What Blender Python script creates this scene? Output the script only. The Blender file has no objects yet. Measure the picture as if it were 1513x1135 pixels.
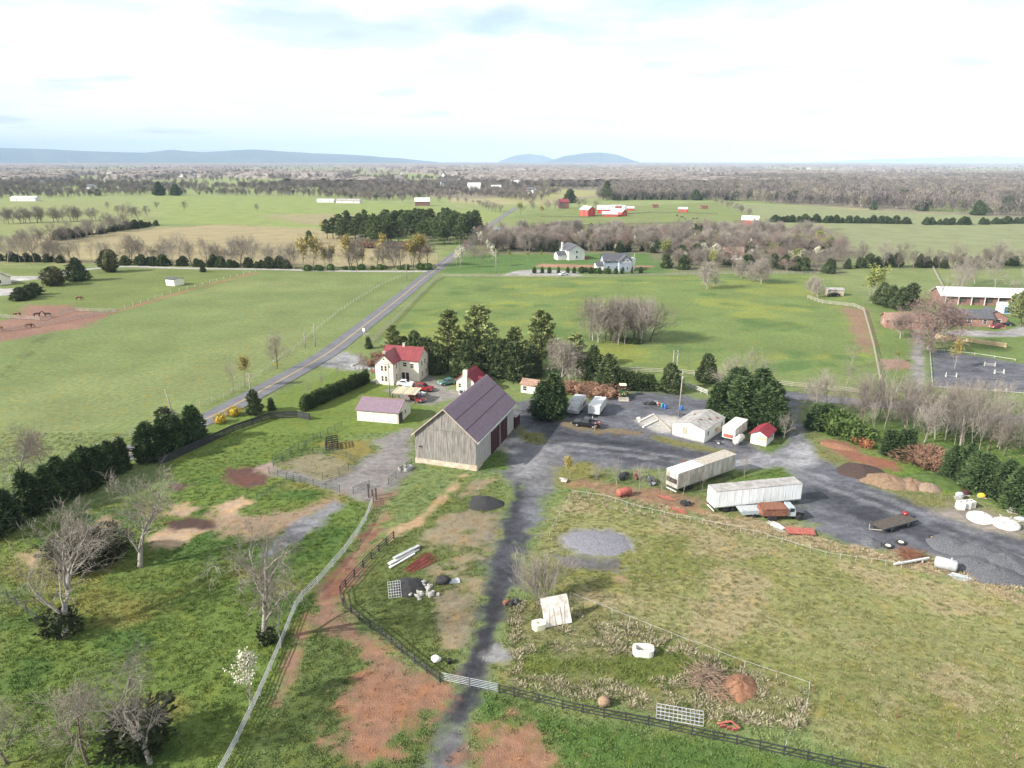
import bpy, math, random
import numpy as np
from mathutils import Vector, Matrix
random.seed(7); rng = np.random.default_rng(11)
sc = bpy.context.scene
col = sc.collection
PI = math.pi
# ------------------------------------------------------------------ camera, sky, sun, exposure
FPX, PITCH, CAMH = 1051.0, math.radians(17.43), 50.0
cam = bpy.data.cameras.new('camera'); cam_o = bpy.data.objects.new('camera', cam); col.objects.link(cam_o)
cam_o.location = (0, 0, CAMH); cam_o.rotation_euler = (PI/2-PITCH, 0, 0)
cam.sensor_width = 36; cam.lens = 36*FPX/1513; cam.clip_start = 0.5; cam.clip_end = 120000
sc.camera = cam_o
SUN_EL = math.radians(31); SUN_TO = Vector((0.93, 0.37, 0)).normalized()      # direction the light travels over the ground
W = bpy.data.worlds.new('World'); sc.world = W; W.use_nodes = True
nt = W.node_tree; N, L = nt.nodes, nt.links
for n in list(N): N.remove(n)
def nd(t, **k):
    n = N.new(t)
    for a, b in k.items(): setattr(n, a, b)
    return n
out = nd('ShaderNodeOutputWorld'); bg = nd('ShaderNodeBackground'); bg.inputs[1].default_value = 0.11
sky = nd('ShaderNodeTexSky', sky_type='NISHITA', sun_disc=False)
sky.sun_elevation = SUN_EL; sky.sun_rotation = math.atan2(-SUN_TO.x, -SUN_TO.y); sky.air_density = 1.0; sky.dust_density = 1.5
tc = nd('ShaderNodeTexCoord'); sep = nd('ShaderNodeSeparateXYZ'); L.new(tc.outputs['Generated'], sep.inputs[0])
mz = nd('ShaderNodeMath', operation='ADD'); L.new(sep.outputs[2], mz.inputs[0]); mz.inputs[1].default_value = 0.09
mx = nd('ShaderNodeMath', operation='MAXIMUM'); L.new(mz.outputs[0], mx.inputs[0]); mx.inputs[1].default_value = 0.04
dx = nd('ShaderNodeMath', operation='DIVIDE'); L.new(sep.outputs[0], dx.inputs[0]); L.new(mx.outputs[0], dx.inputs[1])
dy = nd('ShaderNodeMath', operation='DIVIDE'); L.new(sep.outputs[1], dy.inputs[0]); L.new(mx.outputs[0], dy.inputs[1])
cmb = nd('ShaderNodeCombineXYZ'); L.new(dx.outputs[0], cmb.inputs[0]); L.new(dy.outputs[0], cmb.inputs[1])
cn = nd('ShaderNodeTexNoise'); cn.inputs['Scale'].default_value = 0.55; cn.inputs['Detail'].default_value = 8; cn.inputs['Roughness'].default_value = 0.55
L.new(cmb.outputs[0], cn.inputs['Vector'])
cr = nd('ShaderNodeValToRGB'); cr.color_ramp.elements[0].position = 0.40; cr.color_ramp.elements[0].color = (.2,.2,.2,1)
cr.color_ramp.elements[1].position = 0.55; cr.color_ramp.elements[1].color = (1,1,1,1); L.new(cn.outputs[0], cr.inputs[0])
# darker undersides of a few low clouds
cn2 = nd('ShaderNodeTexNoise'); cn2.inputs['Scale'].default_value = 0.9; cn2.inputs['Detail'].default_value = 6
mp2 = nd('ShaderNodeMapping'); mp2.inputs['Location'].default_value = (3.7, 1.3, 0); L.new(cmb.outputs[0], mp2.inputs[0]); L.new(mp2.outputs[0], cn2.inputs['Vector'])
cr2 = nd('ShaderNodeValToRGB'); cr2.color_ramp.elements[0].position = 0.585; cr2.color_ramp.elements[0].color = (6.1,6.2,6.1,1)
cr2.color_ramp.elements[1].position = 0.70; cr2.color_ramp.elements[1].color = (3.7,4.1,4.4,1); L.new(cn2.outputs[0], cr2.inputs[0])
lowv = nd('ShaderNodeMapRange'); L.new(sep.outputs[2], lowv.inputs[0]); lowv.inputs[1].default_value = .03; lowv.inputs[2].default_value = .22; lowv.inputs[3].default_value = 1; lowv.inputs[4].default_value = 0
vmax = nd('ShaderNodeMath', operation='MAXIMUM'); L.new(cr.outputs[0], vmax.inputs[0]); L.new(lowv.outputs[0], vmax.inputs[1])
mixs = nd('ShaderNodeMix', data_type='RGBA'); L.new(vmax.outputs[0], mixs.inputs[0]); L.new(sky.outputs[0], mixs.inputs[6]); L.new(cr2.outputs[0], mixs.inputs[7])
L.new(mixs.outputs[2], bg.inputs[0]); L.new(bg.outputs[0], out.inputs[0])
sl = bpy.data.lights.new('sun', 'SUN'); sl.energy = 5.0; sl.angle = math.radians(0.8); sl.color = (1.0, 0.94, 0.84)
so = bpy.data.objects.new('sun', sl); col.objects.link(so); so.location = (-60, -20, 80)
so.rotation_euler = Vector((SUN_TO.x*math.cos(SUN_EL), SUN_TO.y*math.cos(SUN_EL), -math.sin(SUN_EL))).to_track_quat('-Z', 'Y').to_euler()
sc.view_settings.view_transform = 'Standard'; sc.view_settings.look = 'None'; sc.view_settings.gamma = 1
sc.view_settings.exposure = 1.05
try:
    sc.cycles.use_denoising = True; sc.cycles.max_bounces = 5; sc.cycles.diffuse_bounces = 2; sc.cycles.volume_bounces = 0
    sc.cycles.transparent_max_bounces = 4; sc.cycles.glossy_bounces = 2; sc.cycles.sample_clamp_indirect = 4
    sc.cycles.use_adaptive_sampling = True
except Exception: pass
# ------------------------------------------------------------------ surveying helpers
_s, _c = math.sin(PITCH), math.cos(PITCH)
def G(u, v, z=0.0):
    a = (u-756.5)/FPX; b = (v-567.5)/FPX; t = (CAMH-z)/(_s+b*_c)
    return Vector((a*t, t*(_c-b*_s), z))
def GP(pts): return [tuple(G(u, v)[:2]) for u, v in pts]
# ------------------------------------------------------------------ numpy noise
def _hash(ix, iy, s):
    h = (ix.astype(np.int64)*374761393 + iy.astype(np.int64)*668265263 + s*1442695041) & 0xffffffff
    h = ((h ^ (h >> 13))*1274126177) & 0xffffffff
    return ((h ^ (h >> 16)) & 0xffff)/65535.0
def vnoise(x, y, s=0):
    ix, iy = np.floor(x), np.floor(y); fx, fy = x-ix, y-iy
    fx = fx*fx*(3-2*fx); fy = fy*fy*(3-2*fy)
    a, b = _hash(ix, iy, s), _hash(ix+1, iy, s); c, d = _hash(ix, iy+1, s), _hash(ix+1, iy+1, s)
    return (a*(1-fx)+b*fx)*(1-fy) + (c*(1-fx)+d*fx)*fy
def fbm(x, y, s=0, o=4):
    v = 0; a = .5; t = 0
    for i in range(o):
        v = v + a*vnoise(x*2**i, y*2**i, s+i*17); t += a; a *= .5
    return v/t
def sstep(a, b, x):
    t = np.clip((x-a)/(b-a), 0, 1); return t*t*(3-2*t)
def sd_poly(X, Y, poly):                         # signed distance, negative inside
    P = np.asarray(poly, float); d = np.full(X.shape, 1e18); ins = np.zeros(X.shape, bool); n = len(P)
    for i in range(n):
        ax, ay = P[i-1]; bx, by = P[i]
        ex, ey = bx-ax, by-ay; wx, wy = X-ax, Y-ay
        t = np.clip((wx*ex+wy*ey)/(ex*ex+ey*ey+1e-9), 0, 1)
        d = np.minimum(d, (wx-ex*t)**2+(wy-ey*t)**2)
        c = ((ay > Y) != (by > Y))
        with np.errstate(divide='ignore', invalid='ignore'):
            ins ^= c & (X < (bx-ax)*(Y-ay)/(by-ay+1e-12)+ax)
    d = np.sqrt(d); return np.where(ins, -d, d)
def sd_line(X, Y, line):
    P = np.asarray(line, float); d = np.full(X.shape, 1e18)
    for i in range(1, len(P)):
        ax, ay = P[i-1]; ex, ey = P[i]-P[i-1]; wx, wy = X-ax, Y-ay
        t = np.clip((wx*ex+wy*ey)/(ex*ex+ey*ey+1e-9), 0, 1); d = np.minimum(d, (wx-ex*t)**2+(wy-ey*t)**2)
    return np.sqrt(d)
def ell(cx, cy, rx, ry, n=14): return [(cx+rx*math.cos(i*2*PI/n), cy+ry*math.sin(i*2*PI/n)) for i in range(n)]
# ------------------------------------------------------------------ materials
MATS = {}
def nmat(name):
    m = bpy.data.materials.new(name); m.use_nodes = True; MATS[name] = m
    return m, m.node_tree.nodes, m.node_tree.links, m.node_tree.nodes['Principled BSDF']
def mat(name, c, rough=.7, var=.25, scale=3.0, metal=0.0, bump=.0, c2=None, stretch=(1,1,1), thr=(.35,.65), objrand=0.0, bscale=None, spec=.35):
    m, n, l, b = nmat(name)
    tc = n.new('ShaderNodeTexCoord'); mp = n.new('ShaderNodeMapping'); mp.inputs['Scale'].default_value = stretch
    l.new(tc.outputs['Object'], mp.inputs[0])
    no = n.new('ShaderNodeTexNoise'); no.inputs['Scale'].default_value = scale; no.inputs['Detail'].default_value = 6; no.inputs['Roughness'].default_value = .6
    l.new(mp.outputs[0], no.inputs['Vector'])
    r = n.new('ShaderNodeValToRGB'); l.new(no.outputs[0], r.inputs[0])
    c2 = c2 or tuple(x*(1-var) for x in c); hi = tuple(min(1, x*(1+var*.5)) for x in c)
    r.color_ramp.elements[0].position = thr[0]; r.color_ramp.elements[0].color = (*c2, 1)
    r.color_ramp.elements[1].position = thr[1]; r.color_ramp.elements[1].color = (*hi, 1)
    src = r.outputs[0]
    if objrand:
        oi = n.new('ShaderNodeObjectInfo'); mr = n.new('ShaderNodeMapRange'); mr.inputs[3].default_value = 1-objrand; mr.inputs[4].default_value = 1+objrand
        l.new(oi.outputs['Random'], mr.inputs[0]); mu = n.new('ShaderNodeMix'); mu.data_type = 'RGBA'; mu.blend_type = 'MULTIPLY'; mu.inputs[0].default_value = 1
        l.new(src, mu.inputs[6]); l.new(mr.outputs[0], mu.inputs[7]); src = mu.outputs[2]
    l.new(src, b.inputs['Base Color']); b.inputs['Roughness'].default_value = rough; b.inputs['Metallic'].default_value = metal
    b.inputs['Specular IOR Level'].default_value = spec
    if bump:
        bn = n.new('ShaderNodeTexNoise'); bn.inputs['Scale'].default_value = bscale or scale*3; bn.inputs['Detail'].default_value = 4; l.new(mp.outputs[0], bn.inputs['Vector'])
        bp = n.new('ShaderNodeBump'); bp.inputs['Strength'].default_value = bump; bp.inputs['Distance'].default_value = .05
        l.new(bn.outputs[0], bp.inputs['Height']); l.new(bp.outputs[0], b.inputs['Normal'])
    return m
# ------------------------------------------------------------------ mesh builder and object helpers
class MB:
    def __init__(s): s.v = []; s.f = []
    def add(s, vs, fs):
        o = len(s.v); s.v += [tuple(p) for p in vs]; s.f += [tuple(i+o for i in f) for f in fs]; return s
    def box(s, x0, y0, z0, x1, y1, z1):
        return s.add([(x0,y0,z0),(x1,y0,z0),(x1,y1,z0),(x0,y1,z0),(x0,y0,z1),(x1,y0,z1),(x1,y1,z1),(x0,y1,z1)],
                     [(0,3,2,1),(4,5,6,7),(0,1,5,4),(1,2,6,5),(2,3,7,6),(3,0,4,7)])
    def boxc(s, c, size, rz=0.0, rx=0.0, ry=0.0):
        hx, hy, hz = [q/2 for q in size]; M = Matrix.Rotation(rz,3,'Z') @ Matrix.Rotation(ry,3,'Y') @ Matrix.Rotation(rx,3,'X')
        vs = [M @ Vector((a*hx,b*hy,d*hz)) + Vector(c) for d in (-1,1) for a,b in ((-1,-1),(1,-1),(1,1),(-1,1))]
        return s.add(vs, [(0,3,2,1),(4,5,6,7),(0,1,5,4),(1,2,6,5),(2,3,7,6),(3,0,4,7)])
    def prism(s, poly, a0, a1, axis='x'):
        # polygon given in the other two axes, extruded along axis between a0 and a1
        n = len(poly)
        def P(a, p):
            if axis == 'x': return (a, p[0], p[1])
            if axis == 'y': return (p[0], a, p[1])
            return (p[0], p[1], a)
        vs = [P(a0, p) for p in poly] + [P(a1, p) for p in poly]
        fs = [tuple(range(n))[::-1], tuple(range(n, 2*n))] + [(i, (i+1) % n, n+(i+1) % n, n+i) for i in range(n)]
        if axis == 'y': fs = [f[::-1] for f in fs]
        return s.add(vs, fs)
    def tube(s, path, rad, n=6, cap=True):
        P = [Vector(p) for p in path]; R = rad if isinstance(rad, (list, tuple)) else [rad]*len(P)
        o = len(s.v); vs = []
        for i, p in enumerate(P):
            d = (P[min(i+1, len(P)-1)]-P[max(i-1, 0)]); d = d.normalized() if d.length > 1e-9 else Vector((0,0,1))
            a = d.cross(Vector((0,0,1)) if abs(d.z) < .9 else Vector((1,0,0))).normalized(); b = d.cross(a)
            vs += [tuple(p + (a*math.cos(t*2*PI/n) + b*math.sin(t*2*PI/n))*R[i]) for t in range(n)]
        fs = [(i*n+j, i*n+(j+1) % n, (i+1)*n+(j+1) % n, (i+1)*n+j) for i in range(len(P)-1) for j in range(n)]
        if cap: fs += [tuple(range(n))[::-1], tuple(range((len(P)-1)*n, len(P)*n))]
        s.v += vs; s.f += [tuple(i+o for i in f) for f in fs]; return s
    def lathe(s, prof, n=16, c=(0,0,0), axis='z'):
        vs = []
        for r, h in prof:
            for t in range(n):
                a = t*2*PI/n; p = (r*math.cos(a), r*math.sin(a), h)
                if axis == 'x': p = (p[2], p[0], p[1])
                if axis == 'y': p = (p[0], p[2], p[1])
                vs.append((p[0]+c[0], p[1]+c[1], p[2]+c[2]))
        k = len(prof)
        fs = [(i*n+j, i*n+(j+1) % n, (i+1)*n+(j+1) % n, (i+1)*n+j) for i in range(k-1) for j in range(n)]
        fs += [tuple(range(n))[::-1], tuple(range((k-1)*n, k*n))]
        return s.add(vs, fs)
    def blob(s, c, r, seed=0, n=10, m=6, rough=.25, zmin=None):
        rr = random.Random(seed); vs = []; R = r if isinstance(r, (tuple, list)) else (r, r, r)
        for i in range(m+1):
            th = PI*i/m
            for j in range(n):
                ph = 2*PI*j/n; k = 1+rr.uniform(-rough, rough) if 0 < i < m else 1
                z = c[2]+R[2]*math.cos(th)*k
                if zmin is not None: z = max(z, zmin)
                vs.append((c[0]+R[0]*math.sin(th)*math.cos(ph)*k, c[1]+R[1]*math.sin(th)*math.sin(ph)*k, z))
        fs = [(i*n+j, (i+1)*n+j, (i+1)*n+(j+1) % n, i*n+(j+1) % n) for i in range(m) for j in range(n)]
        return s.add(vs, fs)
    def mesh(s, name, m, smooth=False):
        me = bpy.data.meshes.new(name); me.from_pydata(s.v, [], s.f)
        if m is not None: me.materials.append(m)
        if smooth: me.polygons.foreach_set('use_smooth', [True]*len(me.polygons))
        me.update(); return me
    def build(s, name, m, parent=None, smooth=False, loc=None, rz=None):
        return mobj(name, s.mesh(name, m, smooth), parent, loc, rz)
def mobj(name, me, parent=None, loc=None, rz=None):
    o = bpy.data.objects.new(name, me); col.objects.link(o)
    if parent is not None: o.parent = parent
    if loc is not None: o.location = loc
    if rz is not None: o.rotation_euler = (0, 0, rz)
    return o
def tag(o, label, cat, group=None, kind=None):
    o['label'] = label; o['category'] = cat
    if group: o['group'] = group
    if kind: o['kind'] = kind
    return o
def thing(name, label, cat, loc=(0,0,0), rz=0.0, group=None, scale=None):
    o = bpy.data.objects.new(name, None); col.objects.link(o); o.location = loc; o.rotation_euler = (0, 0, rz); o.empty_display_size = .3
    if scale: o.scale = (scale,)*3 if isinstance(scale, (int, float)) else scale
    return tag(o, label, cat, group)
def struct(o): o['kind'] = 'structure'; return o
def npmesh(name, V, Fq, m, smooth=False):
    """numpy mesh: V (n,3), Fq (k,3) or (k,4) int"""
    me = bpy.data.meshes.new(name); V = np.ascontiguousarray(V, np.float32); Fq = np.ascontiguousarray(Fq, np.int32)
    k, w = Fq.shape; me.vertices.add(len(V)); me.vertices.foreach_set('co', V.ravel())
    me.loops.add(k*w); me.loops.foreach_set('vertex_index', Fq.ravel())
    me.polygons.add(k); me.polygons.foreach_set('loop_start', np.arange(0, k*w, w, dtype=np.int32))
    me.polygons.foreach_set('loop_total', np.full(k, w, np.int32))
    if smooth: me.polygons.foreach_set('use_smooth', np.ones(k, bool))
    if m is not None: me.materials.append(m)
    me.update(calc_edges=True); me.validate(); return me
# ------------------------------------------------------------------ the ground: surveyed patches, each a real surface cover
GRASS=(.122,.160,.060); LUSH=(.075,.120,.028); DARKG=(.050,.095,.022); PALE=(.175,.195,.085); DRY=(.182,.190,.080); TANF=(.235,.205,.120)
GRAV=(.086,.088,.104); DGRAV=(.043,.044,.054); CONC=(.34,.33,.32); BLACK=(.028,.028,.034)
SOIL=(.185,.112,.080); RED=(.185,.085,.060); TAN=(.300,.205,.130); STRAW=(.310,.230,.160); MULCH=(.085,.045,.038); WOOD=(.150,.118,.095)
LIME=(.150,.180,.045); BRN=(.150,.120,.075)
# (kind, pixels surveyed on the photograph, colour, softness m, edge noise m, gravel, tall grass, surface)
PATCH = [
 ('p',[(0,300),(180,296),(240,328),(180,345),(0,352)],PALE,6,8,0,0,None),
 ('p',[(235,290),(480,292),(560,300),(760,315),(700,345),(470,342),(330,332),(235,330)],(.165,.205,.070),5,6,0,0,None),
 ('p',[(0,352),(200,338),(330,332),(470,338),(650,366),(640,396),(300,392),(0,386)],TANF,6,8,0,.2,None),
 ('p',[(380,318),(470,316),(640,322),(740,330),(690,345),(560,338),(440,330)],(.21,.19,.11),8,8,0,0,None),
 ('p',[(780,318),(830,310),(1070,298),(1150,316),(1110,336),(1070,346),(790,343)],(.135,.165,.060),5,4,0,0,None),
 ('p',[(1060,300),(1200,306),(1513,323),(1700,330),(1700,395),(1250,388),(1160,345),(1130,325)],(.165,.185,.095),5,5,0,0,None),
 ('p',[(710,276),(820,262),(830,280),(930,285),(760,300)],(.22,.22,.10),10,20,0,0,None),
 ('p',[(690,376),(960,374),(1000,390),(985,404),(650,404)],(.070,.125,.035),2,2,0,0,None),
 ('p',[(700,340),(1240,338),(1260,385),(1240,404),(1000,402),(960,374),(700,376)],(.125,.122,.075),4,5,0,0,None),
 ('p',[(0,396),(330,398),(380,404),(172,462),(120,465),(0,470)],(.115,.145,.048),2,2,0,0,None),
 # the bright meadow beyond the farm
 ('p',[(565,500),(650,408),(1210,404),(1290,452),(1300,545),(1040,565),(880,560),(700,520)],(.115,.158,.050),2,2,0,.1,None),
 ('n',[(565,500),(650,412),(1210,408),(1285,455),(1295,540),(1040,562),(880,556),(700,515)],LIME,3,0,.07,0,(.54,.66)),
 ('n',[(565,500),(650,412),(1210,408),(1285,455),(1295,540),(1040,562),(880,556),(700,515)],(.075,.125,.038),3,0,.09,3,(.58,.76)),
 ('p',[(1290,440),(1513,430),(1700,450),(1700,640),(1513,618),(1300,595)],(.105,.150,.045),2,2,0,.1,None),
 ('p',[(1200,590),(1513,630),(1700,650),(1700,900),(1513,760),(1300,690),(1215,650)],LUSH,1.5,2,0,.5,None),
 # lawns and paddocks around the farm
 ('p',[(300,640),(400,588),(520,540),(560,560),(640,600),(600,640),(520,640),(420,690),(360,690),(200,730)],(.105,.150,.034),1.5,1.5,0,0,None),
 ('p',[(0,800),(200,725),(330,660),(420,640),(500,640),(470,670),(410,690),(540,740),(560,760),(490,870),(430,980),(330,1200),(0,1300)],(.092,.135,.032),1.5,1.5,0,.25,None),
 ('n',[(0,800),(200,725),(420,690),(540,740),(490,870),(430,980),(330,1200),(0,1300)],(.150,.155,.045),2,0,.09,5,(.55,.72)),
 ('n',[(0,800),(200,725),(420,690),(540,740),(490,870),(430,980),(330,1200),(0,1300)],(.062,.108,.026),2,0,.12,9,(.52,.68)),
 ('p',[(430,990),(470,900),(560,980),(650,1040),(650,1135),(640,1300),(300,1300)],(.080,.112,.034),1,1,0,.2,None),
 ('p',[(690,1010),(760,1030),(1000,1085),(1330,1140),(1400,1300),(680,1300)],(.070,.120,.030),1,1,0,.4,None),
 # rough dry-grass field
 ('p',[(842,734),(1000,766),(1160,800),(1300,828),(1420,862),(1513,890),(1700,940),(1800,1300),(1400,1200),(1330,1135),(1200,1085),(1196,1020),(1100,985),(950,925),(850,886),(786,872),(770,850),(800,790)],DRY,1,1.2,0,1,None),
 ('n',[(842,734),(1513,890),(1800,1300),(1400,1200),(1200,1085),(1196,1020),(950,925),(786,872),(800,790)],(.150,.165,.055),1.5,0,.07,13,(.46,.66)),
 ('n',[(842,734),(1513,890),(1800,1300),(1400,1200),(1200,1085),(1196,1020),(950,925),(786,872),(800,790)],(.245,.215,.125),1.5,0,.11,21,(.54,.70)),
 ('p',[(750,885),(850,888),(950,927),(1100,987),(1196,1022),(1195,1080),(1000,1060),(760,1018),(725,1005)],(.150,.155,.070),.8,1,0,1,None),
 ('p',[(760,960),(860,960),(1000,962),(1050,975),(1000,1000),(960,1010),(760,1000)],(.095,.120,.030),1,1,0,.2,None),
 ('p',[(590,790),(640,740),(700,710),(750,705),(735,790),(712,850),(690,950),(665,1010),(560,940),(505,890),(520,860)],(.095,.120,.038),1,1,.1,.4,None),
 ('n',[(640,760),(700,710),(750,705),(735,790),(712,870),(690,950),(665,1000),(640,900),(620,800)],(.19,.16,.11),1,0,.16,31,(.45,.6)),
 # the working yard, lane and entrance drive
 ('p',[(707,696),(757,642),(752,596),(790,585),(838,600),(870,592),(929,583),(958,578),(1045,592),(1075,628),(1108,655),(1132,668),(1160,652),(1164,612),(1150,588),(1190,586),(1184,620),(1194,651),(1216,676),(1245,692),(1288,716),(1351,740),(1430,772),(1513,793),(1700,840),(1700,960),(1513,872),(1430,845),(1390,822),(1335,814),(1290,816),(1240,802),(1200,785),(1180,757),(1184,742),(1160,694),(1085,690),(987,697),(945,693),(887,695),(850,690),(822,705),(808,742),(790,772),(778,800),(768,838),(760,872),(748,884),(742,912),(726,964),(722,1004),(704,1026),(698,1064),(688,1135),(680,1300),(610,1300),(639,1135),(655,1086),(667,1046),(682,1012),(694,990),(706,935),(722,872),(716,848),(733,790),(750,748),(760,720),(735,700)],GRAV,.9,.9,1,0,'gravel_yard'),
 ('p',[(750,600),(800,604),(860,640),(930,644),(1000,662),(1070,676),(1000,690),(900,680),(850,660),(800,650),(770,630)],DGRAV,2,2.5,1,0,'gravel_yard'),
 ('p',[(1190,730),(1240,716),(1330,742),(1400,775),(1513,815),(1513,850),(1400,800),(1310,778),(1250,760)],DGRAV,2,2.5,1,0,'gravel_yard'),
 ('l',[(768,712),(758,765),(744,830),(738,868),(722,930),(706,988),(694,1018),(680,1060)],(.030,.031,.037),.5,.5,1,0,'gravel_yard',1.25),
 ('p',[(722,872),(730,862),(756,861),(750,880),(738,912),(720,968),(704,1006),(697,1006),(710,940)],BLACK,.3,.3,.8,0,'gravel_yard'),
 ('p',[(738,800),(755,770),(778,780),(768,838),(760,866),(722,862),(715,840)],DGRAV,1,1,1,0,'gravel_yard'),
 ('p',[(728,668),(750,650),(775,648),(802,658),(796,668),(760,672)],CONC,.3,.4,.6,0,'gravel_yard'),
 ('p',[(765,655),(800,655),(830,690),(800,735),(765,720),(750,690)],(.125,.124,.132),1.5,1.5,.9,0,'gravel_yard'),
 ('p',[(940,622),(965,612),(1000,617),(992,640),(975,640),(945,628)],CONC,.3,.3,.5,0,'gravel_yard'),
 ('p',[(1095,686),(1160,664),(1190,650),(1215,678),(1180,694)],(.22,.22,.235),1.2,1,1,0,'gravel_yard'),
 ('l',[(775,690),(830,655),(930,664),(1050,684),(1130,682),(1176,655),(1174,605)],(.165,.165,.180),.5,.4,1,0,'gravel_yard',.45), ('l',[(770,700),(828,664),(930,672),(1050,691),(1140,689),(1184,660),(1180,610)],(.150,.150,.165),.5,.4,1,0,'gravel_yard',.4),
 ('l',[(1140,690),(1200,712),(1300,748),(1400,788),(1513,826)],(.150,.152,.168),.5,.4,1,0,'gravel_yard',.4), ('l',[(1150,684),(1210,704),(1312,740),(1410,778),(1513,814)],(.135,.137,.152),.5,.4,1,0,'gravel_yard',.4), ('l',[(820,640),(900,652),(980,668)],(.030,.031,.040),.6,.5,1,0,'gravel_yard',.7),
 # grass islands in the yard
 ('p',[(818,616),(887,631),(952,638),(950,643),(880,640),(830,630)],BRN,.5,.6,.1,.3,None),
 ('p',[(958,640),(994,648),(1040,658),(1085,668),(1080,674),(1020,664),(962,648)],(.130,.130,.050),.5,.6,.1,.3,None),
 ('p',[(1129,662),(1160,645),(1164,655),(1137,669)],LUSH,.4,.4,.1,.3,None),
 ('p',[(1070,702),(1160,691),(1165,706),(1090,716)],LUSH,.6,.6,.1,.4,None),
 ('p',[(820,700),(850,682),(882,682),(890,716),(850,722),(826,720)],(.150,.150,.050),.8,.8,.1,.5,None),
 ('p',[(707,682),(740,664),(752,672),(750,694),(712,698)],LUSH,.6,.6,.1,.3,None),
 ('p',[(763,632),(800,640),(812,650),(800,656),(775,650)],(.12,.125,.045),.5,.5,.1,.3,None),
 ('p',[(826,714),(890,716),(985,726),(1038,738),(1050,760),(1011,758),(945,740),(892,729)],(.200,.130,.085),.7,.9,.1,.5,None),
 ('p',[(1050,760),(1130,768),(1200,786),(1240,803),(1330,816),(1400,830),(1470,864),(1513,880),(1513,892),(1420,862),(1300,828),(1160,798),(1040,772)],(.255,.205,.130),.6,.8,0,1,None),
 ('p',[(835,793),(860,785),(900,783),(928,797),(925,812),(880,818),(845,812)],(.17,.165,.185),.5,.5,1,0,None),
 ('p',[(822,822),(860,826),(910,832),(915,845),(880,846),(840,835)],(.10,.095,.10),.8,.8,.7,.2,None),
 ('p',[(905,852),(932,848),(936,860),(908,864)],(.30,.21,.13),.4,.4,0,.3,None),
 # soil banks to the right of the yard
 ('p',[(1194,640),(1240,650),(1280,660),(1330,682),(1420,730),(1513,770),(1513,793),(1430,772),(1351,740),(1288,716),(1245,692),(1216,676)],(.135,.140,.060),.8,.8,0,.4,None),
 ('p',[(1262,655),(1290,668),(1350,690),(1425,728),(1400,735),(1340,712),(1290,690)],(.100,.160,.030),.8,.8,0,.5,None),
 ('p',[(1206,645),(1256,652),(1282,672),(1330,682),(1322,694),(1282,692),(1235,668)],RED,.6,.9,.1,0,None),
 ('p',[(1380,760),(1410,735),(1460,752),(1513,775),(1513,800),(1440,778)],(.19,.165,.15),1,1,.8,0,None),
 # barn-side yard, pen and tracks on the left
 ('p',[(549,651),(575,642),(605,634),(612,690),(606,700),(587,714),(570,735),(545,740),(522,735),(502,728),(472,719),(434,706),(401,702),(400,691),(434,692),(472,707),(496,706),(520,694),(529,681),(552,668)],(.155,.145,.145),.7,.8,.8,0,'barn_yard'),
 ('p',[(404,690),(430,676),(471,670),(509,676),(520,687),(499,702),(476,708),(440,694)],(.160,.145,.090),.8,1,.4,.1,None),
 ('p',[(300,760),(330,752),(380,758),(440,752),(500,732),(504,744),(455,765),(410,790),(370,800),(330,790)],(.215,.160,.110),1,1.2,.3,0,None),
 ('p',[(496,741),(508,748),(470,779),(430,808),(396,830),(384,820),(420,786),(455,762)],(.150,.150,.165),.4,.5,1,0,None),
 ('p',[(562,728),(582,728),(577,753),(561,786),(540,822),(518,848),(503,869),(504,896),(528,926),(576,962),(612,994),(646,1016),(668,1020),(646,1042),(606,1072),(580,1096),(545,1120),(505,1102),(528,1072),(512,1020),(540,1010),(567,996),(539,963),(517,939),(486,930),(468,910),(467,892),(478,871),(494,850),(512,818),(536,786),(549,760)],SOIL,.8,1.1,.25,0,'dirt_track'),
 ('p',[(540,1010),(620,1010),(660,1024),(610,1070),(570,1098),(535,1090),(525,1050)],(.205,.112,.072),1.4,2.0,.2,0,'dirt_track'),
 ('l',[(462,898),(445,941),(424,1005),(410,1040)],SOIL,.5,.35,.1,0,None,.35),
 ('l',[(554,770),(528,806),(500,846),(480,884)],(.150,.075,.055),.3,.3,.2,0,'dirt_track',.3),
 ('l',[(566,770),(540,808),(514,844),(494,880)],(.150,.075,.055),.3,.3,.2,0,'dirt_track',.3),
 ('p',[(697,1075),(735,1056),(765,1056),(800,1074),(837,1112),(845,1180),(690,1200),(690,1120)],(.205,.115,.075),1.4,1.8,.2,0,None),
 ('p',[(690,700),(660,734),(618,778),(577,796),(569,790),(606,770),(643,739),(684,700)],TAN,.35,.5,.1,.1,None),
 ('p',[(728,958),(745,952),(772,966),(750,984),(724,982)],(.19,.19,.195),.6,.8,.9,0,None),
 ('p',[(312,750),(357,732),(381,742),(338,763)],STRAW,.5,.6,0,0,None), ('p',[(217,798),(254,779),(312,777),(254,810),(225,808)],STRAW,.5,.6,0,0,None),
 ('p',[(87,792),(159,763),(176,771),(106,799)],(.30,.20,.13),.6,.8,0,0,None), ('p',[(29,819),(66,816),(48,837)],STRAW,.5,.6,0,0,None),
 ('p',[(249,742),(286,753),(275,763),(257,758)],STRAW,.6,.8,0,0,None), ('p',ell(365,705,30,16),MULCH,.5,.7,0,0,None), ('p',ell(395,693,14,8),(.24,.18,.16),.5,.7,.3,0,None),
 ('p',[(248,772),(280,765),(310,768),(314,779),(262,783)],(.060,.038,.034),.4,.5,0,0,None), ('p',ell(262,721,14,6),(.075,.045,.038),.3,.4,0,0,None),
 ('n',[(470,655),(545,650),(550,668),(520,690),(480,668)],(.17,.15,.05),1,0,.2,41,(.4,.6)),
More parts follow.
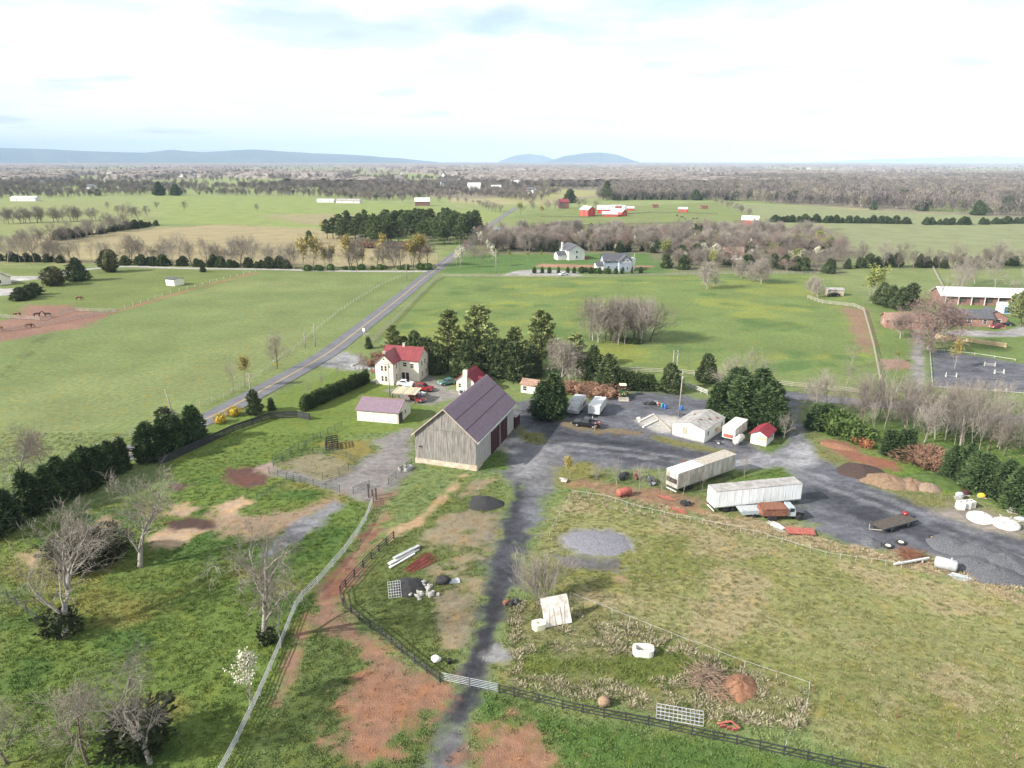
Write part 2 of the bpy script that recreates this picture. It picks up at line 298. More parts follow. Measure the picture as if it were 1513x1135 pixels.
 ('p',[(630,520),(640,560),(665,575),(700,580),(640,600),(600,590),(580,578),(620,566)],(.185,.175,.165),1,1,.8,0,None),
 ('p',[(470,540),(510,520),(540,528),(560,545),(520,548)],(.20,.20,.205),.5,.6,1,0,'gravel_apron'),
 # left paddock of red earth
 ('p',[(0,474),(20,470),(37,450),(89,451),(133,461),(172,461),(130,482),(74,491),(0,505),(-80,520),(-80,480)],(.195,.115,.090),1.5,1.8,.1,0,None),
 ('l',[(165,463),(240,440),(310,420),(378,403)],(.22,.12,.085),.8,.6,.1,0,None,.9),
 ('l',[(0,558),(30,525),(68,494)],(.085,.105,.040),.5,.4,0,0,None,.25), ('l',[(10,560),(40,526),(75,494)],(.085,.105,.040),.5,.4,0,0,None,.25),
 ('p',[(-60,385),(20,408),(62,408),(66,402),(110,398),(110,404),(66,412),(20,416),(-60,420)],(.30,.29,.28),.8,.6,1,0,None), ('p',[(-60,428),(28,426),(24,436),(-60,442)],(.30,.29,.28),.8,.6,1,0,None),
 ('p',[(1248,455),(1284,456),(1292,525),(1275,520),(1262,495)],(.185,.125,.085),1,1.4,.2,0,None),
 ('p',[(1298,530),(1345,532),(1345,545),(1300,548)],(.21,.13,.10),1,1.2,.2,0,None),
 ('p',[(1374,516),(1513,537),(1640,555),(1640,592),(1513,581),(1378,572)],(.085,.085,.10),.4,.3,1,0,'riding_arena'),
 ('p',[(1350,488),(1364,488),(1366,598),(1346,596)],(.195,.185,.180),.4,.4,1,0,'gravel_lane'),
 ('p',[(1385,492),(1420,487),(1470,490),(1513,482),(1640,480),(1640,500),(1513,497),(1440,498)],(.21,.20,.20),.5,.5,1,0,None),
 ('p',[(760,400),(800,398),(852,402),(858,408),(800,407),(740,407)],(.26,.25,.24),.6,.6,1,0,None), ('p',[(800,390),(850,391),(960,393),(960,396),(850,396),(790,395)],(.25,.15,.10),.8,1,.2,0,None),
]
# far brush and soil, and the default cover of distant country
WP = [(k, GP(p) if k != 'l' else GP(p), *r) for k, p, *r in PATCH]
def ground_eval(X, Y):
    n = len(X); D = np.hypot(X, Y)
    C = np.empty((n, 3)); C[:] = GRASS
    w = fbm(X*.02, Y*.02, 3); C = C*(1-.0) + (np.array(PALE)-C)*(sstep(.45, .75, w)*.45)[:, None]
    far = sstep(620, 900, D)
    pat = fbm(X*.0035, Y*.0022, 91, 3); fcol = np.where((pat > .50)[:, None], np.where((fbm(X*.002, Y*.0015, 44, 2) > .5)[:, None], np.array((.17,.205,.085)), np.array((.235,.22,.12))), np.array((.18,.16,.12)))
    C = C*(1-far[:, None]) + fcol*far[:, None]
    gr = np.zeros(n); tall = np.full(n, .15)*(1-far); sid = np.zeros(n, int)
    wx = fbm(X*.6, Y*.6, 5, 3)-.5; wy = fbm(X*.6, Y*.6, 8, 3)-.5; wl = fbm(X*.13, Y*.13, 15, 3)-.5+(fbm(X*2.3, Y*2.3, 19, 2)-.5)*.35
    for k, P, c, soft, nz, g, tl, s, *rest in WP:
        A = np.array(P); pad = 12+soft
        sel = np.where((X > A[:, 0].min()-pad) & (X < A[:, 0].max()+pad) & (Y > A[:, 1].min()-pad) & (Y < A[:, 1].max()+pad))[0]
        if not len(sel): continue
        x, y = X[sel], Y[sel]
        if k == 'l': d = sd_line(x, y, P)-rest[0]
        else: d = sd_poly(x, y, P)
        if k == 'n':       # patches of another cover inside the polygon: g = frequency, tl = seed, s = thresholds
            m = sstep(soft, -soft, d)*sstep(s[0], s[1], fbm(x*g, y*g*1.4, int(tl)+50))
            C[sel] = C[sel]*(1-m[:, None]) + np.array(c)*m[:, None]; continue
        d = d + (nz*1.5+.5)*1.5*(wx[sel]+wy[sel]*.6+wl[sel]*1.2)
        m = sstep(soft*1.2+.25, -soft*1.2-.25, d)
        C[sel] = C[sel]*(1-m[:, None]) + np.array(c)*m[:, None]
        gr[sel] = gr[sel]*(1-m)+g*m; tall[sel] = tall[sel]*(1-m)+tl*m
        hit = sel[m > .5]
        sid[hit] = SURF.index(s) if s else 0
    return C, gr, tall, sid
SURF = ['ground', 'gravel_yard', 'barn_yard', 'dirt_track', 'gravel_apron', 'riding_arena', 'gravel_lane']
ground_m, n, l, b = nmat('ground_cover')
geo = n.new('ShaderNodeNewGeometry'); at = n.new('ShaderNodeAttribute'); at.attribute_name = 'Col'; ag = n.new('ShaderNodeAttribute'); ag.attribute_name = 'grav'
def noise(scale, det=5, vec=None, rough=.6, st=None):
    t = n.new('ShaderNodeTexNoise'); t.inputs['Scale'].default_value = scale; t.inputs['Detail'].default_value = det; t.inputs['Roughness'].default_value = rough
    if st:
        mp = n.new('ShaderNodeMapping'); mp.inputs['Scale'].default_value = st; mp.inputs['Rotation'].default_value = (0,0,.5); l.new(geo.outputs['Position'], mp.inputs[0]); l.new(mp.outputs[0], t.inputs['Vector'])
    else: l.new(geo.outputs['Position'], t.inputs['Vector'])
    return t.outputs[0]
def mrange(src, a, b2, c, d):
    m = n.new('ShaderNodeMapRange'); l.new(src, m.inputs[0])
    for i, q in enumerate((a, b2, c, d)): m.inputs[i+1].default_value = q
    return m.outputs[0]
def mulc(a, bsock, blend='MULTIPLY', fac=1.0):
    m = n.new('ShaderNodeMix'); m.data_type = 'RGBA'; m.blend_type = blend
    if isinstance(fac, float): m.inputs[0].default_value = fac
    else: l.new(fac, m.inputs[0])
    l.new(a, m.inputs[6])
    if isinstance(bsock, tuple): m.inputs[7].default_value = (*bsock, 1)
    else: l.new(bsock, m.inputs[7])
    return m.outputs[2]
n_mid = noise(.9, 6); n_fine = noise(7, 4); n_big = noise(.06, 4); n_grain = noise(22, 2)
c1 = mulc(at.outputs['Color'], mrange(n_mid, .25, .75, .72, 1.28)); c1 = mulc(c1, mrange(n_fine, .25, .75, .68, 1.32)); c1 = mulc(c1, mrange(n_big, .3, .7, .85, 1.15))
yel = mulc(c1, (1.25, 1.0, .7), fac=mrange(noise(.35, 5), .5, .7, 0, .8))
g1 = mulc(at.outputs['Color'], mrange(noise(.16, 8, st=(1,1.5,1), rough=.68), .34, .68, .55, 1.35)); g1 = mulc(g1, mrange(noise(1.1, 8, st=(1,1,1), rough=.75), .3, .7, .62, 1.42)); g1 = mulc(g1, mrange(n_grain, .2, .8, .65, 1.4)); g1 = mulc(g1, mrange(n_mid, .3, .7, .85, 1.15))
l.new(mulc(yel, g1, 'MIX', ag.outputs['Fac']), b.inputs['Base Color'])
rg = n.new('ShaderNodeMix'); l.new(ag.outputs['Fac'], rg.inputs[0]); rg.inputs[2].default_value = .95; l.new(mrange(noise(.22, 6, st=(1,2.6,1)), .35, .68, .5, .9), rg.inputs[3]); l.new(rg.outputs[0], b.inputs['Roughness'])
b.inputs['Specular IOR Level'].default_value = .15
ad = n.new('ShaderNodeMath'); ad.operation = 'ADD'; l.new(n_mid, ad.inputs[0]); l.new(n_fine, ad.inputs[1])
bp = n.new('ShaderNodeBump'); bp.inputs['Distance'].default_value = .22; l.new(ad.outputs[0], bp.inputs['Height']); l.new(mrange(ag.outputs['Fac'], 0, 1, .8, .25), bp.inputs['Strength']); l.new(bp.outputs[0], b.inputs['Normal'])
# one continuous grid; its faces belong to the surface they show
ys = np.concatenate([np.linspace(8, 36, 20)[:-1], np.exp(np.arange(math.log(36), math.log(9000), .0052))])
rs = np.arange(-1.25, 1.2501, .0062)
YY, RR = np.meshgrid(ys, rs, indexing='ij'); XX = RR*np.maximum(YY, 45.0)
nr, nc = YY.shape
C, gr, tall, sid = ground_eval(XX.ravel(), YY.ravel())
Z = (fbm(XX*.25, YY*.25, 77, 3)-.5)*.10*np.clip(1.5-np.hypot(XX, YY)/200, 0, 1)
V = np.stack([XX.ravel(), YY.ravel(), Z.ravel()], 1)
idx = np.arange(nr*nc).reshape(nr, nc)
Q = np.stack([idx[:-1, :-1], idx[:-1, 1:], idx[1:, 1:], idx[1:, :-1]], -1).reshape(-1, 4)
fs = np.median(sid[Q], axis=1).astype(int)
for k, nm in enumerate(SURF):
    q = Q[fs == k]
    if not len(q): continue
    u, inv = np.unique(q, return_inverse=True)
    me = npmesh(nm, V[u], inv.reshape(-1, 4), ground_m, True)
    a = me.attributes.new('Col', 'FLOAT_COLOR', 'POINT'); a.data.foreach_set('color', np.concatenate([C[u], np.ones((len(u), 1))], 1).astype(np.float32).ravel())
    a = me.attributes.new('grav', 'FLOAT', 'POINT'); a.data.foreach_set('value', gr[u].astype(np.float32))
    struct(mobj(nm, me))
# country beyond, to the horizon
mat('far_land', (.150,.140,.100), .95, .35, .004, c2=(.105,.095,.080))
me = npmesh('terrain', np.array([(-30000,-30000,-.6),(30000,-30000,-.6),(30000,30000,-.6),(-30000,30000,-.6)]), np.array([[0,1,2,3]]), MATS['far_land']); struct(mobj('terrain', me))
# ------------------------------------------------------------------ roads
def ribbon(name, pts, w, m, z, off=0.0, smooth=3, parent=None):
    P = [Vector((x, y, 0)) for x, y in pts]
    for _ in range(smooth):
        Qp = [P[0]]
        for a, b2 in zip(P[:-1], P[1:]): Qp += [a*.75+b2*.25, a*.25+b2*.75]
        P = Qp+[P[-1]]
    mb = MB(); vs = []
    for i, p in enumerate(P):
        d = (P[min(i+1, len(P)-1)]-P[max(i-1, 0)]).normalized(); nn = Vector((d.y, -d.x, 0))
        for s in (-1, 1): q = p+nn*(off+s*w/2); vs.append((q.x, q.y, z))
    mb.add(vs, [(2*i, 2*i+1, 2*i+3, 2*i+2) for i in range(len(P)-1)])
    return mb.build(name, m, parent)
asp, n, l, b = nmat('asphalt'); geo = n.new('ShaderNodeNewGeometry')
a1 = mrange(noise(.25, 5, st=(1,1,1)), .3, .7, .8, 1.25); a2 = mrange(noise(30, 2), .2, .8, .8, 1.2)
rgb = n.new('ShaderNodeRGB'); rgb.outputs[0].default_value = (.098,.098,.112,1); cA = mulc(rgb.outputs[0], a1); cA = mulc(cA, a2); l.new(cA, b.inputs['Base Color']); b.inputs['Roughness'].default_value = .8
mat('yellow_paint', (.52,.36,.10), .8, .3, 2.0); mat('white_paint', (.6,.6,.58), .8, .3, 2.0)
ROAD = GP([(-160,836),(-60,782),(21,741),(106,706),(190,671),(304,620),(341,602),(395,573),(453,541),(490,519),(528,489),(566,460),(600,433),(626,411),(645,398),(665,382),(692,361),(706,349),(722,334),(745,318),(765,306)])
road = struct(ribbon('road', ROAD, 6.0, asp, .085))
for s in (-.14, .14): struct(ribbon('centre_line', ROAD, .11, MATS['yellow_paint'], .092, off=s, parent=road))
for s in (): struct(ribbon('edge_line', ROAD, .10, MATS['white_paint'], .092, off=s, parent=road))
mat('gravel_road', (.30,.29,.28), .9, .3, .5, bump=.3)
struct(ribbon('farm_lane', GP([(642,401),(600,401.5),(500,401),(400,398),(264,397),(185,393),(110,400)]), 4.5, MATS['gravel_road'], .07))
road2 = struct(ribbon('side_road', GP([(1098,580),(1142,581.5),(1187,587),(1272,595),(1351,603),(1430,611.5),(1513,620),(1660,634)]), 5.2, asp, .088))
# ------------------------------------------------------------------ vegetation: materials
mat('bark_grey', (.27,.245,.215), .9, .4, 3.0, bump=.3); mat('bark_pale', (.28,.255,.225), .9, .4, 3.0); mat('bark_brown', (.15,.115,.09), .9, .4, 3.0)
mat('twig_grey', (.245,.215,.185), .9, .25, 1.5, objrand=.2); mat('twig_brown', (.18,.152,.13), .9, .25, 1.5, objrand=.25); mat('twig_red', (.22,.155,.135), .9, .25, 1.5, objrand=.2); mat('twig_pale', (.215,.19,.165), .9, .25, 1.5)
def leafmat(name, c, c2, rnd=.22):
    m = mat(name, c, .75, .3, .9, c2=c2, objrand=rnd, spec=.2); return m
leafmat('cypress', (.062,.098,.034), (.026,.048,.018)); leafmat('cedar', (.082,.108,.042), (.038,.055,.023)); leafmat('cedar_bronze', (.085,.082,.032), (.036,.042,.018)); leafmat('pine_light', (.23,.26,.10), (.125,.15,.06)); leafmat('pine_dark', (.125,.165,.062), (.062,.088,.036))
leafmat('arborvitae', (.062,.090,.028), (.030,.048,.017)); leafmat('blossom', (.56,.53,.44), (.36,.37,.24)); leafmat('bud_green', (.23,.25,.07), (.13,.15,.04)); leafmat('bud_gold', (.30,.24,.075), (.18,.15,.05)); leafmat('ivy', (.040,.052,.018), (.02,.026,.011))
leafmat('forsythia', (.45,.32,.04), (.26,.20,.03)); leafmat('orange_bud', (.30,.13,.06), (.18,.08,.04)); leafmat('bramble', (.20,.115,.075), (.11,.065,.045)); leafmat('lush_bush', (.075,.115,.028), (.035,.06,.016))
# ------------------------------------------------------------------ generators (numpy triangles / tubes)
def bare_tree(seed, H, r0, spread=.5, levels=4, nch=(7,6,5,4), up=.25, fork=.35, lean=(0,0), twist=.25, rmin=.02):
    """returns trunk MB (trunk and limbs) and crown MB (finer branches, twigs)"""
    R = random.Random(seed); T, K = MB(), MB(); ends = []
    def cone(mb, p, q, r):
        r = max(r, rmin)
        d = (q-p).normalized(); a = d.cross(Vector((.3,.5,.8))).normalized(); b = d.cross(a); o = len(mb.v)
        mb.v += [tuple(p+a*r), tuple(p+(b*.87-a*.5)*r), tuple(p-(b*.87+a*.5)*r), tuple(q)]; mb.f += [(o,o+1,o+3),(o+1,o+2,o+3),(o+2,o,o+3)]
    def grow(p, d, Ln, r, lv):
        ns = [6,5,4,2,1,1][lv]; path, rad = [p.copy()], [r]; q = p.copy()
        for i in range(ns):
            d = (d + Vector((R.uniform(-1,1), R.uniform(-1,1), R.uniform(-.6,.8)))*twist*(.6 if lv == 0 else 1) + Vector((0,0,up*.35*(lv > 0)))).normalized()
            q = q + d*(Ln/ns); path.append(q.copy()); rad.append(max(r*(1-.72*(i+1)/ns), rmin*.6))
        if lv >= levels-1 or ns == 1:
            for a, b2, ra in zip(path[:-1], path[1:], rad): cone(K, a, b2, ra)
        else: (T if lv <= 1 else K).tube(path, rad, [7,5,3,3][lv], cap=False)
        ends.append((path[-1], lv))
        if lv >= levels: return
        nk = nch[min(lv, len(nch)-1)]
        for j in range(nk):
            t = (fork if lv == 0 else .25)+(1-(fork if lv == 0 else .25))*(j+R.random())/nk; t = min(t, .999)
            k = t*(len(path)-1); i0 = int(k); p0 = path[i0].lerp(path[min(i0+1, len(path)-1)], k-i0)
            ax = (path[min(i0+1, len(path)-1)]-path[i0]).normalized() if i0+1 < len(path) else d
            az = R.uniform(0, 2*PI) if lv else j*2.4+R.uniform(-.5,.5)
            s1 = ax.cross(Vector((math.cos(az), math.sin(az), .13))).normalized()
            ang = R.uniform(.55, 1.05)*spread*1.6
            dd = (ax*math.cos(ang)+s1*math.sin(ang)).normalized()
            Lk = Ln*(.70 if lv == 0 else .60)*R.uniform(.7, 1.15)*(1-.35*t*(lv == 0))
            grow(p0, dd, Lk, max(rad[min(i0, len(rad)-1)]*R.uniform(.42,.62), r*.16), lv+1)
    grow(Vector((0,0,-.15)), Vector((lean[0], lean[1], 1)).normalized(), H*.72, r0, 0)
    zt = max(p[2] for p in K.v) if K.v else H; k = H/zt
    for mb in (T, K): mb.v = [(x*k, y*k, z*k if z > 0 else z) for x, y, z in mb.v]
    return T, K, [(p*k, lv) for p, lv in ends]
def sprays(P, D, Ln, Wd, R):
    """folded diamond leaf-sprays: P base points, D directions"""
    n = len(P); D = D/np.linalg.norm(D, axis=1)[:, None]; rv = R.normal(size=(n, 3)); A = np.cross(D, rv); A /= np.linalg.norm(A, axis=1)[:, None]+1e-9
    L_, W_ = np.broadcast_to(Ln, (n,))[:, None], np.broadcast_to(Wd, (n,))[:, None]
    B = np.cross(D, A)*W_*.25
    V = np.stack([P, P+D*L_*.5+A*W_*.5+B, P+D*L_, P+D*L_*.5-A*W_*.5+B], 1).reshape(-1, 3)
    o = (np.arange(n)*4)[:, None]; F = np.concatenate([o+np.array([[0,1,2]]), o+np.array([[0,2,3]])])
    return V, F
def conifer(seed, H, Rb, n, prof, Ln=.5, Wd=.2, clump=.22, z0=.1, droop=.1):
    R = np.random.default_rng(seed); h = R.random(n*3); keep = R.random(n*3) < prof(h)/prof(np.linspace(0,1,50)).max()+.12; h = h[keep][:n]; n = len(h)
    az = R.random(n)*2*PI; lump = (vnoise(az*2.2+seed, h*H*.9, seed)-.5)*2*clump+(vnoise(az*5+seed, h*H*2.2, seed+3)-.5)*clump
    r = Rb*np.maximum(prof(h), .03)*(1+lump*1.7)*(.72+.34*R.random(n)); z = z0+h*(H-z0)+lump*.3
    P = np.stack([r*np.cos(az), r*np.sin(az), z], 1); D = np.stack([np.cos(az), np.sin(az), .55-droop+R.normal(size=n)*.35], 1)+R.normal(size=(n, 3))*.35
    V, F = sprays(P-D*Ln*.25, D, Ln*(.6+.8*R.random(n)), Wd*(.6+.8*R.random(n)), R)
    # dense shaded inner body
    mb = MB(); k = 9; hs = np.linspace(0, 1, 9)
    pr = [(max(.02, Rb*float(prof(np.array([q]))[0])*.66), z0+q*(H-z0)*.93) for q in hs]
    mb.lathe(pr, k); V2 = np.array(mb.v); V2[:, :2] *= (1+(vnoise(V2[:, 0]*3+9, V2[:, 2]*1.5+V2[:, 1]*3, seed)-.5)*.5)[:, None]
    tri = []
    for f in mb.f:
        for i in range(1, len(f)-1): tri.append((f[0], f[i], f[i+1]))
    return np.concatenate([V, V2]), np.concatenate([F, np.array(tri)+len(V)])
def stem(H, r, lean=0): return MB().tube([(0,0,-.15),(lean*.4,0,H*.35),(lean,0,H)], [r, r*.75, r*.2], 6, cap=False)
def pine_tree(seed, H, Rb, nb=46, cl=30, z0=.18):
    R = np.random.default_rng(seed); T = stem(H, H*.018); Vs, Fs = [], []; o = 0
    for i in range(nb):
        t = (i+R.random())/nb; z = H*(z0+(1-z0)*t); az = i*2.4+R.normal()*.4; Lb = Rb*(1-t)**.62*(.65+.5*R.random())+.25
        d = np.array([math.cos(az), math.sin(az), .18+.45*t]); p0 = np.array([0,0,z])
        T.tube([tuple(p0), tuple(p0+d*Lb*.8)], [H*.005, .012], 3, cap=False)
        m = int(cl*(.5+Lb/Rb)); s = R.random(m)**.6; P = p0+d*Lb*s[:, None]+R.normal(size=(m, 3))*np.array([.16,.16,.10])*(.5+Lb*.3)
        D = np.array([d[0]*.6, d[1]*.6, .75])+R.normal(size=(m, 3))*.5
        V, F = sprays(P, D, .50+.35*R.random(m), .26+.16*R.random(m), R); Vs.append(V); Fs.append(F+o); o += len(V)
    return T, np.concatenate(Vs), np.concatenate(Fs)
def cone_p(h): return (1-h)**.52*np.minimum(1, .70+h*2.4)
def col_p(h): return np.minimum(1, .75+h*2)*np.minimum(1, (1-h)*2.2+.02)**.8
def oval_p(h): return np.sqrt(np.clip(1-(2*h-.86)**2/1.3, 0, 1))
def leyl_p(h): return (1-h)**.5*np.minimum(1, .8+h*2)
# ------------------------------------------------------------------ tree prototypes: (trunk mesh, crown mesh)
PROTO = {}
def reg(key, T, Tm, crown, Cm):
    tm = T.mesh(key+'_trunk', MATS[Tm], True) if T and T.v else None
    if isinstance(crown, MB): cm = crown.mesh(key+'_crown', MATS[Cm])
    else: cm = npmesh(key+'_crown', crown[0], crown[1], MATS[Cm])
    PROTO.setdefault(key.rstrip('0123456789'), []).append((tm, cm))
def leafy(ends, lv0, n, size, seed, H):
    R = np.random.default_rng(seed); E = np.array([p for p, lv in ends if lv >= lv0]); E = E[R.integers(0, len(E), n)]+R.normal(size=(n, 3))*.18*H/8
    return sprays(E, R.normal(size=(n, 3))+np.array([0,0,.5]), size*(.6+.8*R.random(n)), size*.7, R)
for i in range(4):
    T, K, e = bare_tree(100+i, 14, .36, .62, 4, (9,7,6,5), fork=.20, twist=.34, rmin=.017); reg('oldtree%d' % i, T, 'bark_pale', K, 'twig_pale')
for i in range(5):
    T, K, e = bare_tree(200+i, 13, .24, .72, 3, (13,9,9), fork=.2, up=.3, twist=.25, rmin=.030); reg('baretree%d' % i, T, 'bark_grey', K, 'twig_grey')
    reg('browntree%d' % i, T, 'bark_brown', K, 'twig_brown')
for i in range(3):
    T, K, e = bare_tree(240+i, 14, .28, .70, 4, (11,7,6,4), fork=.18, up=.3, twist=.25, rmin=.028); reg('redtree%d' % i, T, 'bark_grey', K, 'twig_red'); reg('fulltree%d' % i, T, 'bark_brown', K, 'twig_brown')
for i in range(2):
    T, K, e = bare_tree(777+i, 15, .36, .86, 4, (15,9,7,5), fork=.14, up=.2, twist=.25, rmin=.042); reg('spreadred%d' % i, T, 'bark_grey', K, 'twig_red'); reg('spread%d' % i, T, 'bark_grey', K, 'twig_grey')
for i in range(4):
    T, K, e = bare_tree(300+i, 9, .09, .42, 3, (12,6,4), fork=.25, up=.5, twist=.25, rmin=.017); reg('sapling%d' % i, T, 'bark_grey', K, 'twig_grey')
for i in range(3):
    T, K, e = bare_tree(330+i, 7, .10, .36, 3, (10,6,4), fork=.2, up=.6, twist=.2)
    reg('pear%d' % i, T, 'bark_grey', leafy(e, 2, 900, .30, i, 7), 'blossom'); reg('budtree%d' % i, T, 'bark_grey', leafy(e, 2, 900, .28, i+5, 7), 'bud_green'); reg('goldtree%d' % i, T, 'bark_grey', leafy(e, 2, 800, .3, i+9, 7), 'bud_gold')
for i in range(6): reg('cypress%d' % i, stem(3, .12), 'bark_brown', conifer(400+i, 7.5, 1.6+.12*i, 2300, [leyl_p, cone_p, leyl_p][i % 3], .62+.04*i, .22+.02*(i % 3), .22+.05*(i % 3)), 'cypress')
for i in range(3):
    reg('cedar%d' % i, stem(3, .14), 'bark_brown', conifer(420+i, 8, 2.6, 2600, cone_p, .6, .28, .3), 'cedar'); reg('bronzecedar%d' % i, stem(3, .14), 'bark_brown', conifer(430+i, 8, 3.0, 2800, oval_p, .6, .28, .3), 'cedar_bronze')
    reg('arborvitae%d' % i, stem(1.2, .05), 'bark_brown', conifer(440+i, 3.4, .55, 620, col_p, .34, .14, .16), 'arborvitae')
    T, V, F = pine_tree(450+i, 14, 4.2, 60, 70); reg('pine%d' % i, T, 'bark_brown', (V, F), 'pine_light')
    T, V, F = pine_tree(460+i, 15, 3.8, 38, 75, .26); reg('plantpine%d' % i, T, 'bark_brown', (V, F), 'pine_dark')
    reg('bush%d' % i, None, '', conifer(470+i, 1.6, 1.1, 420, oval_p, .36, .2, .35, 0), 'lush_bush'); reg('ivybush%d' % i, None, '', conifer(480+i, 2.4, 1.5, 700, oval_p, .4, .22, .35, 0), 'ivy')
    reg('bramble%d' % i, None, '', conifer(490+i, 1.3, 1.5, 520, oval_p, .5, .1, .4, 0), 'bramble'); reg('forsythia%d' % i, None, '', conifer(495+i, 1.9, 1.2, 480, oval_p, .36, .2, .35, 0), 'forsythia'); reg('orangebush%d' % i, None, '', conifer(498+i, 1.6, 1.2, 420, oval_p, .36, .2, .35, 0), 'orange_bud')
NAMES = dict(spread='bare_tree', spreadred='bare_tree', oldtree='bare_tree', baretree='bare_tree', browntree='bare_tree', redtree='bare_tree', fulltree='bare_tree', sapling='sapling_tree', pear='pear_tree', budtree='budding_tree', goldtree='budding_tree', cypress='cypress_tree', cedar='cedar_tree',
             bronzecedar='cedar_tree', arborvitae='arborvitae_shrub', pine='pine_tree', plantpine='pine_tree', bush='shrub', ivybush='shrub', bramble='bramble_shrub', forsythia='flowering_shrub', orangebush='flowering_shrub')
PH = dict(spread=15, spreadred=15, oldtree=14, baretree=13, browntree=13, redtree=14, fulltree=14, sapling=9, pear=7, budtree=7, goldtree=7, cypress=7.5, cedar=8, bronzecedar=8, arborvitae=3.4, pine=14, plantpine=15, bush=1.6, ivybush=2.4, bramble=1.3, forsythia=1.9, orangebush=1.6)
tr = random.Random(5)
def tree(kind, uv, H, label, group=None, rz=None, wide=1.0, var=None, z=0.0, world=False):
    p = uv if world else G(*uv); k = H/PH[kind]; PR = PROTO[kind]; tm, cm = PR[tr.randrange(len(PR)) if var is None else var % len(PR)]
    kind_n = NAMES[kind]; cat = 'shrub' if 'shrub' in kind_n else 'tree'; rz = tr.uniform(0, 6.28) if rz is None else rz; wide *= tr.uniform(.86, 1.16)
    if tm is None:
        o = tag(mobj(kind_n, cm, None, (p[0], p[1], z-.03), rz), label, cat, group); o.scale = (k*wide, k*wide, k); return o
    t = thing(kind_n, label, cat, (p[0], p[1], z), rz, group, (k*wide, k*wide, k)); mobj('trunk', tm, t); mobj('crown', cm, t); t.rotation_euler = (tr.uniform(-.05,.05), tr.uniform(-.05,.05), rz); return t
def along(px, n, jit=0.0):
    P = [G(*q) for q in px]; seg = [(P[i+1]-P[i]).length for i in range(len(P)-1)]; tot = sum(seg); res = []
    for i in range(n):
        s = tot*(i+.5)/n+tr.uniform(-jit, jit); s = min(max(s, 0), tot-1e-3); k = 0
        while s > seg[k]: s -= seg[k]; k += 1
        q = P[k].lerp(P[k+1], s/seg[k]); res.append((q.x+tr.uniform(-jit, jit), q.y+tr.uniform(-jit, jit)))
    return res
ORD = 'first second third fourth fifth sixth seventh eighth ninth tenth eleventh twelfth thirteenth fourteenth fifteenth sixteenth seventeenth eighteenth nineteenth twentieth twenty-first twenty-second twenty-third twenty-fourth'.split()
def trow(kind, px, n, H, label, group, dh=.2, jit=.6, wide=1.0):
    kinds = kind if isinstance(kind, (list, tuple)) else [kind]
    for i, q in enumerate(along(px, n, jit)): tree(tr.choice(kinds), q, H*tr.uniform(1-dh, 1+dh), label.replace('#', ORD[min(i, 23)]), group, wide=wide, world=True)
def inpoly(px, n, seed=0):
    P = np.array(GP(px)); R = np.random.default_rng(seed); res = []
    while len(res) < n:
        c = R.uniform(P.min(0), P.max(0), (n*4, 2)); res += [tuple(q) for q in c[sd_poly(c[:, 0], c[:, 1], P) < 0]]
    return res[:n]
# ------------------------------------------------------------------ near trees, one by one
tree('oldtree', (98,940), 15.0, 'gnarled pale bare tree with a dark ivy bush round its foot', rz=2.2, wide=1.2, var=3)
tree('ivybush', (93,934), 2.9, 'dark ivy thicket wrapped round the foot of a gnarled bare tree')
tree('oldtree', (207,838), 14.5, 'tall pale bare tree between the straw patches beside the cypress hedge', rz=2.0, wide=1.05, var=1)
tree('oldtree', (388,950), 16.0, 'large bare tree with spreading limbs beside the silver pipe fence', rz=4.1, wide=1.15, var=2)
tree('ivybush', (394,950), 1.8, 'low dark bush at the trunk of the bare tree by the pipe fence')
tree('sapling', (414,952), 8.8, 'slender bare sapling standing close to the silver pipe fence', var=0)
tree('pear', (370,1050), 6.4, 'small white blossoming pear tree beside the silver pipe fence', wide=.75)
tree('oldtree', (222,1128), 12.5, 'twiggy bare tree over a dark thicket in the lower paddock', rz=4.4, wide=1.05, var=1)
tree('ivybush', (215,1105), 4.2, 'dark round thicket beneath the twiggy bare tree in the paddock', wide=.9)
tree('browntree', (130,1130), 9.5, 'hazy brown bare tree beside the dark thicket in the paddock', wide=1.1)
tree('browntree', (10,1128), 7.0, 'half seen brown bare tree at the paddock corner below the gate', wide=1.1)
tree('sapling', (57,900), 6.0, 'thin forked bare tree standing by the metal gate', var=2)
t = tree('bronzecedar', (118,838), 5.6, 'large round olive cedar bush behind the gnarled bare tree', wide=1.45, var=1)
tree('bronzecedar', (158,826), 5.0, 'second olive cedar bush beside the tall pale bare tree', wide=1.2, var=2)
T, K, e = bare_tree(901, 6.2, .09, .42, 3, (6,7,5), fork=.1, up=.5)
def multistem(seed, H, n, sp):
    R = random.Random(seed); T, K = MB(), MB()
    for i in range(n):
        t, k, e = bare_tree(seed*31+i, H*R.uniform(.75,1),   .05, .36, 3, (9,5,4), fork=.2, up=.4, rmin=.016, lean=(R.uniform(-sp,sp), R.uniform(-sp,sp)))
        o = (R.uniform(-.5,.5), R.uniform(-.5,.5)); T.add([(x+o[0], y+o[1], z) for x, y, z in t.v], t.f); K.add([(x+o[0], y+o[1], z) for x, y, z in k.v], k.f)
    return T, K
T, K = multistem(7, 7.0, 14, .75); p = G(806,892)
t = thing('bare_shrub', 'big many stemmed bare shrub behind the leaning white panel', 'shrub', (p.x, p.y, 0)); T.build('trunk', MATS['bark_grey'], t); K.build('crown', MATS['twig_grey'], t)
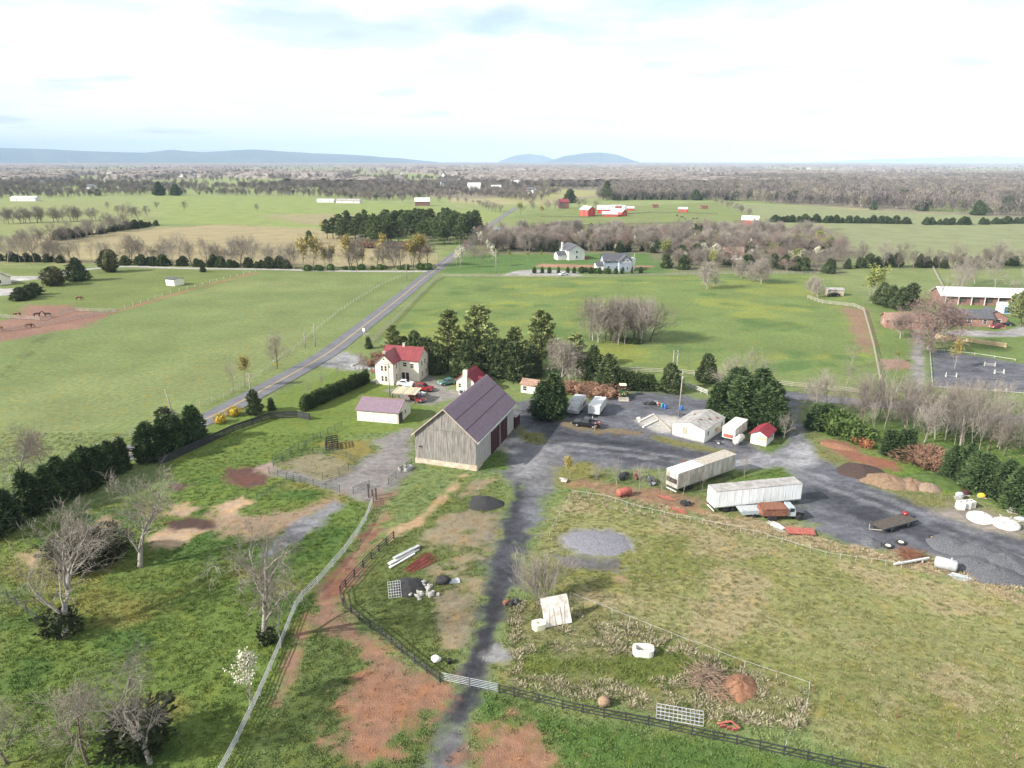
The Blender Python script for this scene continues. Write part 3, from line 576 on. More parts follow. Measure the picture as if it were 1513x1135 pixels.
for i, (u, v) in enumerate([(843,711),(880,719),(912,720),(945,727),(978,733),(1009,731),(1037,727),(1100,706)]):
    tree('goldtree' if i == 0 else 'sapling', (u, v), 4.6 if i < 2 else 5.0, ['small yellow budding tree at the corner of the yard', 'small bare tree next to the yellow budding tree'][i] if i < 2 else 'slim bare young tree in the row before the two box trailers', None if i < 2 else 'young trees before the trailers', wide=1.1)
# ------------------------------------------------------------------ cypress hedges by the road
trow('cypress', [(-30,800),(18,778)], 4, 6.5, '# cypress of the clump below the long hedge, counted uphill', 'cypresses below the long hedge', .1, .3)
trow('cypress', [(42,762),(182,694)], 15, 6.3, '# cypress of the long roadside hedge, counted up the road', 'cypresses of the long roadside hedge', .13, .4, 1.05)
trow('cypress', [(212,683),(300,648)], 9, 6.3, '# cypress of the short hedge, counted towards the yellow bushes', 'cypresses beside the black board fence', .15, .5, 1.1)
tree('cedar', (377,612), 5.4, 'pointed dark cedar at the bend of the black board fence'); tree('cedar', (401,606), 2.8, 'small dark cedar just right of the pointed cedar on the fence')
for q in ((325,625),(346,614)): tree('forsythia', q, 1.9, 'yellow flowering bush beside the road above the black fence', 'yellow bushes by the road')
trow('arborvitae', [(447,609),(543,566)], 24, 3.5, '# arborvitae of the clipped hedge, counted towards the cream farmhouse', 'arborvitae hedge beside the house', .08, .08, 1.25)
for i, q in enumerate([(452,590),(475,574),(500,560),(537,549)]): tree('sapling', q, 4.2, 'staked young street tree on the lawn between hedge and road', 'young trees on the lawn')
for i, (u, v, h, k) in enumerate([(345,580,9,'sapling'),(362,572,8,'goldtree'),(409,545,11,'browntree'),(30,712,10,'baretree'),(66,700,8,'redtree'),(10,716,6,'sapling')]):
    tree(k, (u, v), h, ['bare sapling on the wire fence above the yellow bush', 'gold tinged tree on the wire fence across the road', 'brown bare tree on the wire fence opposite the farmhouse', 'tall grey tree on the far verge behind the long hedge', 'pink budded tree on the far verge behind the long hedge', 'thin sapling on the far verge behind the long hedge'][i], wide=.9)
tree('ivybush', (244,617), 2.2, 'dark bush beside the leaning pole on the wire fence')
# ------------------------------------------------------------------ around house, barn and yard
for u, v, h, l_ in [(662,548,13.5,'broad light green pine right behind the cream farmhouse'), (706,545,14.5,'tallest light green pine between farmhouse and barn ridge'), (800,548,13.5,'light green pine standing beyond the barn roof'), (583,527,7.5,'small loose pine left behind the cream farmhouse'), (762,545,9.5,'thin hazy pine between two taller pines behind the barn'), (852,556,9.5,'soft yellow green pine beside the bare tree behind the campers')]:
    tree('pine', (u, v), h*1.1, l_, wide=1.08)
for u, v, h, l_ in [(612,532,8,'dark cedar touching the farmhouse roof from behind'), (634,548,8.5,'dark cedar at the right gable of the farmhouse'), (735,556,9.5,'dense dark cedar behind the barn ridge'), (757,560,9,'dark cedar between the barn and the cream shed'), (775,560,7,'lower dark cedar over the cream shed'), (598,524,5,'small dark cedar left of the farmhouse roof'), (876,562,8.5,'narrow dark cedar left of the round cedar behind the trailers'), (1043,565,7,'dark cedar beside the white rail gate'), (646,552,8,'dark cedar closing the gap right of the farmhouse pines'), (690,556,8.5,'dark cedar under the tallest pine behind the cottage'), (722,552,9,'dark cedar right behind the barn ridge end'), (786,556,8,'dark cedar above the brown roofed hut'), (748,548,8,'far dark cedar between the two barn side pines'), (545,515,3.5,'small dark juniper next to the mailbox post')]:
    tree('cedar', (u, v), h, l_)
tree('cedar', (898,573), 8.0, 'round dark cedar behind the green tractor', wide=1.2); tree('cedar', (988,578), 6.6, 'round dark cedar by the two utility poles', wide=1.35)
for u, v, h in [(803,618,8.0),(816,618,9.6),(825,612,8.4)]: tree('cypress', (u, v), h, 'massive dark cypress of the clump beside the covered camper', 'cypress clump by the camper', wide=1.15)
tree('spread', (830,562), 11, 'brown bare tree with tangled crown behind the campers', wide=1.1)
trow('arborvitae', [(916,576),(966,578)], 10, 4.6, '# slim arborvitae of the row counted away from the green tractor', 'arborvitae row behind the tractor', .12, .1, 1.3)
for u, v, h in [(1058,618,7.5),(1078,612,8.5),(1096,625,9.5),(1112,628,9.5),(1128,634,8.5),(1146,640,7.5),(1090,600,8.5),(1120,605,9),(1142,615,7.5)]: tree('cypress', (u, v), h, 'big dark cypress in the clump behind the white mobile building', 'cypress clump behind the mobile building', wide=1.3)
for u, v, h in [(1080,590,11),(1118,592,12)]: tree('baretree', (u, v), h, 'pale bare tree rising out of the cypress clump', 'bare trees in the cypress clump', wide=1.0)
tree('sapling', (1158,650), 6, 'pale twiggy tree at the corner of the entrance drive', wide=1.6)
for q in [(842,578),(856,580),(868,582),(884,584),(900,585)]: tree('bramble', q, 2.2, 'russet bramble heap along the edge behind the campers', 'brambles behind the campers', wide=1.2)
for i, q in enumerate([(560,530),(575,538),(548,540)]): tree(['bramble','bush','bramble'][i], q, 1.6, ['reddish garden shrub in the stone ringed bed', 'green garden shrub left of the farmhouse', 'low twiggy shrub where the gravel apron ends'][i])
tree('redtree', (537,545), 5.0, 'small pink budded garden tree in the stone ringed bed', wide=1.1)
# grove in the meadow
gp = inpoly([(872,500),(968,500),(972,508),(880,510)], 22, 3)
for q in gp: tree(tr.choice(['browntree','baretree']), q, tr.uniform(11.5, 14), 'tall bare tree of the dense grove standing in the meadow', 'bare grove in the meadow', world=True, wide=1.05)
for q in [(925,507),(940,508)]: tree('bush', q, 1.6, 'low bush at the foot of the bare grove in the meadow', 'bushes under the grove')
# right of the drive
tree('cypress', (1205,634), 5.2, 'round dark cypress at the mouth of the entrance drive', wide=1.5); tree('cypress', (1220,628), 4.6, 'smaller dark cypress behind the one at the drive mouth', wide=1.4)
for i, (u, v, h, k) in enumerate([(1208,612,9,'baretree'),(1196,604,8,'sapling'),(1222,606,9.5,'baretree'),(1235,640,4.5,'bush'),(1250,644,4,'bush'),(1265,652,3.2,'bush')]):
    tree(k, (u, v), h, ['tangled bare tree by the road at the drive mouth']*3+['yellow green bushy shrub on the bank beside the drive']*3 and (['tangled bare tree by the road at the drive mouth']*3+['yellow green bushy shrub on the bank beside the drive']*3)[i], ['bare trees at the drive mouth', 'green shrubs on the bank'][i > 2], wide=1.0 if i < 3 else .9)
for q in [(1267,656),(1279,661)]: tree('orangebush', q, 1.5, 'orange blossoming shrub on the green bank', 'orange shrubs on the bank')
for q in inpoly([(1235,610),(1513,640),(1600,650),(1600,700),(1513,680),(1400,660),(1300,650),(1250,630)], 66, 8): tree(tr.choice(['sapling','sapling','baretree','browntree']), q, tr.uniform(7, 12), 'thin bare tree of the straggling row below the side road', 'bare row below the side road', world=True, wide=.85)
trow('cypress', [(1306,672),(1352,674)], 5, 4.6, '# short cypress behind the soil bank, counted away from the drive', 'cypress group behind the soil bank', .1, .5, 1.2)
trow('cypress', [(1392,700),(1440,718),(1500,750),(1570,785)], 16, 6.2, '# dense cypress of the row behind the tanks, counted from dead shrubs', 'cypress row behind the tanks', .12, .7, 1.2)
for q in along([(1360,682),(1385,692)], 4, .8): tree('bramble', q, 2.6, 'brown dead shrub between two cypress groups', 'dead shrubs between the cypresses', world=True)
tree('spreadred', (1371,516), 19, 'broad pink budded tree beside the gravel lane', wide=1.3, var=1); tree('spreadred', (1330,500), 9, 'smaller pink budded tree before the brick house', wide=1.2)
tree('goldtree', (1410,545), 7.5, 'thin golden budding tree on the riding arena edge', wide=.9); tree('budtree', (1288,448), 14, 'yellow green willow like tree beside dark pines', wide=1.6)
for u, v in [(1302,450),(1318,455),(1330,458),(1345,450)]: tree('cedar', (u, v), 8, 'dark cedar in the clump behind the brick house', 'cedars behind the brick house', wide=1.2)
tree('pine', (1508,482), 11, 'light green pine at the brick house driveway', wide=1.1); tree('pine', (1495,470), 8, 'smaller light green pine near the blue container')
for q in [(1208,440),(1200,436)]: tree('spread', q, 9, 'bare shrubby tree beside the small field shed', 'bare trees by the field shed', wide=1.0)
for i, (u, v, h) in enumerate([(1045,427,14),(1125,420,13),(1112,416,11),(1095,412,10)]): tree('spread', (u, v), h, ['lone many limbed bare tree at the top of the meadow','grey bare tree on the meadow edge near the cedars','grey bare tree on the meadow edge near the cedars','grey bare tree on the meadow edge near the cedars'][i], None if i == 0 else 'bare trees on the meadow edge', wide=1.0)
for u, v in [(1256,545),(1320,560),(1300,568),(1400,610),(1470,600),(1250,570)]: tree('sapling', (u, v), 7, 'wispy bare tree near the side road verge', 'wispy trees by the side road', wide=1.4)
tree('budtree', (1325,535), 3.2, 'tiny pink flowering tree on the grass by the lane')
# ------------------------------------------------------------------ middle distance: hedgerows, plantation, woodland belts
for u, v, h in [(80,422,8),(116,415,10),(163,402,10.5),(86,420,5)]: tree('bronzecedar' if u != 116 else 'cedar', (u, v), h, 'big dark cedar beside the horse paddock drive', 'cedars by the horse paddock', wide=1.1)
for u, v in [(30,444),(42,440),(52,436)]: tree('cedar', (u, v), 5, 'rounded dark cedar bush beside the red earth paddock', 'cedar bushes by the red paddock', wide=1.6)
tree('cedar', (300,402), 3.4, 'single small cedar on the bare earth by the farm lane', wide=1.2)
trow(['baretree','browntree','sapling'], [(0,388),(120,388),(290,391),(420,395)], 40, 14, 'bare tree in the hedgerow along the far side of the farm lane', 'bare hedgerow by the farm lane', .25, 2.5)
trow('cedar', [(0,386),(90,388)], 10, 4, 'low cedar in the hedgerow beyond the cream stable', 'low cedars of the left hedgerow', .3, 1.5, 1.5)
trow('cedar', [(185,391),(300,394),(425,397)], 22, 4.6, 'low cedar along the farm lane hedgerow', 'low cedars along the farm lane', .35, 1.5, 1.6)
trow(['browntree','baretree','goldtree'], [(430,398),(520,397),(600,396),(640,392)], 24, 14, 'bare tree in the hedgerow before the pine plantation', 'bare trees before the plantation', .25, 2.5)
trow('bush', [(440,400),(640,398)], 14, 2.5, 'small bush on the hedgerow before the pine plantation', 'bushes before the plantation', .3, 1.5)
trow('cedar', [(84,356),(130,348),(180,340),(236,333)], 20, 5.5, 'cedar in the slanting hedgerow across the tan field', 'cedars of the slanting hedgerow', .35, 2, 1.6)
trow(['baretree','browntree'], [(0,368),(60,362),(120,352),(190,338)], 26, 12, 'bare tree in the slanting hedgerow across the tan field', 'bare trees of the slanting hedgerow', .3, 3)
trow(['baretree','browntree'], [(0,331),(90,328),(140,326)], 26, 13, 'bare tree in the hedgerow at the foot of the pale field', 'bare trees under the pale field', .2, 3)
for u, v, h in [(186,326,17),(205,326,13),(195,322,12),(218,320,11),(175,318,10),(160,310,9),(272,311,12),(232,309,10),(381,313,9)]: tree('fulltree', (u, v), h, 'bare tree standing out in the pale green fields', 'trees in the pale fields', wide=1.1)
for q in inpoly([(478,352),(520,342),(600,336),(690,338),(712,345),(690,362),(600,367),(500,362)], 125, 4): tree('plantpine', q, tr.uniform(12.5, 16), 'tall dark pine of the square plantation beside the road', 'pines of the plantation', world=True, wide=1.35)
for u, v in [(700,352),(706,350)]: tree('plantpine', (u, v), 17, 'tall pine standing at the road end of the plantation', 'pines at the road end')
for i, (u, v) in enumerate([(478,350),(484,352),(457,360)]): tree(['goldtree','budtree','cedar'][i], (u, v), [11,9,8][i], ['golden tree at the corner of the plantation','green budding tree at the corner of the plantation','dark cedar standing off the plantation corner'][i], wide=1.2)
for q in inpoly([(495,362),(640,368),(640,374),(500,368)], 12, 9): tree('bramble', q, 3, 'brown shrub along the front of the plantation', 'shrubs before the plantation', world=True)
WB = [(705,352),(760,348),(820,344),(900,346),(1000,344),(1080,342),(1150,346),(1210,352),(1245,375),(1240,398),(1180,404),(1120,402),(1000,400),(985,390),(960,374),(870,372),(760,374),(715,372)]
for i, q in enumerate(sorted(inpoly(WB, 430, 6), key=lambda q: q[1])[:150]):
    k = tr.choice(['browntree','browntree','fulltree','redtree','baretree','browntree','fulltree','pear','budtree','cedar'])
    lab = dict(browntree='brown bare tree in the woodland belt behind the two far houses', fulltree='brown bare tree in the woodland belt behind the two far houses', redtree='reddish bare tree in the woodland belt behind the two far houses', baretree='grey bare tree in the woodland belt behind the two far houses', pear='white blossoming pear in the woodland belt behind the houses', budtree='pale green budding tree in the woodland belt behind the houses', cedar='dark cedar in the woodland belt behind the two far houses')[k]
    tree(k, q, tr.uniform(7, 12) if k not in ('pear','cedar') else tr.uniform(5, 8.5), lab, 'woodland belt behind the houses, '+{'fulltree':'browntree'}.get(k, k), world=True, wide=1.35)
for q in inpoly([(690,352),(720,350),(735,380),(745,400),(665,400),(690,380)], 16, 2): tree(tr.choice(['browntree','redtree','pear']), q, tr.uniform(7, 11), 'small tree crowding the roadside by the junction', 'trees by the road junction', world=True)
for u, v in [(752,384),(780,386),(800,386),(735,384)]: tree('budtree', (u, v), 5.5, 'round lime green young tree on the far house lawn', 'lime trees on the far lawn', wide=.9)
for q in along([(782,404),(800,404),(850,404),(895,405),(950,404)], 14, .5): tree('arborvitae', q, 3.2, 'small pointed evergreen along the far house fence', 'evergreens along the far house fence', world=True, wide=1.5)
for q in along([(855,401),(900,404)], 5, .6): tree('bush', q, 2.2, 'tawny garden shrub before the blue grey house', 'garden shrubs at the blue house', world=True)
trow('cedar', [(1138,328),(1210,329),(1345,331)], 26, 5.5, 'dark cedar in the longest row across the field before the forest', 'cedars across the right field', .3, 1.5, 1.7)
trow('cedar', [(1360,332),(1430,332)], 11, 5.2, 'dark cedar in the middle gap of the field row', 'cedars in the middle of the field row', .3, 1.5, 1.6)
trow('cedar', [(1445,332),(1513,330),(1600,330)], 16, 5.8, 'dark cedar in the row end nearest the long stable', 'cedars at the end of the field row', .3, 1.5, 1.6)
trow('cedar', [(1228,398),(1300,394),(1400,396),(1500,392),(1580,392)], 22, 5.5, 'cedar in the hedgerow behind the long white roofed barn', 'cedars behind the long barn', .3, 2, 1.2)
trow(['baretree','fulltree','browntree'], [(1240,392),(1320,396),(1400,398),(1500,396),(1580,396)], 22, 12, 'bare tree in the hedgerow behind the long white roofed barn', 'bare trees behind the long barn', .3, 3)
for u, v in [(1420,425),(1440,420),(1425,440),(1470,425),(1508,440)]: tree('baretree', (u, v), 14, 'tall pale bare tree beside the long barn', 'pale trees beside the long barn')
for u, v in [(1160,398),(1176,400),(1188,402),(1224,404),(985,396),(1010,398)]: tree('cedar', (u, v), 7, 'rounded cedar on the meadow edge by the hidden houses', 'cedars on the meadow edge', wide=1.3)
for u, v in [(1178,395),(1186,394)]: tree('pear', (u, v), 8.5, 'white blossoming pear among cedars on the meadow edge', 'pears among the cedars')
# trees round the red farm and further out
for u, v, h, k in [(842,300,17,'cedar'),(896,297,24,'plantpine'),(800,318,10,'goldtree'),(770,320,13,'budtree'),(786,306,9,'fulltree'),(880,308,10,'fulltree'),(1028,296,14,'cedar'),(1076,296,12,'cedar'),(1290,310,9,'cedar'),(1362,312,12,'cedar'),(1445,318,14,'cedar'),(1310,268,16,'cedar'),(235,289,20,'cedar'),(260,289,17,'cedar'),(145,289,10,'cedar')]:
    tree(k, (u, v), h, 'solitary far tree standing against the distant woods', 'solitary far trees', wide=1.3)
trow('fulltree', [(790,312),(830,308),(870,306)], 8, 11, 'bare tree around the red brick farmhouse', 'bare trees by the brick farmhouse', .2, 3)
trow('fulltree', [(1050,300),(1075,306),(1100,318),(1110,322)], 14, 9, 'bare tree in the hedge right of the red farm', 'hedge right of the red farm', .2, 3)
trow('cedar', [(900,296),(960,295),(1040,296)], 12, 6, 'low cedar on the skyline hedge behind the red farm', 'cedars behind the red farm', .3, 3, 1.3)
trow('fulltree', [(590,300),(640,298),(700,302),(740,316)], 20, 9, 'grey tree around the distant brick house and sheds', 'trees round the distant sheds', .3, 4)
# ------------------------------------------------------------------ far woods, one mass each
def scatter(name, label, cat, P, S, protos, seed=0):
    """instances of tree meshes on points, one object"""
    R = np.random.default_rng(seed); n = len(P)
    me = bpy.data.meshes.new(name); me.vertices.add(n); me.vertices.foreach_set('co', np.asarray(P, np.float32).ravel())
    def at(nm, ty, key, d): a = me.attributes.new(nm, ty, 'POINT'); a.data.foreach_set(key, np.ascontiguousarray(d).ravel())
    S = np.asarray(S, np.float32); S = S if S.ndim == 2 else np.stack([S, S, S], 1)
    at('scl', 'FLOAT_VECTOR', 'vector', S.astype(np.float32)); rot = np.zeros((n, 3), np.float32); rot[:, 2] = R.random(n)*6.28; at('rot', 'FLOAT_VECTOR', 'vector', rot)
    at('pick', 'INT', 'value', R.integers(0, len(protos), n).astype(np.int32)); at('tint', 'FLOAT', 'value', R.random(n).astype(np.float32))
    me.update(); o = mobj(name, me); tag(o, label, cat, None, 'stuff')
    gc = bpy.data.collections.new(name+'_source')
    for i, pm in enumerate(protos): gc.objects.link(bpy.data.objects.new('%s_%02d' % (name, i), pm))
    ng = bpy.data.node_groups.new(name, 'GeometryNodeTree'); ng.interface.new_socket('Geometry', in_out='INPUT', socket_type='NodeSocketGeometry'); ng.interface.new_socket('Geometry', in_out='OUTPUT', socket_type='NodeSocketGeometry')
    a = ng.nodes.new('NodeGroupInput'); z = ng.nodes.new('NodeGroupOutput'); ip = ng.nodes.new('GeometryNodeInstanceOnPoints'); ci = ng.nodes.new('GeometryNodeCollectionInfo'); m2p = ng.nodes.new('GeometryNodeMeshToPoints')
    ci.inputs[0].default_value = gc; ci.inputs['Separate Children'].default_value = True; ci.inputs['Reset Children'].default_value = True
    def na(nm, ty): q = ng.nodes.new('GeometryNodeInputNamedAttribute'); q.data_type = ty; q.inputs[0].default_value = nm; return q.outputs[0]
    k = ng.links.new; k(a.outputs[0], m2p.inputs[0]); k(m2p.outputs[0], ip.inputs['Points']); k(ci.outputs[0], ip.inputs['Instance']); ip.inputs['Pick Instance'].default_value = True
    k(na('pick', 'INT'), ip.inputs['Instance Index']); k(na('rot', 'FLOAT_VECTOR'), ip.inputs['Rotation']); k(na('scl', 'FLOAT_VECTOR'), ip.inputs['Scale']); k(ip.outputs[0], z.inputs[0])
    o.modifiers.new('scatter', 'NODES').node_group = ng
    return o
def tintmat(name, stops, rough=.9):
    m, n, l, b = nmat(name); a = n.new('ShaderNodeAttribute'); a.attribute_type = 'INSTANCER'; a.attribute_name = 'tint'
    r = n.new('ShaderNodeValToRGB'); l.new(a.outputs['Fac'], r.inputs[0]); E_ = r.color_ramp.elements
    E_[0].position = stops[0][0]; E_[0].color = (*stops[0][1], 1); E_[1].position = stops[-1][0]; E_[1].color = (*stops[-1][1], 1)
    for p, c in stops[1:-1]: q = E_.new(p); q.color = (*c, 1)
    l.new(r.outputs[0], b.inputs['Base Color']); b.inputs['Roughness'].default_value = rough; b.inputs['Specular IOR Level'].default_value = .1; return m
tintmat('far_wood', [(0,(.105,.09,.085)),(.45,(.165,.142,.130)),(.75,(.205,.178,.160)),(.9,(.25,.225,.165)),(.96,(.05,.062,.035)),(1,(.04,.055,.03))])
def fartree(seed):          # a leafless crown seen from far away: trunk and a cloud of twig tufts
    R = np.random.default_rng(seed); n = 150; q = R.normal(size=(n, 3)); q /= np.linalg.norm(q, axis=1)[:, None]; q *= (R.random(n)**.4)[:, None]
    P = q*np.array([3.4, 3.4, 4.2])+np.array([0,0,7.4]); D = np.stack([q[:, 0]*.5, q[:, 1]*.5, np.abs(q[:, 2])+.7], 1)+R.normal(size=(n, 3))*.3
    V, F = sprays(P, D, 1.5+R.random(n)*1.2, .42, R); m = 7; P2 = np.zeros((m, 3)); D2 = np.stack([R.normal(size=m)*.35, R.normal(size=m)*.35, np.ones(m)], 1); V2, F2 = sprays(P2, D2, 7.5, .34, R)
    return npmesh('far_tree', np.concatenate([V, V2]), np.concatenate([F, F2+len(V)]), MATS['far_wood'])
FT = [fartree(i) for i in range(5)]
def wood(name, label, px, n, seed, h=(.8, 1.15), thin=None):
    P = np.array(GP(px)); R = np.random.default_rng(seed); c = R.uniform(P.min(0), P.max(0), (n*3, 2)); c = c[sd_poly(c[:, 0], c[:, 1], P) < 0][:n]
    if thin: c = c[fbm(c[:, 0]*thin, c[:, 1]*thin, seed) > .42]
    return scatter(name, label, 'woodland', np.concatenate([c, np.zeros((len(c), 1))], 1), R.uniform(*h, len(c)), FT, seed)
wood('forest', 'broad leafless brown forest behind the cedar row fields', [(1052,297),(1190,304),(1300,309),(1400,315),(1513,321),(1700,326),(1900,262),(1513,262),(1100,264),(1040,280)], 15000, 1, (.95, 1.4))
wood('woodland', 'hazy brown wood behind the red farm', [(880,296),(1050,296),(1045,280),(1000,270),(930,272),(890,284)], 2600, 2, (.8, 1.2))
wood('woodland', 'tree dotted brown country beyond the pale fields', [(-300,290),(0,296),(120,293),(235,288),(330,290),(470,291),(470,280),(0,266),(-300,268)], 4200, 3, (.5, .95), .02)
wood('woodland', 'scattered trees around the distant houses past the plantation', [(470,292),(560,298),(600,296),(700,290),(760,296),(790,300),(830,285),(700,270),(470,272)], 3000, 4, (.45, .85), .02)
def joined(pr):
    tm, cm = pr; me = bpy.data.meshes.new('wood_tree'); v = []; f = []; mi = []
    for k, q in enumerate((tm, cm)):
        o = len(v); v += [tuple(x.co) for x in q.vertices]; f += [tuple(i+o for i in p.vertices) for p in q.polygons]; mi += [k]*len(q.polygons)
    me.from_pydata(v, [], f); me.materials.append(tm.materials[0]); me.materials.append(cm.materials[0]); me.polygons.foreach_set('material_index', mi); me.update(); return me
WT = [joined(p) for p in PROTO['browntree'][:3]+PROTO['redtree'][:1]+PROTO['baretree'][:2]+PROTO['spread'][:1]+PROTO['pear'][:2]+PROTO['cedar'][:3]+PROTO['budtree'][:1]]
bq = sorted(inpoly(WB, 900, 6), key=lambda q: q[1])[150:]
scatter('woodland', 'dense mixed wood filling the belt behind the two far houses', 'woodland', np.array([(x, y, 0) for x, y in bq]), np.random.default_rng(4).uniform(.55, .95, len(bq)), WT, 12)
# rolling country further still: canopy sheet broken by open fields, with single trees standing out of it
yy = np.exp(np.arange(math.log(1500), math.log(13500), .0075)); rr = np.arange(-1.3, 1.301, .0055)
Y2, R2 = np.meshgrid(yy, rr, indexing='ij'); X2 = R2*Y2
cov = fbm(X2*.0028, Y2*.0016, 140, 4); m = sstep(.52, .56, cov+np.clip((Y2-5000)/22000, 0, .3))
zz = m*(8.5+6*fbm(X2*.06, Y2*.06, 33, 2)+5*vnoise(X2*.11, Y2*.11, 4))-1.2
ii = np.arange(zz.size).reshape(zz.shape); Qc = np.stack([ii[:-1, :-1], ii[:-1, 1:], ii[1:, 1:], ii[1:, :-1]], -1).reshape(-1, 4); Qc = Qc[(m.ravel()[Qc].max(1) > .01)]
u, inv = np.unique(Qc, return_inverse=True); Vc = np.stack([X2.ravel(), Y2.ravel(), zz.ravel()], 1)[u]
cm, n, l, b = nmat('wood_canopy'); geo = n.new('ShaderNodeNewGeometry')
r = n.new('ShaderNodeValToRGB'); l.new(noise(.012, 8, rough=.7), r.inputs[0]); r.color_ramp.elements[0].position = .34; r.color_ramp.elements[0].color = (.15,.13,.12,1); r.color_ramp.elements[1].position = .66; r.color_ramp.elements[1].color = (.27,.235,.21,1)
l.new(mulc(r.outputs[0], mrange(noise(.1, 4), .3, .7, .55, 1.4)), b.inputs['Base Color']); b.inputs['Roughness'].default_value = 1; b.inputs['Specular IOR Level'].default_value = 0
tag(mobj('distant_woodland', npmesh('distant_woodland', Vc, inv.reshape(-1, 4), cm)), 'distant brown woodland rolling to the foot of the blue hills', 'woodland', None, 'stuff')
R = np.random.default_rng(77); c = np.stack([R.uniform(-1.25, 1.25, 60000), np.exp(R.uniform(math.log(1350), math.log(6500), 60000))], 1); c[:, 0] *= c[:, 1]
cv = fbm(c[:, 0]*.0028, c[:, 1]*.0016, 140, 4); c = c[(cv > .52) | (R.random(len(c)) < .05)][:26000]
scatter('distant_trees', 'countless leafless trees dotting the distant country', 'woodland', np.concatenate([c, np.zeros((len(c), 1))], 1), R.uniform(.7, 1.35, len(c)), FT, 9)
# blue hills on the horizon
mat('hill_wood', (.075,.085,.075), 1.0, .3, .0008, spec=0)
def hills(name, prof, dist, depth):
    """prof: (u, v) skyline pixels surveyed; a ridge of real height standing at dist"""
    us = np.linspace(prof[0][0], prof[-1][0], 260); vs = np.interp(us, [p[0] for p in prof], [p[1] for p in prof])
    vs = vs-(fbm(us*.02, us*0, 5, 4)-.5)*2.2
    X = (us-756.5)/FPX*dist; up = (567.5-vs)/FPX; Hh = np.maximum(CAMH+dist*(up*_c-_s)/(_c+up*_s)*1.0, 2)
    rows = [(-depth, 0.0), (-depth*.55, .42), (-depth*.25, .78), (0, 1), (depth*.6, .5), (depth, 0)]
    V = []; n_ = len(us)
    for dy_, k in rows: V.append(np.stack([X*(1+dy_/dist), np.full(n_, dist+dy_)+(fbm(us*.05, us*0+dy_*.01, 7, 3)-.5)*depth*.4*(0 < k < 1), Hh*k-2*(k == 0)], 1))
    V = np.concatenate(V); i2 = np.arange(len(V)).reshape(len(rows), n_)
    q = np.stack([i2[:-1, :-1], i2[:-1, 1:], i2[1:, 1:], i2[1:, :-1]], -1).reshape(-1, 4)
    struct(mobj(name, npmesh(name, V, q, MATS['hill_wood'], True)))
hills('hills', [(-420,222),(-200,214),(0,216.5),(60,219),(150,223),(240,226),(275,221.5),(320,225),(395,221),(450,225),(520,228),(600,234),(650,239)], 17000, 2400)
hills('hills', [(738,239),(762,230),(780,228),(800,230),(818,236),(830,239)], 21000, 2000)
hills('hills', [(806,239),(830,230),(858,225.5),(880,225),(905,229),(925,236),(935,239)], 16000, 1500)
hills('hills', [(1180,239),(1250,236),(1330,233),(1420,231),(1513,232),(1700,228),(1900,234)], 24000, 2500)
# the air itself
hz, n, l, b = nmat('haze_air'); n.remove(b); pv = n.new('ShaderNodeVolumePrincipled'); pv.inputs['Density'].default_value = 6.0e-5; pv.inputs['Color'].default_value = (.55,.75,1,1); pv.inputs['Anisotropy'].default_value = -.3
l.new(pv.outputs[0], n['Material Output'].inputs['Volume'])
hb = MB().box(-31000,-31000,-4,31000,31000,760).build('haze', hz); tag(hb, 'thin pale haze lying over the whole countryside', 'haze', None, 'stuff')
# ------------------------------------------------------------------ building materials
def board_mat(name, c, c2, axis='x', board=.28, rough=.85):
    m = mat(name, c, rough, .3, 2.2, c2=c2, stretch=(2.5,2.5,.25), thr=(.3,.7), bump=.2); return m
def ribbed(name, c, c2, freq, ax, rough=.5, metal=.0, strength=.5):
    m = mat(name, c, rough, .2, 1.1, c2=c2, metal=metal, stretch=(1.6,1.6,.35)); n, l = m.node_tree.nodes, m.node_tree.links; b = n['Principled BSDF']
    tc = n.new('ShaderNodeTexCoord'); w = n.new('ShaderNodeTexWave'); w.wave_profile = 'SIN'; w.bands_direction = ax; w.inputs['Scale'].default_value = freq; l.new(tc.outputs['Object'], w.inputs[0])
    bp = n.new('ShaderNodeBump'); bp.inputs['Strength'].default_value = strength; bp.inputs['Distance'].default_value = .04; l.new(w.outputs[0], bp.inputs['Height']); l.new(bp.outputs[0], b.inputs['Normal']); return m
board_mat('barn_board', (.265,.25,.235), (.10,.09,.083)); board_mat('barn_side', (.40,.39,.375), (.25,.235,.22)); mat('limewash', (.46,.40,.32), .9, .3, 1.5, c2=(.33,.27,.21))
ribbed('barn_roof', (.205,.150,.185), (.180,.130,.162), 1.6, 'Y', .42); ribbed('red_roof', (.225,.048,.052), (.155,.038,.042), 1.6, 'X', .45); ribbed('dark_red_roof', (.22,.030,.045), (.15,.025,.035), 1.6, 'Y', .45); mat('maroon', (.050,.012,.018), .6, .3, 2)
mat('cream', (.66,.62,.52), .75, .12, .8); mat('cream_trim', (.76,.72,.60), .7, .1, 1); mat('white_wall', (.64,.64,.62), .7, .12, .7); mat('white_dirty', (.66,.65,.62), .75, .3, 1.2, c2=(.42,.38,.33)); mat('glass', (.03,.035,.042), .12, .2, 1, spec=.6); mat('grey_roof', (.30,.29,.28), .8, .3, 1.0, c2=(.20,.19,.185))
mat('shingle_dark', (.075,.078,.090), .85, .3, 2); mat('shingle_brown', (.26,.165,.125), .85, .35, 2); mat('blue_siding', (.27,.31,.37), .75, .15, 1); mat('brick_red', (.26,.145,.12), .85, .3, 3); mat('brick_far', (.22,.12,.10), .85, .3, 3); mat('metal_white', (.56,.57,.58), .4, .12, .5); mat('red_barn', (.42,.055,.045), .7, .2, 1)
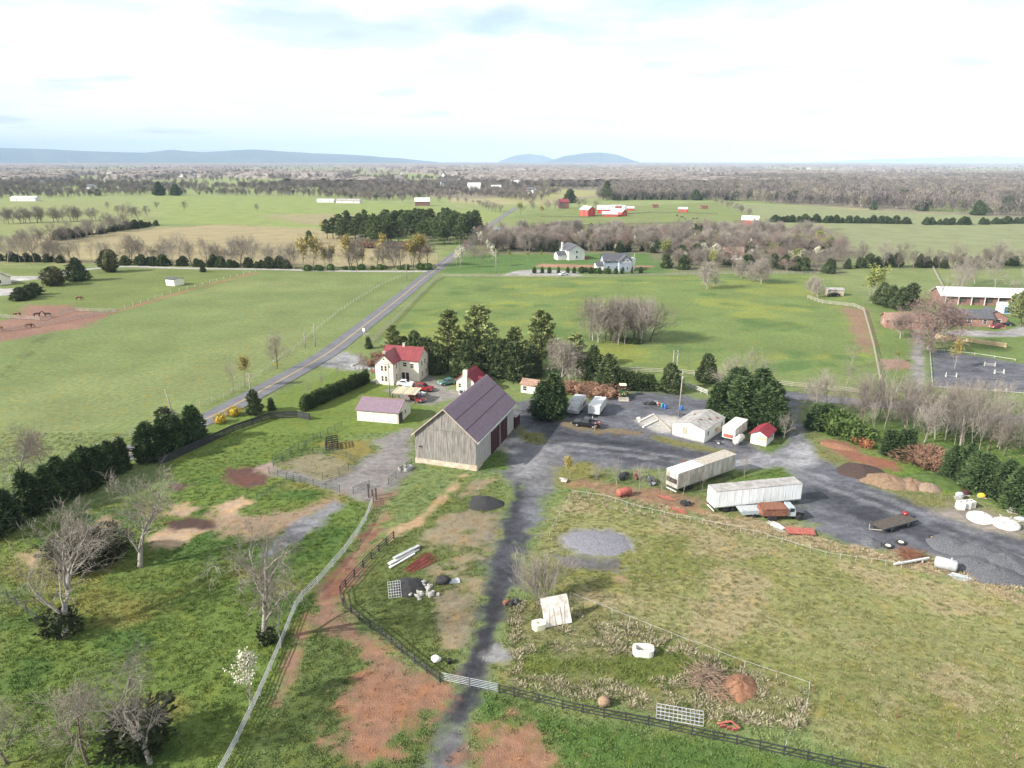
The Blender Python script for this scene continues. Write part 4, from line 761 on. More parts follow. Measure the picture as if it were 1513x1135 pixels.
mat('trailer_grey', (.50,.49,.47), .55, .3, .9, c2=(.30,.265,.23), stretch=(1.5,1.5,.3)); ribbed('trailer_white', (.78,.80,.82), (.68,.69,.69), 2.6, 'X', .4, .0, .25); mat('rust', (.20,.085,.05), .9, .4, 3, c2=(.11,.05,.035)); mat('rust_red', (.32,.095,.075), .85, .35, 3); mat('black', (.018,.018,.02), .6, .3, 3); mat('rubber', (.022,.022,.023), .85, .2, 4); mat('steel', (.38,.39,.40), .45, .25, 2, metal=.6); mat('galv', (.46,.47,.48), .5, .2, 2, metal=.35); mat('dark_steel', (.07,.072,.078), .55, .3, 2, metal=.3)
mat('car_black', (.012,.012,.014), .25, .2, 1, spec=.6); mat('car_red', (.22,.016,.022), .3, .2, 1, spec=.6); mat('car_white', (.74,.74,.74), .3, .1, 1, spec=.6); mat('car_silver', (.42,.43,.45), .3, .1, 1, spec=.6); mat('car_green', (.06,.16,.15), .35, .2, 1, spec=.6); mat('truck_grey', (.34,.38,.42), .4, .2, 1); mat('tractor_green', (.022,.13,.035), .45, .2, 1); mat('tractor_cream', (.72,.66,.46), .5, .1, 1); mat('yellow', (.70,.42,.03), .5, .15, 1)
mat('tarp_grey', (.36,.37,.39), .6, .3, 1.6, c2=(.22,.23,.25), bump=.5); mat('plastic_white', (.62,.62,.58), .45, .1, 1); mat('cream_plastic', (.70,.67,.53), .5, .15, 2); mat('blue', (.03,.12,.40), .5, .2, 1); mat('teal', (.05,.25,.28), .5, .2, 1); mat('wood_pale', (.48,.38,.25), .85, .25, 3); mat('wood_grey', (.34,.31,.27), .9, .3, 3, stretch=(1,1,.3)); mat('wood_dark', (.07,.058,.05), .9, .3, 3); mat('stone', (.34,.33,.31), .9, .3, 2, bump=.4)
mat('coal', (.030,.030,.033), .95, .4, 5, bump=.8, bscale=14); mat('gravel_heap', (.115,.118,.130), .95, .35, 11, c2=(.042,.044,.052), thr=(.42,.6), bump=1, bscale=9); mat('pale_gravel', (.20,.20,.225), .95, .35, 9, c2=(.085,.085,.105), thr=(.40,.62), bump=1, bscale=9); mat('soil_heap', (.21,.105,.062), .95, .35, 3, bump=.8, bscale=9); mat('tan_heap', (.19,.125,.082), .95, .35, 3, bump=.8, bscale=9); mat('dark_soil', (.055,.035,.030), .95, .4, 4, bump=.8, bscale=9); mat('brush_wood', (.22,.16,.12), .95, .4, 6); mat('hay', (.26,.18,.12), .95, .35, 6, bump=.8, bscale=16)
mat('skin', (.50,.33,.25), .6, .1, 3); mat('cloth_dark', (.03,.03,.04), .9, .2, 4); mat('cloth_tan', (.35,.26,.17), .9, .2, 4); mat('cloth_red', (.22,.05,.05), .9, .2, 4); mat('hair_dark', (.03,.02,.015), .8, .2, 4); mat('horse_bay', (.13,.05,.025), .6, .25, 2); mat('horse_dark', (.035,.018,.012), .6, .25, 2)
M = MATS
# ------------------------------------------------------------------ building helper: local x, y, z, metres
class Bld:
    def __init__(s, name, label, cat, loc, rz, group=None): s.o = thing(name, label, cat, (loc[0], loc[1], 0), rz, group)
    def gable(s, x0, x1, y0, y1, eave, ridge, axis, wm, rm, over=.35, th=.14, z0=-.1, roof=True, seams=True):
        # axis = direction of the ridge
        if axis == 'y': c = (x0+x1)/2; prof = [(x0,z0),(x1,z0),(x1,eave),(c,ridge),(x0,eave)]; MB().prism(prof, y0, y1, 'y').build('wall', M[wm], s.o); hw = (x1-x0)/2; a0, a1 = y0, y1
        else: c = (y0+y1)/2; prof = [(y0,z0),(y1,z0),(y1,eave),(c,ridge),(y0,eave)]; MB().prism(prof, x0, x1, 'x').build('wall', M[wm], s.o); hw = (y1-y0)/2; a0, a1 = x0, x1
        if not roof: return
        sl = (ridge-eave)/hw; q = .012
        for sg in (-1, 1):
            e = hw+over; pr = [(c, ridge+q), (c+sg*e, ridge-sl*e+q), (c+sg*e, ridge-sl*e+th+q), (c, ridge+th+q)]
            if sg < 0: pr = pr[::-1]
            ro = MB().prism(pr, a0-over, a1+over, axis).build('roof', M[rm], s.o)
            if rm in ('red_roof', 'dark_red_roof', 'barn_roof') and seams:
                sm = MB(); k = int((a1-a0+2*over)/.5)
                for i in range(k+1):
                    a_ = a0-over+.02+i*(a1-a0+2*over-.04)/k; q0 = (c, ridge+th+q-.01); q1 = (c+sg*e, ridge-sl*e+th+q-.01); pp = [q0, q1, (q1[0], q1[1]+.06), (q0[0], q0[1]+.06)]; sm.prism(pp if sg > 0 else pp[::-1], a_-.022, a_+.022, axis)
                so_ = sm.build('roof_seams', M[rm], ro); so_['kind'] = 'stuff'
    def box(s, name, m, x0, y0, z0, x1, y1, z1, parent=None): return MB().box(x0,y0,z0,x1,y1,z1).build(name, M[m], parent or s.o)
    def win(s, face, p, q, z, w, h, name='window', fm='cream_trim', pm='glass', bar=True):
        """face 'x+','x-','y+','y-' of the plane at p; q along the wall; frame stands proud, pane set back in it"""
        ax, sg = face[0], (1 if face[1] == '+' else -1); f = MB(); t = .07
        def bx(mb, q0, q1, z0, z1, d0, d1):
            a, b2 = sorted((p+sg*d0, p+sg*d1))
            mb.box(a, q0, z0, b2, q1, z1) if ax == 'x' else mb.box(q0, a, z0, q1, b2, z1)
        for q0, q1, z0, z1 in ((q-w/2-t, q-w/2, z-t, z+h+t), (q+w/2, q+w/2+t, z-t, z+h+t), (q-w/2, q+w/2, z+h, z+h+t), (q-w/2, q+w/2, z-t, z)): bx(f, q0, q1, z0, z1, -.02, .07)
        if bar: bx(f, q-w/2, q+w/2, z+h/2-.025, z+h/2+.025, -.02, .05)
        fo = f.build(name, M[fm], s.o); g = MB(); bx(g, q-w/2, q+w/2, z, z+h, -.02, .02); g.build('pane' if name == 'window' else 'panel', M[pm], fo); return fo
    def door(s, face, p, q, w, h, m='cream_trim', z=0.0): return s.win(face, p, q, z+.07, w, h, 'door', 'cream_trim', m, False)
def R_(d): return math.radians(d)
# ---- barn: ridge along local y
B = Bld('barn', 'big weathered grey board barn with a purple brown metal roof', 'barn', (-8.19,121.8), R_(-17.9))
B.gable(-5.6, 5.6, -10.25, 10.25, 5.6, 10.4, 'y', 'barn_board', 'barn_roof', .45)
bm = random.Random(3)
def boards(bld, face, p, q0, q1, ztop, z0, name, m, wd=.30):
    mb = MB(); q = q0; k = 0; sg = 1 if face[1] == '+' else -1
    while q < q1-.05:
        w = min(wd*bm.uniform(.75,1.25), q1-q); d = .02+bm.random()*.045; zt = ztop(q+w/2); a, b2 = sorted((p, p+sg*d)); zb = z0+bm.uniform(-.05,.05)
        if zt > zb+.1: (mb.box(q+.008, a, zb, q+w-.012, b2, zt) if face[0] == 'y' else mb.box(a, q+.008, zb, b2, q+w-.012, zt))
        q += w
    o = mb.build(name, M[m], bld.o); o['kind'] = 'stuff'; return o
gz = lambda q: 10.4-4.8*abs(q)/5.6-.06
boards(B, 'y-', -10.25, -5.6, 5.6, lambda q: min(gz(q), 6.5), .95, 'board_siding', 'barn_board'); boards(B, 'y-', -10.30, -5.5, 5.5, gz, 6.55, 'gable_boards', 'barn_board'); boards(B, 'x+', 5.6, -10.25, 10.25, lambda q: 5.3, .1, 'side_boards', 'barn_side')
B.box('foundation', 'limewash', -5.68, -10.36, -.1, 5.68, -10.25, .95); B.box('foundation', 'limewash', 5.6, -10.36, -.1, 5.74, -7.5, .8)
for y in (-.9, 3.55): d = B.box('door', 'maroon', 5.68, y-2.12, .15, 5.80, y+2.12, 4.45); [B.box('door_batten', 'maroon', 5.80, y-2.1+i*1.04, .2, 5.84, y-2.02+i*1.04, 4.4, d) for i in range(5)]
B.box('door_post', 'barn_side', 5.68, 1.25, .1, 5.90, 1.43, 4.5); B.box('door_track', 'barn_side', 5.68, -3.4, 4.5, 5.92, 6.0, 4.75)
for z_, a_ in ((8.6, .0), (7.0, .0)):
    xx = (10.4-z_)/4.8*5.6; B.box('roof_seam', 'maroon', xx-.05, -10.6, z_+.11, xx+.05, 10.6, z_+.20)
B.box('gutter', 'white_wall', 5.98, -10.7, 4.98, 6.14, 10.7, 5.14)
for sg in (-1, 1): MB().prism([(0,10.58),(sg*6.06,5.28),(sg*6.06,5.12),(0,10.40)][::sg], -10.76, -10.70, 'y').build('barge_board', M['limewash'], B.o)
B.win('y-', -10.33, -4.6, 3.0, .5, .35, fm='barn_board', bar=False)
A = Bld('lean_to_shed', 'small maroon lean to shed at the far end of the barn', 'shed', (-8.19+.307*12.0+.952*4.3, 121.8+.952*12.0-.307*4.3), R_(-17.9))
MB().prism([(-1.6,-.1),(1.6,-.1),(1.6,2.5),(-1.6,3.1)], -1.5, 1.5, 'y').build('wall', M['maroon'], A.o); MB().prism([(-1.9,3.16),(1.9,2.46),(1.9,2.58),(-1.9,3.28)], -1.8, 1.8, 'y').build('roof', M['grey_roof'], A.o); A.door('y-', -1.5, 0, 1.6, 2.0, 'wood_grey')
# ---- long low shed
B = Bld('garage', 'low cream garage with a purple metal roof beside the grey barn', 'garage', (-26.1,136.9), R_(-13))
B.gable(-4.4, 4.4, -3.4, 3.4, 2.4, 3.9, 'x', 'cream', 'barn_roof', .3); 
for i in range(5): B.box('garage_door', 'cream_trim', -4.2+i*1.7, -3.47, .1, -2.66+i*1.7, -3.40, 2.15)
B.win('x+', 4.4, .4, 1.0, .8, .8); B.box('door_opening', 'wood_dark', 4.40, -3.0, .05, 4.46, -1.2, 2.0); B.box('ridge_cap', 'shingle_brown', -4.6, -.12, 4.02, 4.6, .12, 4.1)
# ---- farmhouse: local x along main ridge
B = Bld('farmhouse', 'two storey cream farmhouse with a red metal roof', 'house', (-25.66,165.1), R_(-14))
B.gable(-4.6, 4.6, -3.3, 3.3, 5.3, 7.6, 'x', 'cream', 'red_roof', .35)
B.gable(-4.6, -.2, -7.2, -3.25, 5.3, 7.3, 'y', 'cream', 'red_roof', .35, roof=False)
for sg in (-1, 1):
    c, hw, sl = -2.4, 2.2, 2.0/2.2; e = hw+.35; pr = [(c,7.32),(c+sg*e,7.32-sl*e),(c+sg*e,7.47-sl*e),(c,7.47)]; MB().prism(pr[::sg], -7.55, -.15, 'y').build('roof', M['red_roof'], B.o)
for q, z in ((-2.9,.9),(-2.0,.9),(-2.9,3.4),(-2.0,3.4)): B.win('y-', -7.2, q, z, .5, 1.2)
B.win('y-', -7.2, -2.4, 6.0, .35, .4, bar=False)
for q, z in ((-5.2,3.5),(-5.2,1.0)): B.win('x+', -.2, q, z, .6, 1.2)
for q, z, w in ((3.0,3.4,.8),(1.2,3.6,.9)): B.win('y-', -3.3, q, z, w, 1.0)
for q in (.75, 1.75): B.door('y-', -3.3, q, .85, 2.1, 'glass')
for q, z in ((-1.2,3.5),(.8,3.5),(-1.2,.9),(1.4,.9)): B.win('x+', 4.6, q, z, .7, 1.2)
B.win('x+', 4.6, 0, 6.1, .4, .5, bar=False)
for x, y, z in ((-.2,0,7.2),(-2.4,-6.6,6.7)):
    ch = B.box('chimney', 'limewash', x-.28, y-.28, z, x+.28, y+.28, z+1.15); B.box('chimney_cap', 'stone', x-.34, y-.34, z+1.15, x+.34, y+.34, z+1.25, ch)
pf = B.box('porch', 'stone', -6.4, -6.2, -.1, -4.62, -3.2, .25); B.box('porch_roof', 'red_roof', -6.5, -6.3, 2.5, -4.62, -3.1, 2.62, pf)
for y in (-6.1,-3.3): B.box('porch_post', 'cream_trim', -6.4, y-.06, .25, -6.28, y+.06, 2.5, pf)
B.box('patio', 'brick_red', -.1, -7.0, -.1, 4.4, -3.32, .12)
# ---- cottage with chimney beside the farmhouse, cream hut, carport
B = Bld('cottage', 'small cream outbuilding with red roof and tall white chimney', 'outbuilding', (-9.6,156.2), R_(-20))
B.gable(-2.1, 2.1, -3.0, 3.0, 2.7, 4.4, 'y', 'cream', 'dark_red_roof', .3); B.box('chimney', 'cream_trim', -.15, -3.75, -.1, .75, -3.01, 5.2); B.gable(2.1, 4.4, -2.4, 2.4, 2.0, 2.9, 'x', 'cream', 'dark_red_roof', .25); B.win('y-', -3.0, -1.3, .9, .6, 1.0); B.win('y-', -2.4, 3.2, .8, .6, .9, fm='white_wall'); B.door('x+', 4.4, 0, .9, 1.8)
mobj_b = Bld('heat_unit', 'white boxed heating unit beside the cottage chimney', 'machine', (-11.2,151.6), R_(-20)); mobj_b.box('case', 'metal_white', -.6, -.4, .1, .6, .4, 1.2); mobj_b.box('grille', 'dark_steel', -.45, -.43, .25, .45, -.40, 1.05); mobj_b.box('pad', 'stone', -.7, -.5, -.05, .7, .5, .10)
B = Bld('hut', 'little cream hut with brown shingle roof beyond the barn', 'hut', (5.0,153.2), R_(-25))
B.gable(-2.6, 2.6, -1.5, 1.5, 2.0, 2.9, 'x', 'cream', 'shingle_brown', .25); B.win('y-', -1.5, -1.6, .6, .9, 1.0); B.box('door', 'teal', -2.66, -.6, .05, -2.60, .3, 1.8)
B = Bld('carport', 'open timber carport with pale plank roof behind the garage', 'carport', (-22.9,147.0), R_(-14))
for x in (-2.6,2.6):
    for y in (-1.7,1.7): B.box('post', 'wood_dark', x-.08, y-.08, -.1, x+.08, y+.08, 2.2)
for i in range(8): MB().boxc((-2.45+i*.7, 0, 2.34+(i % 2)*.02), (.62,4.0,.06), 0, R_(5)).build('roof_plank', M['wood_pale' if i % 3 else 'wood_grey'], B.o)
B.box('beam', 'wood_dark', -2.8, -1.78, 2.05, 2.8, -1.6, 2.22); B.box('beam', 'wood_dark', -2.8, 1.6, 2.05, 2.8, 1.78, 2.22)
# ---- white mobile building and its neighbours
B = Bld('mobile_building', 'white mobile building with a stained grey low roof', 'building', (35.97,128.15), R_(-39))
B.gable(-3.2, 3.2, -4.6, 4.6, 2.45, 3.35, 'y', 'white_wall', 'grey_roof', .12, .08); B.win('y-', -4.6, -.7, .9, .75, 1.3, fm='wood_pale', pm='wood_grey', bar=False); B.win('x+', 3.2, -3.0, 1.1, .7, .8, fm='white_wall'); B.win('x+', 3.2, 3.2, 1.1, .7, .8, fm='white_wall'); B.box('ac_unit', 'wood_pale', 3.2, .2, 1.0, 3.7, 1.0, 1.6)
for x, y in ((.8,-1.5),(1.8,.5),(2.4,2.5),(-1.5,1.0)): B.box('roof_vent', 'rust', x-.2, y-.2, 3.42-.281*abs(x), x+.2, y+.2, 3.62-.281*abs(x))
B.box('skirting', 'grey_roof', -3.24, -4.66, -.1, 3.24, -4.60, .3)
B = Bld('storage_trailer', 'short white storage trailer with rust streaked roof', 'trailer', (42.3,126.2), R_(-37))
B.box('body', 'white_dirty', -1.2, -3.3, .6, 1.2, 3.3, 2.6); B.box('roof', 'white_dirty', -1.24, -3.34, 2.6, 1.24, 3.34, 2.68); B.box('rear_door', 'rust_red', -.9, -3.36, .75, .9, -3.30, 1.4); B.box('frame', 'dark_steel', -1.0, -3.2, .4, 1.0, 3.2, .6)
def wheel(parent, x, y, r=.38, w=.25, rim='steel', name='wheel'):
    o = MB().lathe([(r*.6,-w/2),(r*.95,-w/2),(r,-w*.3),(r,w*.3),(r*.95,w/2),(r*.6,w/2)], 16, axis='x').build(name, M['rubber'], parent, True, (x, y, r)); MB().lathe([(r*.58,-w*.42),(r*.62,0),(r*.58,w*.52),(r*.2,w*.56)], 12, axis='x').build('rim', M[rim], o); return o
for x in (-1.1, 1.1):
    for y in (1.2, 2.1): wheel(B.o, x, y)
t = thing('propane_tank', 'white horizontal propane tank beside the storage trailer', 'tank', (*G(1091,655)[:2],0), R_(-37)); MB().lathe([(.05,-1.9),(.42,-1.82),(.6,-1.55),(.62,0),(.6,1.55),(.42,1.82),(.05,1.9)], 18, (0,0,.85), 'y').build('shell', M['white_dirty'], t, True)
for y in (-1.1, 1.1): MB().box(-.45,y-.1,-.05,.45,y+.1,.35).build('cradle', M['stone'], t)
MB().lathe([(.15,0),(.15,.2),(.1,.28)], 10, (0,0,1.44)).build('valve_dome', M['white_dirty'], t)
B = Bld('shed', 'little white shed with a dark red metal roof by the drive', 'shed', (46.7,123.6), R_(-37))
B.gable(-1.45, 1.45, -2.2, 2.2, 2.0, 2.8, 'y', 'white_wall', 'dark_red_roof', .35); B.door('y-', -2.2, -.75, .95, 1.75, 'plastic_white'); B.box('wood_band', 'wood_pale', -.1, -2.26, .95, 1.45, -2.20, 1.75); B.box('wood_band', 'wood_pale', 1.45, -2.2, 1.2, 1.51, 1.0, 1.9); B.win('x+', 1.45, .9, .8, .8, .7, fm='white_wall')
# ---- two semi trailers (rear at local x=0)
def semi(label, A_, B_, body, roof2=None, dark=False):
    a, b2 = G(*A_, .95), G(*B_, .95); d = b2-a; Ln = math.hypot(d.x, d.y); rz = math.atan2(d.y, d.x); t = thing('box_trailer', label, 'trailer', (a.x, a.y, 0), rz); Wd = 2.5
    MB().box(0,0,.95,Ln,Wd,3.55).build('body', M[body], t)
    if roof2: MB().box(-.02,-.02,3.55,Ln*.42,Wd+.02,3.62).build('roof', M['white_wall'], t); MB().box(Ln*.42+.01,-.02,3.55,Ln+.02,Wd+.02,3.61).build('roof', M['wood_grey'], t)
    else: MB().box(-.02,-.02,3.55,Ln+.02,Wd+.02,3.62).build('roof', M['grey_roof'], t)
    for y in (.04, Wd/2+.02):
        o = MB().box(-.06,y,1.0,-.001,y+Wd/2-.06,3.5).build('rear_door', M['white_wall' if not dark else body], t); MB().box(-.10,y+.5,1.1,-.06,y+.56,3.4).build('lock_rod', M['steel'], o)
    if dark: MB().box(-.13,.15,1.7,-.10,Wd-.15,2.5).build('door_opening', M['wood_dark'], t)
    for i in range(int(Ln/1.2)): MB().box(.5+i*1.2,-.02,1.0,.55+i*1.2,-.001,3.5).build('side_post', M[body], t)
    MB().box(0,-.03,.93,Ln,-.005,1.08).build('side_rail', M['steel'], t); MB().box(.1,.4,.7,Ln-.1,Wd-.4,.95).build('chassis', M['dark_steel'], t); MB().box(-.05,.2,.35,.05,Wd-.2,.5).build('bumper', M['white_wall'], t)
    for y in (.35, Wd-.35): MB().box(-.03,y-.05,.5,.03,y+.05,.95).build('bumper_post', M['dark_steel'], t); MB().box(Ln*.77,y-.06,.0,Ln*.77+.12,y+.06,.95).build('landing_leg', M['dark_steel'], t)
    for x in (Ln*.14, Ln*.14+1.25):
        for y in (.2, Wd-.2):
            o = wheel(t, x, y, .5, .3, 'galv'); o.rotation_euler = (0, 0, PI/2)
semi('weathered grey box trailer with a half brown roof', (1001,723), (1086,693), 'trailer_grey', True, True)
semi('long clean white box trailer behind the flatbed truck', (1056,751), (1183,738), 'trailer_white')
# ---- vehicles: local +x is forward
def vehicle(name, label, cat, loc, rz, paint, kind='car', group=None, L_=4.6, Wd=1.8):
    t = thing(name, label, cat, (loc[0], loc[1], 0), rz, group); h = L_/2; w = Wd/2
    if kind == 'pickup':
        body = [(-h,.45),(h-.1,.42),(h,.62),(h-.02,.88),(h-.25,1.0),(.95,1.08),(-.85,1.08),(-.85,1.0),(-h,1.0)]; cab = [(1.15,1.06),(.45,1.74),(-.7,1.76),(-.9,1.06)]
    else: body = [(-h,.4),(h-.1,.4),(h,.6),(h-.05,.8),(h*.45,.95),(-h+.2,1.0),(-h,.85)]; cab = [(h*.48,.93),(h*.12,1.42),(-h*.5,1.45),(-h*.85,.97)]
    MB().prism(body, -w, w, 'y').build('body', M[paint], t)
    cb = MB(); n_ = len(cab); zt = max(z for _, z in cab); vs = [(x, s*(w-.05-(.16 if z > zt-.2 else 0)), z) for s in (-1,1) for x, z in cab]; cb.add(vs, [tuple(range(n_)), tuple(range(n_, 2*n_))[::-1]]+[(i, n_+i, n_+(i+1) % n_, (i+1) % n_) for i in range(n_)]); cb.build('cabin', M[paint], t)
    def inset(pts, k): cx = sum(p[0] for p in pts)/4; cz = sum(p[1] for p in pts)/4; return [(cx+(x-cx)*k, cz+(z-cz)*k) for x, z in pts]
    gp_ = inset(cab, .80)
    for s in (-1, 1): g = MB(); y0 = lambda z: s*(w-.035-(z-cab[0][1])/(zt-cab[0][1])*.16); g.add([(x, y0(z), z) for x, z in gp_], [(0,1,2,3)]); g.add([(x, y0(z)-s*.05, z) for x, z in gp_], [(0,1,2,3)]); g.build('side_window', M['glass'], t)
    for i0, i1, nm in ((0,1,'windscreen'),(3,2,'rear_window')):
        (xa, za), (xb, zb) = cab[i0], cab[i1]; s = 1 if i0 == 0 else -1; g = MB(); e = .02*s
        p = [(xa+(xb-xa)*k+e, y, za+(zb-za)*k+.02) for k, y in ((.1,-w+.18),(.1,w-.18),(.9,w-.28),(.9,-w+.28))]; g.add(p, [(0,1,2,3)]); g.add([(x-e*2, y, z-.05) for x, y, z in p], [(0,1,2,3)]); g.build(nm, M['glass'], t)
    for s in (-1, 1):
        MB().box(h-.06,s*(w-.22)-.16,.66,h+.015,s*(w-.22)+.16,.84).build('headlight', M['plastic_white'], t); MB().box(-h-.015,s*(w-.15)-.1,.66,-h+.05,s*(w-.15)+.1,.9).build('tail_light', M['car_red'], t)
        for x in (-h*.62, h*.62): o = wheel(t, x, s*(w-.12), .37, .24); o.rotation_euler = (0, 0, PI/2)
    MB().box(h-.05,-w+.1,.42,h+.06,w-.1,.58).build('bumper', M['steel'], t)
    if kind == 'pickup': MB().box(-h+.1,-w+.14,1.0,-.98,w-.14,1.012).build('bed_floor', M['dark_steel'], t); [MB().box(-h,s*w-.06 if s > 0 else s*w,1.0,-.9,s*w if s > 0 else s*w+.06,1.2).build('bed_wall', M[paint], t) for s in (-1,1)]; MB().box(-h,-w+.06,1.0,-h+.06,w-.06,1.2).build('tailgate', M[paint], t)
    return t
def GV(u, v): return tuple(G(u, v)[:2])
vehicle('pickup_truck', 'black pickup truck parked before the white utility trailer', 'pickup', GV(866,630), R_(158), 'car_black', 'pickup', L_=5.3, Wd=1.95)
vehicle('pickup_truck', 'red pickup truck parked behind the farmhouse patio', 'pickup', GV(624,577), R_(-20), 'car_red', 'pickup', L_=5.2, Wd=1.9)
vehicle('car', 'white car parked beside the red pickup at the farmhouse', 'car', GV(607,578), R_(-10), 'car_white'); vehicle('car', 'silver white car next to the open carport', 'car', GV(614,584), R_(-35), 'car_silver'); vehicle('car', 'red car parked at the corner of the garage', 'car', GV(617,592), R_(-50), 'car_red')
vehicle('car', 'small white car on the brick patio', 'car', GV(599,570), R_(-5), 'car_white', L_=3.8, Wd=1.6); vehicle('car', 'dark teal jeep parked beside the cottage', 'car', GV(661,568), R_(215), 'car_green', L_=4.2); vehicle('car', 'dark car parked beyond the brick house porch', 'car', GV(1484,481), R_(160), 'car_black'); vehicle('car', 'dark red car on the brick house driveway', 'car', GV(1472,485), R_(200), 'car_red'); vehicle('car', 'black car beside the small field shed', 'car', GV(1231,438), R_(180), 'car_black'); vehicle('car', 'pale car on the drive of the far white house', 'car', GV(833,407), R_(30), 'car_white')
# dump truck facing right with a pale trailer bed behind it
p = G(1150,765); t = thing('flatbed_truck', 'old dump truck with grey cab, black bonnet and rusty bed', 'truck', (p.x, p.y, 0), R_(2))
MB().box(-2.9,-.45,.55,2.9,.45,.8).build('chassis', M['dark_steel'], t); MB().prism([(-2.9,.85),(.9,.85),(.9,1.9),(-2.9,1.75)], -1.1, 1.1, 'y').build('dump_bed', M['rust'], t); MB().prism([(1.0,.7),(2.1,.7),(2.1,1.35),(1.9,2.05),(1.0,2.1)], -.95, .95, 'y').build('cab', M['truck_grey'], t); MB().prism([(2.1,.65),(3.4,.65),(3.45,1.15),(2.1,1.36)], -.85, .85, 'y').build('bonnet', M['car_black'], t)
for s in (-1,1): MB().box(1.2,s*.955-.01,1.4,1.85,s*.955+.01,1.95).build('side_window', M['glass'], t); [setattr(wheel(t, x, s*.9, .45, .3, 'plastic_white'), 'rotation_euler', (0,0,PI/2)) for x in (-1.6,-.9,2.7)]
MB().box(-2.6,-1.16,1.9,.6,1.16,1.98).build('tarp_rail', M['rust'], t)
p = G(1109,761); t = thing('utility_trailer', 'pale blue steel trailer bed behind the dump truck', 'trailer', (p.x, p.y, 0), R_(4)); MB().prism([(-1.7,.55),(1.5,.55),(1.7,1.2),(-2.0,1.05)], -.95, .95, 'y').build('tub', M['truck_grey'], t); MB().box(-1.75,-.85,1.1,1.4,.85,1.16).build('floor', M['galv'], t); [setattr(wheel(t, .2, s*.9, .33, .2), 'rotation_euler', (0,0,PI/2)) for s in (-1,1)]
# covered camper, white utility trailer
a, b2, c = G(837,614), G(854,617), G(866,603); rz = math.atan2((c-b2).y, (c-b2).x)-PI/2; mid = (a+c)/2
t = thing('camper', 'camper under a crumpled grey tarpaulin beside the cypress clump', 'camper', (mid.x, mid.y, 0), rz); MB().prism([(-3.2,.75),(3.1,.7),(3.1,2.85),(-.6,2.8),(-2.4,2.2),(-3.3,1.4)], -1.2, 1.2, 'x').build('tarpaulin', M['tarp_grey'], t)
MB().prism([(-.3,.68),(3.14,.68),(3.14,2.7),(-.3,2.7)], 1.2, 1.24, 'x').build('side_wall', M['white_dirty'], t)
for i in range(3): MB().box(1.24,.2+i*1.0,1.2,1.28,.8+i*1.0,2.0).build('window', M['glass'], t)
MB().box(-.1,-4.3,.5,.1,-3.0,.62).build('hitch', M['dark_steel'], t); MB().box(-.06,-4.2,-.02,.06,-4.08,.5).build('jack', M['dark_steel'], t); [wheel(t, x, y, .36, .22) for x in (-1.05,1.05) for y in (.3,1.1)]
a, b2, c = G(869,612), G(887,617), G(895,605); mid = (a+c)/2
t = thing('utility_trailer', 'plain white enclosed utility trailer beside the covered camper', 'trailer', (mid.x, mid.y, 0), rz+.03); MB().box(-1.2,-3.2,.6,1.2,3.2,2.25).build('body', M['metal_white'], t); MB().box(-1.23,-3.23,2.25,1.23,3.23,2.32).build('roof', M['metal_white'], t); MB().box(-.08,-4.3,.5,.08,-3.2,.62).build('hitch', M['dark_steel'], t); MB().box(-.05,-4.2,-.02,.05,-4.1,.5).build('jack', M['plastic_white'], t); [wheel(t, x, y, .36, .22) for x in (-1.1,1.1) for y in (.2,1.0)]
for y in (-2.1,0,2.1): MB().box(1.2,y-.03,.65,1.215,y+.03,2.2).build('side_seam', M['steel'], t)
# tractor with loader, facing the camera (local -y)
p = G(920,587); t = thing('tractor', 'green tractor with cream canopy and a front loader bucket', 'tractor', (p.x, p.y, 0), R_(-4)); MB().box(-.4,-1.9,.75,.4,.3,1.5).build('bonnet', M['tractor_green'], t); MB().box(-.55,.3,.6,.55,1.6,1.25).build('platform', M['tractor_green'], t); MB().box(-.3,.75,1.25,.3,1.25,1.75).build('seat', M['black'], t); MB().box(-.75,.0,2.62,.75,1.6,2.74).build('canopy', M['tractor_cream'], t)
for x in (-.6,.6):
    for y in (.15,1.4): MB().box(x-.04,y-.04,1.0,x+.04,y+.04,2.62).build('canopy_post', M['dark_steel'], t)
    wheel(t, x*1.65, 1.0, .78, .42, 'yellow'); wheel(t, x*1.35, -1.5, .48, .3, 'yellow'); MB().tube([(x,.2,1.5),(x,-1.9,1.25),(x,-2.7,.5)], .07, 6).build('loader_arm', M['tractor_green'], t)
MB().prism([(-2.6,.15),(-3.4,.1),(-3.45,.2),(-2.75,.3),(-2.7,.85),(-2.58,.85)], -1.1, 1.1, 'x').build('bucket', M['wood_grey'], t); MB().box(-.3,-1.96,.85,.3,-1.90,1.4).build('grille', M['black'], t)
for s in (-1,1): MB().lathe([(.1,-.04),(.12,.02)], 10, (s*.24,-1.95,1.3), 'y').build('headlight', M['plastic_white'], t)
# black flatbed trailer with red tarpaulin
a, b2 = G(1297,789), G(1350,774); d = b2-a; t = thing('flatbed_trailer', 'empty black flatbed trailer with a red tarpaulin corner', 'trailer', ((a.x+b2.x)/2, (a.y+b2.y)/2+.8, 0), math.atan2(d.y, d.x)); 
for i in range(10): MB().box(-3.5+i*.7,-1.05,.72,-2.84+i*.7,1.05,.78).build('deck_plank', M['wood_dark'], t)
for y in (-1.1,1.1): MB().box(-3.6,y-.06,.55,3.6,y+.06,.80).build('side_rail', M['dark_steel'], t)
MB().tube([(-3.6,-1.0,.66),(-4.9,0,.6),(-3.6,1.0,.66)], .06, 5).build('tongue', M['wood_grey'], t); MB().blob((3.3,.8,.95), (.45,.45,.25), 3).build('tarpaulin', M['car_red'], t, True); [setattr(wheel(t, x, s*1.2, .38, .22, 'plastic_white'), 'rotation_euler', (0,0,PI/2)) for x in (-1.6,1.7) for s in (-1,1)]
